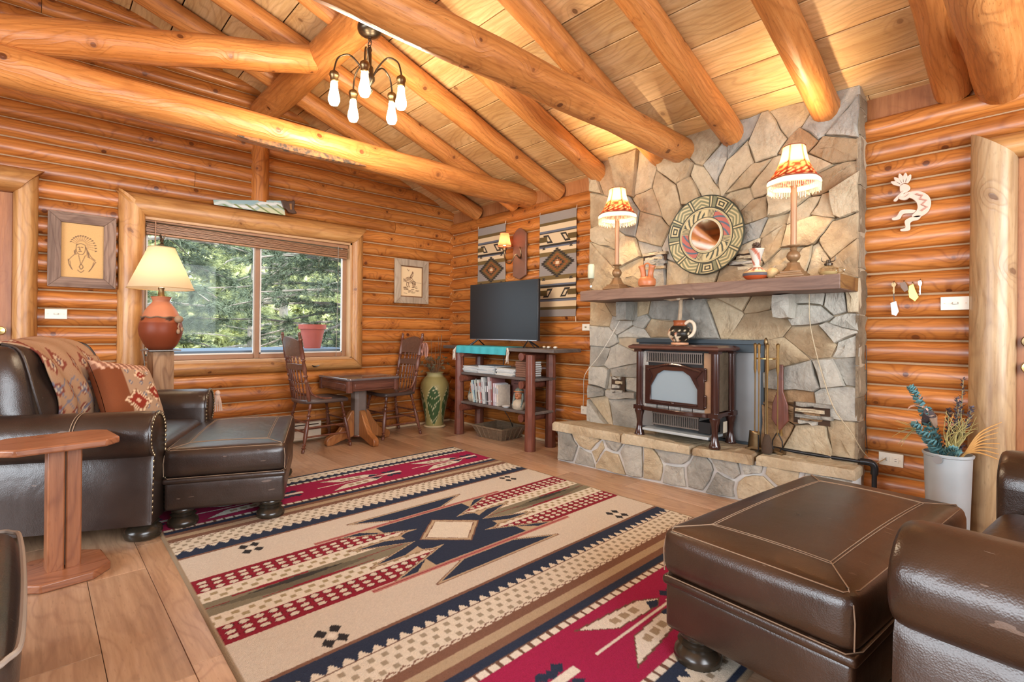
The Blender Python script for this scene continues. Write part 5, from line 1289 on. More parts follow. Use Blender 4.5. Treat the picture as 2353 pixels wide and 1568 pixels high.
# turquoise runner hanging over the front edge
run = MB(); pth = smoothed([(3.46, 0, TT+.003), (3.32, 0, TT+.004), (3.235, 0, TT+.004), (3.205, 0, TT-.004), (3.200, 0, TT-.04), (3.198, 0, TT-.072)], 6); nr = len(pth)
run.grid(nr-1, 50, lambda u, v: pth[int(round(u*(nr-1)))] + Vector((.004*math.sin(v*38)*(u > .5), 3.50+.76*v, .0)))
TURQ = plain('turquoise_cloth', (.045, .36, .40), .8, 0, .2, 14, .3)
o = run.build('table_runner', TURQ, None, smooth=180); so = o.modifiers.new('s', 'SOLIDIFY'); so.thickness = .004; so.offset = 1
tag(o, 'turquoise cloth runner hanging over the front edge of the television stand', 'runner')
mb = MB()
for y, s in ((3.495, -1), (4.265, 1)):
    for k in range(12): x = 3.205+.0*k; mb.tube([(3.21+.02*k/12, y, TT-.004), (3.202+.012*math.sin(k), y+s*(.012+.008*(k % 3)), TT-.05), (3.196+.016*math.sin(k*2.1), y+s*.02, TT-.12-.03*math.sin(k*1.7))], .0035, 4)
f_ = mb.build('fringe', plain('white_fringe', (.62, .56, .46), .9), o); f_['kind'] = 'stuff'
# magazines in piles on the upper shelf
GLOSS = [plain('magazine_'+n_, c, .5, 0, .35, 30) for n_, c in (('white', (.62, .63, .62)), ('grey', (.40, .43, .45)), ('blue', (.34, .44, .52)), ('tan', (.48, .42, .33)))]
COVERB = plain('brown_cover', (.20, .09, .05), .5, 0, .3, 20)
zz = .6495; mags = ((4.12, 8, 'magazine of the low pile toward the window on the upper shelf', 'magazines in the low pile'), (3.86, 10, 'magazine of the tall middle pile on the upper shelf', 'magazines in the middle pile'), (3.60, 9, 'magazine of the pile next to the brown books on the upper shelf', 'magazines in the pile by the brown books'))
for y, n, lb, gp in mags:
    z = zz; ORD = ('bottom', 'second lowest', 'third lowest', 'fourth lowest', 'fifth lowest', 'sixth lowest', 'seventh lowest', 'eighth lowest', 'ninth lowest', 'tenth lowest')
    for k in range(n):
        hgt = R.uniform(.0065, .0095); mb = MB(); mb.box((0, 0, hgt/2), (.215, .245, hgt*.92)); o = mb.build('pages', PAPER, None, smooth=0)
        r_ = thing('magazine', ('top' if k == n-1 else ORD[k])+' '+lb, 'magazine', (3.385+R.uniform(-.012, .012), y+R.uniform(-.014, .014), z), R.uniform(-.09, .09), gp); o.parent = r_
        mb = MB(); mb.box((0, 0, hgt-.0006), (.218, .248, .0012)); mb.box((0, 0, .0006), (.218, .248, .0012)); mb.box((0, .123, hgt/2), (.217, .0015, hgt)); mb.build('cover', R.choice(GLOSS[:3]) if y > 3.7 or R.random() < .7 else GLOSS[3], r_, smooth=0)
        z += hgt+.0002
z = zz
for k in range(7):
    hgt = .020; r_ = thing('book', ('top' if k == 6 else ORD[k])+' brown bound volume of the flat stack on the upper shelf', 'book', (3.40+R.uniform(-.006, .006), 3.395+R.uniform(-.004, .004), z), R.uniform(-.03, .03), 'brown books in the flat stack')
    mb = MB(); mb.box((.004, 0, hgt/2), (.19, .135, hgt*.8)); mb.build('pages', PAPER, r_, smooth=0)
    mb = MB(); mb.box((0, 0, hgt-.0015), (.20, .145, .003)); mb.box((0, 0, .0015), (.20, .145, .003)); mb.box((-.0985, 0, hgt/2), (.003, .145, hgt)); mb.build('cover', COVERB, r_, smooth=0, bevel=.001); z += hgt+.0004
# books in a row on the lower shelf, leaning toward the window
BZ = .3485
bk_ = [('tan', 'thin cream paperback leaning at the end of the row', (.62, .52, .38), .20, .012), ('teal', 'pale teal hardback leaning near the window end of the row', (.36, .50, .50), .225, .026), ('navy', 'dark blue book leaning beside the teal one', (.05, .09, .14), .222, .010), ('green', 'grey green book with white spine leaning in the row', (.40, .44, .38), .228, .026), ('brown', 'dark brown slim book leaning in the row', (.10, .06, .04), .20, .014), ('pale', 'white covered book with grey spine in the row', (.58, .58, .54), .232, .022), ('pink', 'faded red book leaning in the middle of the row', (.48, .22, .19), .205, .022), ('black', 'short black book in the middle of the row', (.04, .04, .045), .195, .014), ('grey', 'tall pale grey book standing out above the row', (.52, .54, .52), .262, .034), ('slate', 'short slate grey book beside the tall pale one', (.16, .16, .17), .215, .018), ('char', 'dark charcoal hardback in the row', (.06, .05, .05), .218, .024), ('speck', 'big speckled white and maroon hardback in the row', (.42, .34, .34), .272, .036), ('maroon', 'large maroon book with black lettered cover', (.25, .10, .09), .280, .014), ('lilac', 'pale lilac paperback near the carved bust', (.56, .48, .52), .215, .022), ('white', 'white paperback beside the lilac one', (.66, .64, .62), .21, .016), ('cream', 'cream paperback at the end of the row nearest the bust', (.60, .52, .42), .20, .020)]
y = 4.075
for i, (nm_, lb, c, h, w) in enumerate(bk_):
    ln_ = math.radians(13-12*i/15.0); r_ = thing('book', lb, 'book', (3.36, y, BZ), 0, 'books on the lower shelf', rot=(-ln_, 0, 0))
    d = .15 if h < .25 else .17
    mb = MB(); mb.box((.004, -w/2, h/2), (d, w*.8, h-.006)); mb.build('pages', PAPER, r_, smooth=0)
    cm = plain('cover_'+nm_, c, .45, 0, .25, 40); mb = MB(); mb.box((0, -.001, h/2), (d+.01, .002, h)); mb.box((0, -w+.001, h/2), (d+.01, .002, h)); mb.box((-d/2-.004, -w/2, h/2), (.003, w, h)); mb.build('cover', cm, r_, smooth=0, bevel=.001)
    mb = MB(); mb.box((-d/2-.0058, -w/2, h*.70), (.001, w*.6, h*.28)); mb.box((-d/2-.0058, -w/2, h*.14), (.001, w*.5, h*.05)); mb.build('spine_label', plain('spine_'+nm_, tuple(min(1, .75-q*.7) for q in c), .5), r_, smooth=0)
    y -= w+.0015 + .001*i/3
mb_ = thing('picture_book', 'wide maroon picture book with black script on its cover behind the row', 'book', (3.50, 3.58, BZ))
mb = MB(); mb.box((0, 0, .145), (.018, .30, .29)); mb.build('cover', plain('maroon_cover', (.20, .085, .07), .45), mb_, smooth=0, bevel=.002)
mb = MB()
for k in range(9): mb.tube(smoothed([(-.010, .10-.024*k, .235), (-.010, .095-.024*k, .258), (-.010, .085-.024*k, .240), (-.010, .082-.024*k, .232)], 3), .0028, 4)
mb.tube([(-.010, .11, .205), (-.010, -.11, .212)], .0022, 4); mb.build('script', BLACK, mb_)
def bust(label, loc, rz, band, hair, s=1.0):
    """carved bust of a person with a headband and feather"""
    t = thing('carved_bust', label, 'bookend', loc, rz); SK = plain('carved_skin', (.40, .15, .065), .45, 0, .2, 20); SH = plain('carved_shirt_'+band[0], (.44, .37, .27), .6, 0, .35, 30)
    mb = MB(); mb.lathe([(.052, 0), (.060, .012), (.066, .04), (.054, .068), (.028, .082), (.024, .10)], 18, sx=.8, sy=1.0); mb.build('shoulders', SH, t)
    mb = MB(); mb.ell((0, 0, .125), (.040, .036, .050), 18, 12); mb.ell((-.040, 0, .122), (.013, .008, .015), 8, 6); mb.ell((-.030, 0, .100), (.016, .018, .012), 8, 6)
    for q in (-1, 1): mb.ell((-.033, q*.014, .132), (.008, .008, .005), 8, 5); mb.ell((0, q*.036, .122), (.008, .006, .012), 8, 5)
    mb.ell((-.036, 0, .106), (.006, .012, .004), 8, 5); mb.build('head', SK, t)
    mb = MB(); mb.ell((.006, 0, .146), (.042, .041, .040), 16, 8)
    for q in (-1, 1): mb.tube([(0, q*.036, .135), (-.008, q*.042, .09), (-.030, q*.040, .045), (-.036, q*.036, .02)], [.013, .013, .011, .007], 8)
    mb.build('hair', plain('carved_hair_'+band[0], hair, .5), t)
    mb = MB(); mb.tube([(.042*math.cos(a), .0405*math.sin(a), .150-.004*math.cos(a)) for a in np.linspace(0, 2*PI, 25)[:-1]], .006, 6, closed=True); mb.build('headband', plain('headband_'+band[0], band[1], .6), t)
    mb = MB(); mb.prism([(-.010, 0), (.010, 0), (.014, .03), (.006, .058), (-.006, .052), (-.014, .028)], .004, ON_RIGHT); mb.v = [(p[0]+.03, p[1]-.004, p[2]+.17) for p in mb.v]; mb.build('feather', plain('white_feather', (.66, .66, .62), .8), t)
    t.scale = (s, s, s); return t
bust('carved bust with grey green hair and orange headband at the near end of the books', (3.31, 3.43, BZ), .3, ('a', (.46, .17, .06)), (.13, .17, .15), 1.08)
bust('carved bust with dark teal cap half behind the far end of the books', (3.36, 4.165, BZ), .1, ('b', (.40, .15, .06)), (.10, .14, .13), 1.0)
pg = thing('pebble_dish', 'small white glazed dish beside the carved bust', 'dish', (3.28, 3.575, BZ)); mb = MB(); mb.lathe([(.024, 0), (.038, .012), (.040, .018), (.034, .018), (.02, .008)], 18); mb.build('dish', plain('white_glaze', (.66, .64, .60), .3), pg)
# basket under the stand
WK = plain('dark_wicker', (.16, .105, .06), .75, 0, .45, 50, .5)
ba = thing('wicker_basket', 'square flared dark wicker basket on the floor under the stand', 'basket', (3.46, 3.87, 0), math.radians(4))
mb = MB()
for k in range(9):
    f = k/8; a, b = .125+.045*f, .155+.05*f; mb.tube([(-a, -b, .008+.10*f), (a, -b, .008+.10*f), (a, b, .008+.10*f), (-a, b, .008+.10*f)], .0075, 6, closed=True)
o = mb.build('weave', WK, ba); o['kind'] = 'stuff'
mb = MB(); mb.box((0, 0, .008), (.25, .31, .012)); mb.build('bottom', WK, ba, smooth=0)
mb = MB()
for sx, sy, nx_ in ((1, 0, 5), (-1, 0, 5), (0, 1, 4), (0, -1, 4)):
    for k in range(nx_):
        q = (k+.5)/nx_*2-1; p0 = (sx*.128 + (q*.11 if sx == 0 else 0), sy*.158+(q*.14 if sy == 0 else 0), .0); p1 = (sx*.176+(q*.15 if sx == 0 else 0), sy*.211+(q*.18 if sy == 0 else 0), .115); mb.tube([p0, p1], .009, 5)
mb.build('stakes', WK, ba)
mb = MB(); mb.tube([(-.172, -.207, .114), (.172, -.207, .114), (.172, .207, .114), (-.172, .207, .114)], .011, 7, closed=True); mb.build('rim', WK, ba)
CONES = [(-.06, -.09), (.03, -.07), (-.02, .02), (.07, .05), (-.08, .10), (.03, .12), (.09, -.12), (0, -.14)]
for k, (x_, y_) in enumerate(CONES):
    c_ = thing('pine_cone', 'brown pine cone lying in the wicker basket', 'pine cone', (3.46+x_, 3.87+y_, .018), k*1.3, 'pine cones in the basket', rot=(R.uniform(-.9, .9), R.uniform(.7, 1.5), k*1.3))
    mb = MB(); mb.lathe([(.012, 0), (.030, .012), (.033, .03), (.024, .055), (.008, .078)], 10); 
    for j in range(26): a = j*2.4; z_ = .004+.068*j/26; r2 = .032*math.sin(PI*(.22+.72*j/26)); mb.ell((r2*math.cos(a), r2*math.sin(a), z_), (.009, .009, .004), 6, 4)
    mb.build('scales', CONE, c_)
cord('tv_cable', 'black cable drooping behind the shelves down to the basket', [(3.58, 3.95, .90), (3.59, 3.96, .70), (3.575, 4.0, .45), (3.56, 3.92, .28), (3.60, 3.86, .16), (3.63, 3.84, .06)], .004, BLACK)
ps = thing('power_strip', 'white power strip on the floor behind the near legs of the stand', 'power strip', (3.60, 3.05, 0), .2); mb = MB(); mb.box((0, 0, .02), (.05, .22, .04)); mb.build('body', WHITE, ps, bevel=.006)
for k in range(3):
    mb = MB(); mb.box((-.005, -.06+k*.06, .055), (.03, .03, .032)); mb.build('plug', BLACK, ps, bevel=.003)
cord_of(ps, 'cord', [(3.59, 3.10, .05), (3.54, 3.14, .12), (3.55, 3.18, .17), (3.60, 3.16, .16), (3.63, 3.08, .09), (3.60, 2.98, .045)], .004, BLACK)
# little trinkets on the free end of the top board
for k, (y_, x_) in enumerate(((3.20, 3.40), (3.16, 3.43), (3.13, 3.38), (3.08, 3.42), (3.10, 3.45), (3.05, 3.38))):
    o = MB(); o.ell((0, 0, .010), (.014, .017, .010), 10, 6); o = o.build('pebble', plain('pebble_%d' % k, ((.60, .50, .36), (.40, .24, .12), (.66, .62, .54))[k % 3], .5), None); o.location = (x_, y_, TT); tag(o, 'small pale pebble lying on the bare end of the stand top', 'pebble', 'pebbles on the stand top')
# ---- hanging weavings, sconce
def weaving_print(W_, H_):
    def f(co):
        n = len(co); u, v = co[:, 0]/W_, co[:, 1]/H_; c = np.tile(np.array(L(150, 140, 132)), (n, 1))
        ink, cream, olive, slate, rust = [np.array(L(*q)) for q in ((58, 52, 46), (222, 196, 158), (118, 96, 58), (104, 108, 120), (150, 92, 52))]
        def bands(v, inv=False):
            for a, b, q in ((.085, .115, olive*.8), (.115, .165, cream), (.165, .185, slate), (.185, .195, ink), (.195, .30, cream*.95), (.30, .32, ink), (.32, .335, slate), (.335, .375, cream), (.375, .415, olive)):
                c[(v > a) & (v < b)] = q
            m = (v > .205) & (v < .29); w = np.abs(v-.2475)/.045; p = ((u+.5)*1.0 + (v-.2475)*-1.6); z = (np.abs(((p*2.1) % 1)-.5) < .16+.0*w) & (w < .95); z &= ~((np.abs(((p*2.1) % 1)-.5) < .07) & (w < .55)); c[m & z] = ink; z2 = (np.abs(u) > .28) & (np.abs(w-.3) < .28) & m; c[z2] = olive*.7
        bands(.5-v); k = .5-v; vv = 1.0-(k-.0); m2 = k > .62; q = 1.0-k+.02
        bands(q)
        d = np.abs(u)/.46 + np.abs(v-.015)/.145; ser = (np.abs((np.abs(v-.015)*55) % 1 - .5)-.25)*.28; d = d+ser
        c[d < 1.0] = ink; c[d < .80] = olive*.8; c[d < .66] = rust*.9; c[d < .5] = olive*.75; c[d < .40] = ink; c[d < .30] = rust*1.1; c[d < .14] = cream
        for su in (-1, 1):
            for sv in (-1, 1): e = (np.abs(u-su*.37) < .05) & (np.abs(v-.015-sv*.15) < .012) & (np.abs(u-su*.37) < np.abs(v-.015-sv*.15)*4.6+.012); c[e] = ink
        return c*.92
    return f
def weaving(label, yc_, z0, z1, w):
    h = z1-z0; t = thing('hanging_weaving', label, 'wall hanging', (3.640, yc_, (z0+z1)/2), group='hanging weavings')
    mb = MB(); mb.grid(int(w/.004), int(h/.004), lambda u, v: Vector(((u-.5)*w, (v-.5)*h, .004*math.sin(v*20+u*2)*(1-v*.7))))
    o = mb.build('cloth', printed('wool_weave', .95, .6, 260), t, smooth=180); paint(o, weaving_print(w, h)); so = o.modifiers.new('s', 'SOLIDIFY'); so.thickness = .005; so.offset = -1; o.matrix_local = ON_RIGHT.to_4x4()
    mb = MB()
    for s in (-1, 1): mb.tube([(.0, s*w/2, -h/2), (-.003, s*(w/2+.004), -h/2-.05)], .003, 5); mb.tube([(0, s*w/2, h/2-.01), (.008, s*w/2, h/2+.03)], .0025, 5)
    mb.build('corner_ties', CREAM, t)
weaving('grey banded wool weaving with diamond hanging partly behind the television', 4.225, 1.235, 2.215, .455)
weaving('grey banded wool weaving with diamond hanging beside the stone chimney', 3.265, 1.215, 2.212, .465)
sc = thing('wall_sconce', 'lit wall sconce with small pink shade on a long wooden plaque', 'wall lamp', (3.645, 3.765, 1.86))
mb = MB(); mb.prism([(-.095, -.22), (-.0, -.26), (.095, -.22), (.095, .20), (.045, .25), (0, .268), (-.045, .25), (-.095, .20)], .026, ON_RIGHT); mb.build('plaque', plain('plaque_wood', (.17, .075, .045), .45, 0, .25, 12), sc, bevel=.006)
mb = MB(); mb.tube(smoothed([(-.03, -.02, -.03), (-.07, -.05, -.05), (-.12, -.045, -.02), (-.14, .0, -.10), (-.15, .06, -.09), (-.15, .085, -.02), (-.15, .085, .04)], 6), .007, 8); mb.tube(smoothed([(-.03, -.02, -.05), (-.06, -.065, -.02), (-.07, -.06, .05), (-.04, -.03, .06)], 5), .006, 8); mb.lathe([(.014, .0), (.024, .02), (.020, .045), (.010, .06)], 12, (-.15, .085, .02)); mb.build('arm', OLDBRASS, sc)
SHS = shade_cloth('sconce_shade', (.70, .22, .11)); mb = MB(); n = 24; vs = []
for r, z in ((.072, .075), (.060, .12), (.050, .18), (.046, .205)):
    for k in range(n): a = 2*PI*k/n; q = 1-.05*(1-math.cos(6*a))*.5; vs.append((-.15+r*math.cos(a)*q, .085+r*math.sin(a)*q, z))
mb.add(vs, [(i*n+k, i*n+(k+1) % n, (i+1)*n+(k+1) % n, (i+1)*n+k) for i in range(3) for k in range(n)]); sh = mb.build('lamp_shade', SHS, sc, smooth=180)
for r, z in ((.070, .075), (.045, .205)):
    mb = MB(); mb.tube([(-.15+r*math.cos(a)*(1-.05*(1-math.cos(6*a))*.5), .085+r*math.sin(a)*(1-.05*(1-math.cos(6*a))*.5), z) for a in np.linspace(0, 2*PI, 25)[:-1]], .003, 5, closed=True); mb.build('shade_trim', plain('maroon_braid', (.20, .05, .03), .8), sh)
mb = MB(); mb.lathe([(.009, .07), (.014, .09), (.016, .11), (.006, .14), (0, .15)], 10, (-.15, .085, 0)); mb.build('bulb', BULB, sc)
l_ = light('sconce_light', 'POINT', (-.15, .085, .12), 3.2, (1, .64, .32), shadow_soft_size=.02); l_.parent = sc
# ================================================================ rug
RW, RL = 2.335, 3.10; RCX, RCY = 1.632, 2.205
CRM, BEI, NAV, MAR, OLV, BRN, TAN, PNK, LCR = [np.array(L(*q)) for q in ((236, 226, 206), (222, 210, 192), (48, 58, 80), (146, 34, 52), (140, 132, 110), (134, 98, 80), (190, 168, 138), (176, 38, 84), (242, 234, 218))]
def rug_print(co):
    u, v = co[:, 0], co[:, 1]; n = len(u); a = np.abs(v); c = np.tile(BEI, (n, 1)); sg = np.sign(v)
    def band(lo, hi, q): c[(a >= lo) & (a < hi)] = q
    band(0, .060, OLV); c[(np.abs(v-.012+.03*u*0) < .0045)] = MAR*.9
    z = (np.abs(v) < .05) & (np.abs(((np.abs(u)-.8)/.34) ) + np.abs(v)/.055 < 1); c[z] = OLV*.62; z = (np.abs(np.abs(u)-.8)/.22 + np.abs(v-.02)/.02 < 1); c[z] = np.array(L(64, 62, 58)); z = (np.abs(np.abs(u)-.72)/.26+np.abs(v+.045)/.012 < 1) | (np.abs(np.abs(u)-.9)/.2+np.abs(v-.047)/.012 < 1); c[z] = MAR
    band(.060, .150, CRM)
    for k, s_ in ((.085, .0), (.120, .5)): m = (np.abs(a-k) < .010) & (np.abs(((u/.058+s_) % 1)-.5) < .22); c[m] = np.array(L(176, 158, 122))
    band(.150, .285, MAR)
    for k, s_ in ((.172, 0), (.212, 0), (.247, 0)):
        e = ((((u/.052+s_) % 1)-.5)*.052/.0195)**2 + ((a-k)/.0150)**2; c[e < 1] = np.array(L(70, 26, 30)) if k < .18 else np.array(L(96, 24, 36)); c[e < .74] = CRM*.92
    # plain beige field with small four-petal motifs
    for cu in (-.865, .865):
        for cv in (-.475, .475):
            du, dv = np.abs(u-cu), np.abs(v-cv); pet = (np.abs(du-.026)/.021+np.abs(dv-.034)/.026 < 1.15) | (np.abs(du-.026) < .013) & (np.abs(dv-.034) < .012); c[pet] = np.array(L(52, 50, 52)); c[(du/.016+dv/.020) < 1] = LCR
    band(.553, .566, BRN); band(.566, .655, NAV)
    m = (a >= .625) & (a < .655) & (a > .640-.016*np.cos(u/.052*2*PI)); c[m] = CRM; band(.655, .662, BRN*.8)
    band(.662, .80, CRM)
    for k, s_ in ((.690, 0), (.728, .5), (.765, 0)): m = (np.abs(a-k) < .011) & (np.abs(((u/.050+s_) % 1)-.5) < .22); c[m] = np.array(L(172, 158, 134))
    m = np.abs(a-.790-.006*np.sin(u/.05*2*PI)) < .0035; c[m] = BRN
    band(.802, .845, BRN); band(.845, .890, TAN); band(.890, .930, BRN); band(.930, .968, NAV); band(.968, 1.0, BRN*.8)
    m = (a > .970) & (a < .998) & (np.abs(((u/.048) % 1)-.5) < .36); c[m] = LCR
    band(1.0, 1.335, PNK*.95); band(1.335, 1.365, BRN*.8); m = (a > 1.338) & (a < 1.363) & (np.abs(((u/.048) % 1)-.5) < .36); c[m] = LCR
    band(1.365, 1.43, NAV); m = (a > 1.40) & (a < 1.43) & (a > 1.415-.014*np.cos(u/.052*2*PI)); c[m] = CRM; band(1.43, 1.52, CRM); m = (np.abs(a-1.47) < .012) & (np.abs(((u/.05) % 1)-.5) < .22); c[m] = np.array(L(160, 144, 120)); band(1.515, 1.56, NAV)
    # feather chain along each wine band
    P = .74; w = a-1.165; t = ((u*1.0+.28) % P)
    def poly(pts, q):
        m = np.ones(n, bool)
        for i in range(len(pts)):
            (x0, y0), (x1, y1) = pts[i], pts[(i+1) % len(pts)]; m &= ((x1-x0)*(w-y0)-(y1-y0)*(t-x0)) >= -1e-9
        c[m & (a > 1.005) & (a < 1.33)] = q
    poly([(.02, -.008), (.66, -.008), (.66, .008), (.02, .008)], LCR)
    for s_ in (1, -1):
        def S_(p): return p if s_ > 0 else [(x, -y) for x, y in p][::-1]
        poly(S_([(.06, .135), (.20, .03), (.44, .012), (.50, .04), (.40, .10), (.24, .115)]), BRN*.75); poly(S_([(.075, .128), (.20, .036), (.43, .018), (.485, .042), (.395, .094), (.24, .108)]), LCR)
        for k in range(3): x = .21+k*.055; poly(S_([(x, .055-.004*k), (x+.038, .051-.004*k), (x+.042, .082-.004*k), (x+.004, .088-.004*k)]), TAN*.9)
        poly(S_([(.40, .022), (.445, .014), (.478, .040), (.43, .062)]), NAV)
    for x, y in ((.58, .035), (.58, -.035), (.545, .045), (.615, -.045), (.545, -.045), (.615, .045)):
        e = np.abs(t-x)/.03+np.abs(w-y)/.026 < 1; c[e & (a > 1.005) & (a < 1.33)] = NAV
    poly([(.50, -.018), (.66, -.018), (.66, .018), (.50, .018)], LCR)
    # stepped navy star in the middle
    sk = u + .12*v*0; A = np.abs(sk)
    def wings(pad):
        m = np.zeros(n, bool)
        for lo, hi, w0, w1 in ((-.01, .105, .20, .50), (.105, .125, .24, .20), (.125, .285, .13, .48), (.325, .425, .16, .36)):
            f = np.clip((a-lo)/(hi-lo), 0, 1); m |= (a > lo-pad) & (a < hi+pad) & (A < w0+(w1-w0)*f + pad*2.2)
        # notches that cut the wings into saw teeth
        for lo, hi, w0, w1 in ((.165, .285, .50, .30),):
            pass
        return m
    c[wings(.014)] = BRN*1.1; c[wings(.009)] = TAN*1.08; c[wings(0)] = NAV
    for lo, hi, x0 in ((.06, .105, .20), (.20, .285, .24), (.36, .425, .22)):
        f = (a-lo)/(hi-lo); m = (f > 0) & (f < 1) & (A > x0+.05) & (A < x0+.05+.10*f) & wings(0); c[m & (a < .3)] = TAN*1.1
    c[(a > .293) & (a < .318) & (A < .62)] = np.array(L(196, 132, 122)); c[(np.abs(a-.305) < .003) & (A < .62)] = MAR
    d = A/.20 + a/.185; c[d < 1] = BRN*.9; c[d < .94] = TAN*1.1; c[d < .82] = BRN; c[d < .78] = CRM
    g = np.random.default_rng(3); c = c*(1+g.normal(0, .035, (n, 1))); e = (RW/2-np.abs(u) < .012) | (RL/2-a < .012); c[e] = TAN*.8
    return c
nx, ny = 420, 560
xs = np.linspace(-RW/2, RW/2, nx+1); ys = np.linspace(-RL/2, RL/2, ny+1); gx, gy = np.meshgrid(xs, ys); gz = np.full_like(gx, .011)
g_ = np.random.default_rng(1); gz += g_.normal(0, .0006, gz.shape); gz[0, :] = gz[-1, :] = .0005; gz[:, 0] = gz[:, -1] = .0005
me = D.meshes.new('rug'); nv = gx.size; me.vertices.add(nv); me.vertices.foreach_set('co', np.stack([gx, gy, gz], -1).astype('f').ravel())
ii, jj = np.meshgrid(np.arange(nx), np.arange(ny)); b0 = (jj*(nx+1)+ii).ravel(); q4 = np.stack([b0, b0+1, b0+nx+2, b0+nx+1], 1).astype('i'); nf = len(b0)
me.loops.add(nf*4); me.loops.foreach_set('vertex_index', q4.ravel()); me.polygons.add(nf); me.polygons.foreach_set('loop_start', np.arange(0, nf*4, 4, dtype='i')); me.polygons.foreach_set('loop_total', np.full(nf, 4, 'i')); me.update(calc_edges=True); me.shade_smooth()
me.materials.append(printed('rug_pile', .95, .8, 420, 1))
rug = D.objects.new('area_rug', me); COL.objects.link(rug); paint(rug, rug_print)
co = np.stack([gx+.016*gy, gy+.028*gx, gz], -1); me.vertices.foreach_set('co', co.astype('f').ravel()); me.update()   # the rug lies a little out of square
rug.location = (RCX, RCY, 0); tag(rug, 'large cream rug with navy star, wine bands and feather motifs on the plank floor', 'rug')

# ================================================================ chandelier
chd = thing('chandelier', 'five armed bronze chandelier with bare lit bulbs hanging from the purlin', 'chandelier', (1.525, 2.95, 2.945))
mb = MB(); mb.lathe([(.075, .03), (.075, -.005), (.066, -.022), (.040, -.036), (.012, -.042), (.010, -.055), (0, -.056)], 28); mb.build('canopy', BRONZE, chd)
mb = MB()
for k, (z, r, w) in enumerate(((-.062, .012, .009), (-.086, .022, .021), (-.108, .012, .009))):
    a0 = PI/2*(k % 2); mb.tube([(w*math.cos(a)*math.cos(a0), w*math.cos(a)*math.sin(a0), z+r*math.sin(a)) for a in np.linspace(0, 2*PI, 17)[:-1]], .0032, 6, closed=True)
mb.build('chain', BRONZE, chd)
mb = MB(); mb.lathe([(.004, -.185), (.012, -.192), (.016, -.205), (.010, -.22), (.013, -.23), (.013, -.30), (.017, -.305), (.024, -.315), (.026, -.36), (.034, -.375), (.034, -.395), (.020, -.415), (.010, -.43), (.022, -.455), (.012, -.475), (.0, -.49)], 18, (0, 0, .08)); mb.build('stem', BRONZE, chd)
CB = glow('edison_bulb', (1, .82, .52), 22)
for k in range(5):
    a = math.radians(42.7*-1 - 90 + 72*k + 8); d = Vector((math.cos(a), math.sin(a), 0)); P_ = smoothed([d*.02+Vector((0, 0, -0.305)), d*.055+Vector((0, 0, -0.240)), d*.12+Vector((0, 0, -0.185)), d*.185+Vector((0, 0, -0.215)), d*.208+Vector((0, 0, -0.280)), d*.210+Vector((0, 0, -0.320))], 6)
    mb = MB(); mb.tube(P_, .0055, 8); ar = mb.build('arm', BRONZE, chd)
    mb = MB(); mb.lathe([(.010, .02), (.026, .008), (.030, -.006), (.027, -.018), (.024, -.022), (.024, -.045), (.018, -.05)], 16, d*.21+Vector((0, 0, -0.320))); mb.build('socket', OLDBRASS, ar)
    mb = MB(); mb.lathe([(.016, -.045), (.021, -.06), (.022, -.085), (.026, -.11), (.033, -.14), (.034, -.165), (.024, -.188), (.0, -.197)], 18, d*.21+Vector((0, 0, -0.320))); mb.build('bulb', CB, ar)
    l_ = light('chandelier_light', 'POINT', d*.21+Vector((0, 0, -0.455)), 7.5, (1, .84, .62), shadow_soft_size=.035); l_.parent = chd; l_.location = d*.215+Vector((0, 0, -0.550))

# ================================================================ games table and the two spindle chairs
TAB = wood('dark_cherry', (.06, .020, .012), (.11, .038, .023), (.17, .065, .04), axis='X', grain=12, rough=.3, knots=0, line=.2, rand=0)
OAKF = wood('orange_oak', (.24, .085, .024), (.34, .13, .04), (.44, .19, .065), axis='Z', grain=12, rough=.35, knots=0, line=.3, rand=.1)
t = thing('pedestal_table', 'small square pedestal table with dark apron and four splayed oak feet', 'table', (2.30, 4.605, 0), math.radians(2))
mb = MB(); mb.prism([(-.275, -.28), (.245, -.28), (.275, -.25), (.275, .31), (-.275, .31)] if 0 else octo(.275, .31, .025), .022); mb.v = [(p[0], p[1], p[2]+.613) for p in mb.v]; mb.build('table_top', plain('table_top_lacquer', (.12, .10, .10), .14, 0, .2, 10, spec=.9, Coat_Weight=.6), t, bevel=.007)
AP = TAB
for sx, sy, w in ((1, 0, .54), (-1, 0, .54), (0, 1, .46), (0, -1, .46)):
    M = RZ(0 if sy else PI/2)
    mb = MB(); mb.box((sx*.245, sy*.275, .565), (w, .022, .095), M); mb.box((sx*.252, sy*.282, .560), (w*.86, .022, .050), M); mb.build('apron', AP, t, bevel=.004)
for sx in (-1, 1):
    for sy in (-1, 1):
        mb = MB(); mb.lathe([(.030, .508), (.032, .52), (.032, .612)], 10, (sx*.238, sy*.268, 0)); mb.build('corner_block', TAB, t, smooth=20)
mb = MB(); mb.prism(octo(.062, .062, .022), .55); mb.v = [(p[0], p[1], p[2]+.06) for p in mb.v]; mb.build('column', plain('grey_brown_column', (.17, .125, .10), .5, 0, .25, 14), t, bevel=.004)
mb = MB(); mb.lathe([(.075, .055), (.08, .062), (.075, .07)], 20); mb.build('collar', TAB, t)
prof = [(.05, .06), (.05, .30), (.075, .31), (.10, .29), (.15, .20), (.22, .115), (.30, .085), (.325, .07), (.335, .04), (.325, .0), (.27, .0), (.22, .02), (.15, .04)]
for k in range(4):
    M = RZ(k*PI/2) @ RX(PI/2); mb = MB(); mb.prism(prof, .056, RX(PI/2)); mb.v = [tuple(RZ(k*PI/2) @ (Vector(p)+Vector((0, .028, 0)))) for p in mb.v]; mb.build('foot', OAKF, t, bevel=.010, seg=3)
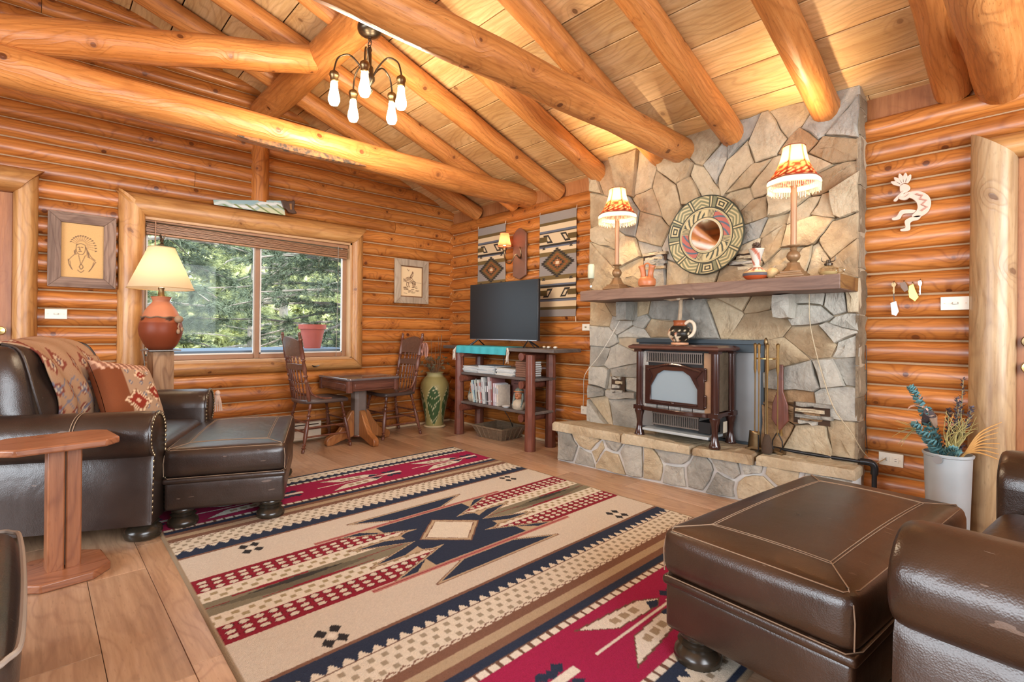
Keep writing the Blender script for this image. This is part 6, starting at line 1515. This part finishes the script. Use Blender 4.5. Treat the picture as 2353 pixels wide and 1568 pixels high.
def turned(mb, a, b, r, n=10, knobs=((.12, 1.5), (.2, 1.5), (.72, 1.4), (.8, 1.4))):
    a, b = Vector(a), Vector(b); T = sorted([0, .05, .3, .5, .65, .95, 1.0] + [k+e for k, _ in knobs for e in (-.022, 0, .022)]); pts = []; rad = []
    for q in T:
        pts.append(a.lerp(b, q)); s_ = .75 if q in (0, 1.0) else 1.0+.22*math.sin(PI*q)
        for k, m_ in knobs:
            if abs(q-k) < .001: s_ = m_
            elif abs(abs(q-k)-.022) < .001: s_ = .72
        rad.append(r*s_)
    mb.tube(pts, rad, n); return mb
CW = wood('chair_wood', (.085, .028, .016), (.145, .052, .03), (.21, .085, .05), axis='Z', grain=14, rough=.32, knots=0, line=.25, rand=.1)
SEATM = plain('dark_seat', (.075, .050, .042), .3, 0, .25, 8)
def spindle_chair(label, loc, rz):
    """press-back chair facing local +x"""
    t = thing('spindle_chair', label, 'chair', loc, rz, group='press back chairs')
    mb = MB(); pl = [(-.19, -.155), (-.10, -.20), (.12, -.215), (.19, -.20), (.215, -.12), (.215, .12), (.19, .20), (.12, .215), (-.10, .20), (-.19, .155), (-.215, .08), (-.215, -.08)]
    mb.prism(pl, .036); mb.v = [(p[0], p[1], p[2]+.415) for p in mb.v]; mb.build('seat', SEATM, t, bevel=.014, seg=3)
    feet = {}
    for sx in (-1, 1):
        for sy in (-1, 1):
            a = (sx*.145, sy*.15, .42); b = (sx*.215 - (.02 if sx < 0 else 0), sy*.200, 0); feet[(sx, sy)] = (Vector(a), Vector(b)); mb = MB(); turned(mb, b, a, .0155, 10, ((.10, 1.35), (.16, 1.2), (.66, 1.35), (.74, 1.35), (.86, 1.2))); mb.build('leg', CW, t)
    def at(k, z): a, b = feet[k]; return b.lerp(a, z/.42)
    for sy in (-1, 1):
        for z in (.13, .21): mb = MB(); mb.tube([at((-1, sy), z), at((1, sy), z)], [.008, .010][0:1]*2, 8); mb.build('stretcher', CW, t)
    for sx in (-1, 1):
        for z in (.17, .25): mb = MB(); mb.tube([at((sx, -1), z), at((sx, 1), z)], .0085, 8); mb.build('stretcher', CW, t)
    def bk(y, z): return Vector((-.165-.27*(z-.45)*.62 - .035*(1-(y/.17)**2), y*(1+.14*(z-.45)), z))
    for sy in (-1, 1):
        mb = MB(); turned(mb, bk(sy*.165, .44), bk(sy*.165, 1.02), .0175, 10, ((.30, 1.25), (.38, 1.25), (.62, 1.2), (.93, 1.3))); mb.ell(bk(sy*.165, 1.03), (.015, .015, .018)); mb.build('back_post', CW, t)
        mb = MB(); mb.tube(smoothed([bk(sy*.165, .60)+Vector((.01, 0, 0)), Vector((-.14, sy*.175, .50)), Vector((-.05, sy*.185, .462)), Vector((.03, sy*.185, .455))], 5), .009, 8); mb.build('hip_brace', CW, t)
    for y in np.linspace(-.115, .115, 6):
        mb = MB(); turned(mb, bk(y, .445), bk(y, .72), .0068, 8, ((.30, 1.6), (.36, 1.6), (.62, 1.6))); mb.build('spindle', CW, t)
    for y in np.linspace(-.105, .105, 5):
        mb = MB(); turned(mb, bk(y, .765), bk(y, .84), .0075, 8, ((.5, 1.5),)); mb.build('short_spindle', CW, t)
    def slat(z0, z1, crest, nm):
        mb = MB(); n = 14; vs = []
        for i in range(n+1):
            y = -.17+.34*i/n; top = z1 + crest*math.sin(PI*i/n)**.8
            for z in (z0, top):
                for dx in (.009, -.009): p = bk(y, z); vs.append((p.x+dx, p.y, p.z))
        fs = []
        for i in range(n):
            a = i*4; b = a+4; fs += [(a, b, b+2, a+2), (a+1, a+3, b+3, b+1), (a, a+1, b+1, b), (a+2, b+2, b+3, a+3)]
        fs += [(0, 2, 3, 1), (n*4, n*4+1, n*4+3, n*4+2)]; mb.add(vs, fs); mb.build(nm, plain('carved_slat', (.11, .055, .035), .3, 0, .35, 45, .4), t, bevel=.004)
    slat(.715, .765, .008, 'middle_rail'); slat(.835, .955, .055, 'crest_rail'); return t
spindle_chair('dark turned spindle chair on the armchair side of the pedestal table', (1.93, 4.66, 0), math.radians(3))
SC2 = spindle_chair('dark turned spindle chair on the vase side of the table with ribbons on it', (2.70, 4.70, 0), math.radians(183))
mb = MB(); g = random.Random(9)
for k in range(16):
    a = k*.6; p = Vector((0, 0, 0)); mb.tube(smoothed([p, p+Vector((.02*math.cos(a), .03*math.sin(a), .01)), p+Vector((.035*math.cos(a), .05*math.sin(a), -.03-.03*g.random())), p+Vector((.03*math.cos(a), .045*math.sin(a)+.02*g.uniform(-1, 1), -.08-.07*g.random()))], 4), .005, 4)
o = mb.build('ribbon_bunch', plain('pink_ribbon', (.42, .20, .15), .7, 0, .4, 40), None); o.location = (2.985, 4.52, .93); tag(o, 'bunch of faded pink ribbons tied on the chair post near the vase', 'ribbon')
# heater on the back wall
t = thing('baseboard_heater', 'cream electric baseboard heater low on the log wall behind the spindle chair', 'heater', (1.52, YC-.085, 0))
mb = MB(); mb.box((0, .02, .10), (1.10, .05, .17)); mb.build('cover', CREAM, t, bevel=.008); mb = MB(); mb.box((0, -.008, .172), (1.06, .03, .012)); mb.box((0, -.007, .03), (1.06, .03, .014)); mb.build('deflector', CREAM, t, smooth=0); mb = MB(); mb.box((0, -.006, .158), (1.04, .006, .012)); mb.build('outlet_slot', DARKGAP, t, smooth=0)

# ================================================================ corner floor vase
def vase_print(co):
    z = co[:, 2]; a = np.arctan2(co[:, 1], co[:, 0]); n = len(z); c = np.tile(np.array(L(150, 138, 88)), (n, 1)); k = (a/(2*PI)*5+.3) % 1; h = z/.60
    lf = (h > .06) & (h < .78) & (np.abs(k-.5) < .42*np.sin(PI*np.clip((h-.06)/.72, 0, 1))**.6); c[lf] = L(62, 84, 50); vein = lf & (np.abs(((h*9+np.abs(k-.5)*7) % 1)-.5) < .05); c[vein] = L(200, 190, 150); rib = lf & (np.abs(k-.5) < .022); c[rib] = L(208, 198, 160)
    ed = (h > .05) & (h < .80) & (np.abs(np.abs(k-.5)-.43*np.sin(PI*np.clip((h-.06)/.72, 0, 1))**.6) < .014); c[ed] = L(196, 184, 140); c[h > .93] = L(168, 158, 112); return c
t = thing('floor_vase', 'tall olive pottery floor vase with raised green leaf pattern in the corner', 'vase', (3.30, 4.78, 0))
mb = MB(); mb.lathe([(.115, 0), (.125, .01), (.115, .022)], 32); mb.build('foot_ring', plain('pale_foot', (.50, .40, .24), .6), t)
mb = MB(); P_ = [(p.x, p.z) for p in smoothed([(r, 0, z) for r, z in [(.098, .015), (.110, .12), (.137, .26), (.160, .38), (.158, .47), (.126, .535), (.092, .57), (.090, .595), (.100, .605)]], 7)]
mb.lathe(P_, 96, cap=False); o = mb.build('body', printed('vase_glaze', .4, .4, 30), t, smooth=180); paint(o, vase_print); so = o.modifiers.new('s', 'SOLIDIFY'); so.thickness = .006
tw = thing('dried_twigs', 'dried brown flowers and tall bare twigs standing in the olive floor vase', 'dried flowers', (3.30, 4.78, .45)); TWG = plain('dry_twig', (.22, .12, .06), .85, 0, .4, 30); g = random.Random(17)
for k in range(7):
    a = g.uniform(2.6, 6.6); q = g.uniform(.05, .15); mb = MB(); mb.tube(smoothed([(0, 0, 0), (q*.4*math.cos(a), q*.4*math.sin(a), .16), (q*math.cos(a)*.8, q*math.sin(a)*.8, .32), (q*math.cos(a), q*math.sin(a), g.uniform(.40, .58))], 4), .003, 5); mb.build('twig', TWG, tw)
DFL = [plain('dry_petal_%d' % k, c, .9, 0, .4, 30) for k, c in enumerate(((.17, .13, .07), (.26, .17, .10), (.13, .14, .08)))]
for k in range(34):
    a = g.uniform(0, 6.28); q = g.uniform(.03, .17 if math.sin(a) < .3 else .12); h = g.uniform(.17, .33); p = Vector((q*math.cos(a), q*math.sin(a), h)); mb = MB(); mb.tube([(0, 0, .10), p*.6+Vector((0, 0, .06)), p], .002, 4); st_ = mb.build('stem', TWG, tw)
    mb = MB()
    for e in range(7): b = e*.9; mb.ell(p+Vector((.010*math.cos(b), .010*math.sin(b), g.uniform(-.008, .012))), (.008, .008, .006), 6, 4)
    mb.build('flower_head', DFL[k % 3], st_)

# ================================================================ pail of dried flowers by the door
PX, PY = 3.47, .405
t = thing('metal_pail', 'tall grey galvanised metal pail of dried flowers standing by the door', 'pail', (PX, PY, 0)); PAIL = plain('pail_paint', (.43, .47, .48), .45, .2, .3, 4)
mb = MB(); mb.lathe([(.082, 0), (.084, .01), (.098, .44), (.1035, .444), (.1035, .456), (.098, .458), (.094, .44), (.086, .30), (.0, .30)], 40, cap=False); mb.build('body', PAIL, t)
mb = MB(); mb.tube([(.1005*math.cos(a), .1005*math.sin(a), .452) for a in np.linspace(0, 2*PI, 41)[:-1]], .0055, 6, closed=True); mb.build('rim', PAIL, t)
a_ = math.radians(165); mb = MB(); mb.lathe([(.0, -.004), (.021, -.004), (.021, .004), (.0, .004)], 16, (0, 0, 0), RZ(a_) @ RY(PI/2)); mb.v = [(p[0]+.106*math.cos(a_), p[1]+.106*math.sin(a_), p[2]+.432) for p in mb.v]; mb.build('handle_ear', STEEL, t)
def stalk(name, label, pts, leaf, mat, smat, n, lsz, grp='dried stems in the pail', disc=False, r0=.35):
    t = thing(name, label, 'dried flower', (PX, PY, .34), group=grp); P_ = smoothed(pts, 8); mb = MB(); mb.tube(P_, .0028, 5); mb.build('stem', smat, t)
    m = len(P_)
    for k in range(n):
        f = r0+(1-r0)*k/max(1, n-1); i = min(m-2, int(f*(m-1))); p = P_[i].lerp(P_[i+1], f*(m-1)-i); d = (P_[i+1]-P_[i]).normalized(); a = k*1.9; s = d.orthogonal().normalized(); s2 = d.cross(s); o_ = s*math.cos(a)+s2*math.sin(a); sz = lsz*(1.15-.55*f)
        mb = MB()
        o2 = (o_+d*.85).normalized()
        if disc: q = [p+o2*sz*.05, p+o2*sz*.5+d.cross(o_)*sz*.5, p+o2*sz*1.0, p+o2*sz*.5-d.cross(o_)*sz*.5, p+o2*sz*.5+o_*sz*.15]; mb.add(q, [(0, 1, 4), (1, 2, 4), (2, 3, 4), (3, 0, 4), (0, 3, 2, 1)])
        else: q = [p, p+o2*sz*.5+d.cross(o_)*sz*.24, p+o2*sz, p+o2*sz*.5-d.cross(o_)*sz*.24]; mb.add(q, [(0, 1, 2, 3)])
        mb.build(leaf, mat, t, smooth=0)
    return t
EUC = plain('eucalyptus_blue', (.12, .27, .28), .7, 0, .3, 30); LAV = plain('lavender_grey', (.13, .115, .15), .8, 0, .35, 40); STM = plain('dry_stem', (.24, .19, .10), .8); GRS = plain('dry_grass', (.40, .34, .13), .8, 0, .3, 20); RAF = plain('raffia', (.62, .33, .10), .7, 0, .25, 20); SED = plain('dark_seed', (.075, .055, .06), .8)
lf_ = Vector((.0, 1, 0))
stalk('eucalyptus_stem', 'tallest blue green eucalyptus stem leaning toward the fireplace in the pail', [(0, .01, 0), (-.01, .035, .10), (-.02, .075, .26), (-.02, .125, .395), (-.02, .148, .44)], 'leaf', EUC, STM, 70, .046, disc=True, r0=.2)
stalk('eucalyptus_stem', 'short blue green eucalyptus stem drooping over the pail rim toward the outlet', [(0, .01, 0), (-.04, .03, .11), (-.06, .075, .19), (-.07, .125, .255)], 'leaf', EUC, STM, 48, .050, disc=True, r0=.25)
stalk('eucalyptus_stem', 'low blue green eucalyptus stem in the middle of the pail', [(0, 0, 0), (-.05, -.0, .10), (-.075, -.025, .14), (-.08, -.045, .14)], 'leaf', EUC, STM, 34, .044, disc=True)
for k, (dy, h, nm) in enumerate(((-.035, .40, 'middle'), (-.055, .50, 'tallest'), (-.085, .36, 'farthest'), (-.005, .34, 'shortest'))):
    stalk('lavender_stem', nm+' grey purple dried flower spike rising from the pail', [(0, -.005, 0), (-.01, dy*.5, .14), (-.02, dy*.9, .28), (-.02, dy*1.1, h)], 'floret', LAV if k % 2 == 0 else SED, STM, 60, .036, r0=.25)
def blades(name, label, mat, specs, w=.004):
    t = thing(name, label, 'dried grass', (PX, PY, .34), group='dried grass in the pail')
    for pts in specs:
        P_ = smoothed(pts, 5); mb = MB(); mb.tube(P_, [w*(1-.8*i/(len(P_)-1)) for i in range(len(P_))], 4); mb.build('blade', mat, t)
g = random.Random(2)
blades('grass_tuft', 'yellow green dried grass tuft in the middle of the pail', GRS, [[(0, -.01, 0), (-.05, -.02+g.uniform(-.02, .02), .13), (-.06+g.uniform(-.02, .02), -.03+g.uniform(-.05, .04), .22), (-.07, -.045+g.uniform(-.08, .05), .22+g.uniform(.02, .12))] for k in range(34)])
blades('grass_tuft', 'thin pale dried grass arching out of the pail toward the fireplace', GRS, [[(0, .01, 0), (-.02, .06, .14), (-.03, .13+g.uniform(-.02, .02), .22), (-.04, .20+g.uniform(-.03, .03), .30-g.uniform(0, .18))] for k in range(14)], .0034)
blades('raffia_bunch', 'orange dried reed fan sticking out of the pail toward the door', RAF, [[(0, -.02, .05), (-.04, -.07, .13), (-.05, -.125, .145+.014*k), (-.05, -.185-.02*g.random(), .125+.026*k)] for k in range(8)], .0085)
stalk('eucalyptus_stem', 'middle height blue green eucalyptus stem behind the tallest one', [(0, .0, 0), (.0, .03, .12), (.01, .06, .24), (.01, .08, .33)], 'leaf', EUC, STM, 52, .042, disc=True, r0=.2)
stalk('lavender_stem', 'thick grey purple flower spike leaning between eucalyptus and reeds', [(0, 0, 0), (-.02, -.02, .12), (-.03, -.03, .24), (-.03, -.05, .38)], 'floret', LAV, STM, 60, .036, r0=.25)
sp_ = thing('seed_pod', 'dark brown seed pod head in the pail behind the short eucalyptus', 'dried flower', (PX-.02, PY+.085, .62)); mb = MB(); mb.lathe([(.004, -.04), (.014, -.02), (.022, .01), (.030, .04), (.026, .042), (.012, .02), (0, .018)], 9, M=RX(.5)@RY(-.4), cap=False); mb.build('pod', SED, sp_); mb = MB(); mb.lathe([(.003, -.03), (.012, -.01), (.016, .012), (.022, .034), (.018, .03), (0, .008)], 7, (-.010, -.034, -.012), RX(-.2)@RY(-.3), cap=False); mb.build('husk', plain('pale_husk', (.40, .27, .19), .7), sp_)
mb = MB(); mb.tube([(.0, 0, -.03), (.01, -.05, -.26)], .003, 5); mb.build('stem', STM, sp_)
PAPP = plain('paper_petal', (.60, .36, .26), .7)
cl = thing('curled_petal', 'pale curled dried petal above the dark seed pod in the pail', 'dried flower', (PX-.02, PY+.12, .66)); mb = MB(); mb.grid(8, 3, lambda u, v: Vector((0+.012*(v-.5), .045*math.cos(PI*u), .03*math.sin(PI*u)+.010*(v-.5)))); o = mb.build('petal', PAPP, cl); so = o.modifiers.new('s', 'SOLIDIFY'); so.thickness = .0015
mb = MB(); mb.tube([(0, -.04, 0), (.01, -.07, -.12), (.015, -.10, -.30)], .002, 5); mb.build('stem', STM, cl)

# ================================================================ things on the walls
def frame_pic(name, label, xc_, zc_, w, h, fw, mat_v, mat_h, draw, seedy=0, rake=0):
    t = thing(name, label, 'picture', (xc_, YC-.062, zc_))
    for s in (-1, 1):
        mb = MB(); a = s*w/2; mb.prism([(a, -h/2), (a, h/2), (a-s*fw, h/2-fw), (a-s*fw, -h/2+fw)][::(1 if s > 0 else -1)], .026, ON_BACK); mb.build('side_rail', mat_v, t, bevel=.003)
        mb = MB(); b = s*h/2; mb.prism([(-w/2, b), (w/2, b), (w/2-fw, b-s*fw), (-w/2+fw, b-s*fw)][::(-1 if s > 0 else 1)], .026, ON_BACK); mb.build('cross_rail', mat_h, t, bevel=.003)
    iw, ih = w-2*fw, h-2*fw; mb = MB(); mb.grid(int(iw/.0025), int(ih/.0025), lambda u, v: Vector(((u-.5)*iw, -.008, (v-.5)*ih)))
    o = mb.build('drawing', printed(name+'_print', .7), t, smooth=0); paint(o, draw(iw, ih)); mb = MB(); mb.box((0, .006, 0), (w*.96, .012, h*.96)); mb.build('backing', CAULK, t, smooth=0)
    if seedy: mb = MB(); mb.box((0, -.010, 0), (iw, .002, ih)); mb.build('pane', glass('picture_glass', (.97, .97, .95), .03), t, smooth=0)
    return t
def strokes(co, iw, ih, lines, wd, ink, c):
    u, v = co[:, 0]/iw+.5, co[:, 2]/ih+.5
    for pts, q in lines:
        P_ = [(p.x, p.y) for p in smoothed([(x, y, 0) for x, y in pts], 5)]
        for (x0, y0), (x1, y1) in zip(P_[:-1], P_[1:]):
            dx, dy = (x1-x0)*iw, (y1-y0)*ih; l2 = dx*dx+dy*dy+1e-9; px, py = (u-x0)*iw, (v-y0)*ih; t_ = np.clip((px*dx+py*dy)/l2, 0, 1); d = np.hypot(px-t_*dx, py-t_*dy); m = np.clip(1-d/wd, 0, 1)*q; c[:] = c*(1-m[:, None])+ink*m[:, None]
def sketch_portrait(iw, ih):
    def f(co):
        g = np.random.default_rng(0); c = np.tile(np.array(L(206, 164, 108)), (len(co), 1))*(1+g.normal(0, .03, (len(co), 1))); ink = np.array(L(96, 74, 58)); ls = []
        for k in range(15):
            a = 2.75-k*.215; r0, r1 = .12, .25+.02*(k > 8)+.05*max(0, k-9)/5; cx, cy_ = .47, .585; p0 = (cx+r0*math.cos(a), cy_+r0*.8*math.sin(a)); p1 = (cx+r1*1.1*math.cos(a), cy_+r1*.8*math.sin(a)); ls.append(([p0, p1], .45)); ls.append(([(p1[0]-.012, p1[1]-.012), p1, (p1[0]+.02, p1[1]-.004)], 1.0))
        ls += [([(.36, .62), (.34, .55), (.36, .47), (.42, .435), (.50, .44), (.55, .50), (.56, .58)], .8), ([(.34, .60), (.45, .635), (.56, .61)], .9), ([(.38, .56), (.42, .57)], 1), ([(.46, .57), (.50, .565)], 1), ([(.43, .56), (.42, .52), (.445, .515)], .9), ([(.40, .485), (.47, .49)], 1),
               ([(.55, .60), (.62, .50), (.70, .40), (.80, .34)], .9), ([(.56, .58), (.62, .46), (.66, .38)], .8), ([(.36, .44), (.30, .42), (.22, .36), (.16, .30)], .7), ([(.60, .40), (.72, .36), (.82, .30)], .7), ([(.16, .33), (.18, .24), (.24, .16)], 1.0), ([(.20, .30), (.22, .20), (.26, .14)], .8), ([(.80, .30), (.74, .22), (.66, .13)], 1.0), ([(.76, .30), (.72, .20), (.64, .12)], .8), ([(.40, .42), (.45, .26)], .9), ([(.56, .42), (.47, .26)], .9), ([(.42, .20), (.46, .25), (.51, .20), (.46, .16), (.42, .20)], 1), ([(.38, .14), (.46, .10), (.53, .14)], .8), ([(.60, .50), (.60, .42)], .8), ([(.63, .48), (.64, .40)], .8), ([(.30, .50), (.31, .44)], 1.0), ([(.33, .52), (.32, .44)], .9)]
        strokes(co, iw, ih, ls, .0042, ink*1.25, c); return c
    return f
def sketch_rider(iw, ih):
    def f(co):
        c = np.tile(np.array(L(226, 196, 152)), (len(co), 1)); u, v = co[:, 0]/iw+.5, co[:, 2]/ih+.5; e = (np.abs(u-.5) > .46) | (np.abs(v-.5) > .47); c[e] = L(120, 78, 50); ink = np.array(L(92, 50, 32)); ls = []
        ls += [([(.22, .50), (.26, .60), (.40, .64), (.52, .60), (.60, .50), (.66, .40)], 1), ([(.22, .50), (.36, .46), (.50, .46), (.58, .44)], 1), ([(.28, .56), (.45, .56), (.56, .50)], 1), ([(.26, .53), (.44, .51), (.58, .46)], 1), ([(.30, .60), (.45, .61)], 1), ([(.60, .52), (.68, .48), (.66, .38)], 1), ([(.62, .47), (.64, .40)], 1), ([(.20, .52), (.16, .58), (.17, .48)], .9), ([(.30, .48), (.28, .38), (.34, .32)], 1), ([(.36, .47), (.38, .36), (.42, .32)], 1), ([(.54, .46), (.56, .36), (.60, .32)], 1), ([(.58, .44), (.62, .36)], 1), ([(.44, .60), (.46, .70), (.52, .76), (.56, .72), (.50, .62)], 1), ([(.47, .64), (.50, .72)], 1), ([(.52, .80), (.55, .82), (.57, .78), (.53, .77)], 1), ([(.36, .84), (.38, .88)], .7), ([(.30, .90), (.33, .86)], .6)]
        g = random.Random(3)
        for k in range(22): x = g.uniform(.12, .7); y = g.uniform(.12, .33); ls.append(([(x, y), (x+g.uniform(.06, .16), y+g.uniform(-.03, .03))], g.uniform(.3, .9)))
        ls.append(([(.66, .48), (.94, .47)], .4)); strokes(co, iw, ih, ls, .0055, ink, c); return c
    return f
frame_pic('framed_drawing', 'pencil portrait with feather headdress in a wide brown barn wood frame', .257, 1.640, .392, .548, .075, BARN, BARN_H, sketch_portrait, 0)
frame_pic('framed_drawing', 'small brown horse and rider sketch in a pale weathered frame near the corner', 3.090, 1.618, .432, .488, .072, PALE, PALE, sketch_rider, 0)
# painted hand saw resting on the window casing
def saw_print(co):
    n = len(co); u, v = co[:, 0], co[:, 1]; c = np.tile(np.array(L(176, 190, 176)), (n, 1)); h = np.sin(u*16)*.02+np.sin(u*41)*.008
    c[v < -.03+h*1.2] = L(206, 206, 168); c[v > .035+h] = L(150, 178, 178); m = np.abs(v-.01-h) < .012; c[m] = L(222, 224, 214); g = (np.sin(u*70+v*90) > .72) & (v < .02); c[g] = L(132, 146, 92); c[u < -.20] = c[u < -.20]*.75+np.array(L(120, 160, 140))*.25; return c
t = thing('painted_saw', 'old hand saw with a pale landscape painted on its blade above the window', 'saw', (1.455, YC-.105, 2.172), rot=(math.radians(-3), math.radians(-9.5), 0))
mb = MB(); N1, N2 = 160, 36
mb.grid(N1, N2, lambda u, v: Vector((-.345+.58*u, (.055-.135*v*(.30+.70*u))*1.0+.02*0 + .022*(1-u)*0, .0)) if 1 else None)
o = mb.build('blade', printed('saw_paint', .45), t, smooth=0); paint(o, saw_print); so = o.modifiers.new('s', 'SOLIDIFY'); so.thickness = .002; o.matrix_local = ON_BACK.to_4x4()
mb = MB(); hp = [(.215, .056), (.25, .062), (.27, .05), (.30, .052), (.345, .055), (.34, .02), (.325, -.02), (.345, -.065), (.31, -.068), (.27, -.055), (.25, -.02), (.225, -.02), (.222, .02)]
mb.prism(hp[::-1], .022, ON_BACK); mb.v = [(p[0], p[1]+.010, p[2]) for p in mb.v]; o = mb.build('handle', plain('dark_handle', (.09, .045, .025), .45, 0, .3, 20), t, bevel=.006)
mb = MB(); mb.prism([(.288, .025), (.308, .025), (.300, -.03), (.285, -.03)][::-1], .026, ON_BACK); mb.v = [(p[0], p[1]+.011, p[2]) for p in mb.v]; mb.build('handle_grip_hole', LOG if 0 else plain('grip_hole', (.34, .15, .04), .6), t)
def plate(label, on, a, z, w, h, kind):
    t = thing('wall_plate', label, 'light switch' if kind == 's' else 'outlet', (XC-.056, a, z) if on == 'r' else (a, YC-.056, z)); M = ON_RIGHT if on == 'r' else ON_BACK
    def q(name, c, d, mat, bev=.002):
        mb = MB(); mb.box((0, 0, 0), d); mb.v = [tuple(M @ (Vector(p)+Vector(c))) for p in mb.v]; return mb.build(name, mat, t, smooth=0, bevel=bev)
    q('cover', (0, 0, 0), (w, h, .007), WHITE)
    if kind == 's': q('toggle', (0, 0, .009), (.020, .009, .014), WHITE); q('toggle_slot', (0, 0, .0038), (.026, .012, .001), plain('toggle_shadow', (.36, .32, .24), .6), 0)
    elif kind == 'o':
        for s in (-1, 1):
            q('socket', (s*.022, 0, .0045), (.030, .030, .003), WHITE, .001)
            for e in (-1, 1): q('slot', (s*.022, e*.006, .0062), (.010, .0025, .001), BLACK, 0)
    else: q('jack', (0, 0, .008), (.012, .012, .012), OLDBRASS, .001)
    for s in (-1, 1): q('screw', (s*w*.36, 0, .004), (.006, .006, .002), CREAM, 0)
    return t
plate('ivory light switch on the logs below the pencil portrait', 'b', .112, 1.168, .122, .072, 's')
plate('ivory light switch on the logs beside the door casing under the keys', 'r', .397, 1.236, .122, .072, 's')
plate('ivory double outlet low on the log wall beside the pail', 'r', .676, .342, .116, .074, 'o')
plate('small ivory cable jack on the logs beside the stone chimney', 'r', 2.915, 1.112, .085, .062, 'j')
plate('ivory outlet low on the logs just above the end of the hearth', 'r', 2.915, .365, .10, .072, 'o')
cord('outlet_cord', 'thin tan cord plugged into the low outlet beside the pail', [(3.635, .70, .345), (3.60, .72, .33), (3.60, .76, .30), (3.63, .80, .29)], .003, plain('tan_wire', (.42, .30, .14), .5))
# cream cut-out flute player (traditional rock art figure)
KOK = plain('cream_cutout', (.70, .50, .38), .55, 0, .08); KO2 = plain('dusty_rose', (.50, .25, .18), .6)
t = thing('flute_player_plaque', 'cream cut out figure bent over a flute hung on the log wall', 'wall ornament', (XC-.058, .585, 1.82))
def kp(name, pts, mat=KOK, d=.012, z=0, par=t):
    P_ = [(p.x, p.y) for p in smoothed([(x, y, 0) for x, y in pts+[pts[0]]], 4)][:-1]
    if area(P_) < 0: P_ = P_[::-1]
    mb = MB(); mb.prism(P_, d, ON_RIGHT); mb.v = [(p[0]-z, p[1], p[2]) for p in mb.v]; return mb.build(name, mat, par, smooth=30, bevel=.0025)
kp('body', [(-.02, .055), (.035, .05), (.075, .015), (.085, -.03), (.07, -.075), (.03, -.098), (.0, -.085), (.025, -.05), (.02, -.01), (-.01, .02), (-.045, .02), (-.05, .04)])
kp('head', [(-.055, .095), (-.035, .105), (-.012, .09), (-.008, .068), (-.03, .052), (-.052, .062)])
for k, (a, l) in enumerate(((2.55, .066), (2.2, .07), (1.85, .074), (1.5, .07), (1.15, .062))): kp('crest_feather', [(-.034+.022*math.cos(a)-.007*math.sin(a), .088+.022*math.sin(a)+.007*math.cos(a)), (-.034+l*.8*math.cos(a)-.011*math.sin(a), .088+l*.8*math.sin(a)+.011*math.cos(a)), (-.034+l*1.15*math.cos(a), .088+l*1.15*math.sin(a)), (-.034+l*.8*math.cos(a)+.011*math.sin(a), .088+l*.8*math.sin(a)-.011*math.cos(a)), (-.034+.022*math.cos(a)+.007*math.sin(a), .088+.022*math.sin(a)-.007*math.cos(a))])
kp('flute', [(-.040, .066), (-.030, .058), (-.07, .012), (-.082, .022)], d=.016)
kp('arm', [(-.01, .045), (.0, .03), (-.03, .01), (-.058, .022), (-.054, .034), (-.03, .028)], d=.018)
kp('leg', [(.02, -.055), (-.01, -.045), (-.05, -.045), (-.068, -.075), (-.09, -.082), (-.085, -.096), (-.055, -.094), (-.038, -.068), (.005, -.07)], d=.014)
kp('leg', [(.045, -.088), (.015, -.085), (-.03, -.105), (-.028, -.145), (-.05, -.152), (-.046, -.165), (-.008, -.163), (-.005, -.12), (.03, -.11)], d=.012)
mb = MB(); mb.tube([ON_RIGHT @ Vector(p) for p in ((.02, .035, .012), (.048, .022, .012), (.038, .004, .012), (.066, -.008, .012), (.046, -.028, .012), (.068, -.046, .012), (.044, -.062, .012))], .0055, 6); mb.build('zigzag', KO2, t)
# keys on small hooks
def key_thing(label, y, z, mk):
    t = thing('hanging_key', label, 'key', (XC-.062, y, z), group='keys on hooks'); mb = MB(); mb.tube(smoothed([(.008, 0, .012), (-.006, 0, .010), (-.010, 0, -.002), (-.004, 0, -.006)], 4), .0022, 6); mb.build('hook', OLDBRASS, t); mk(t)
def fl(par, name, pts, mat, d=.003, z=.008): 
    if area(pts) < 0: pts = pts[::-1]
    mb = MB(); mb.prism(pts, d, ON_RIGHT); mb.v = [(p[0]-z, p[1], p[2]) for p in mb.v]; mb.build(name, mat, par, smooth=0, bevel=.0008)
KEYP = [(-.012, -.002), (-.004, .004), (.006, .003), (.012, -.008), (.008, -.020), (.004, -.024), (.004, -.060), (-.003, -.064), (-.004, -.050), (-.007, -.046), (-.004, -.040), (-.004, -.024), (-.011, -.016)]
key_thing('brass key with a white tag hanging lowest of the keys on hooks', .664, 1.362, lambda t: (fl(t, 'blade', KEYP, OLDBRASS), fl(t, 'strap', [(-.002, -.06), (.002, -.06), (.004, -.11), (0, -.11)], BLACK), fl(t, 'tag', [(-.014, -.115), (.012, -.105), (.024, -.165), (.012, -.19), (-.008, -.182)], plain('white_tag', (.72, .68, .62), .5), .010)))
key_thing('dark charm hanging second among the keys on hooks', .618, 1.362, lambda t: fl(t, 'charm', [(-.018, -.004), (.006, .004), (.016, -.016), (.022, -.045), (.004, -.055), (-.012, -.03)], plain('dark_charm', (.16, .09, .05), .4), .008))
key_thing('gold padlock shaped charm hanging among the keys on hooks', .580, 1.350, lambda t: fl(t, 'charm', [(-.014, -.01), (.006, .0), (.014, -.03), (.030, -.075), (.014, -.098), (-.012, -.075), (-.016, -.04)], plain('gold_charm', (.62, .42, .08), .3, .8), .008))
key_thing('slim steel key hanging beside the gold charm on hooks', .545, 1.365, lambda t: fl(t, 'blade', [(x*.8-.0, y*1.25) for x, y in KEYP], STEEL))
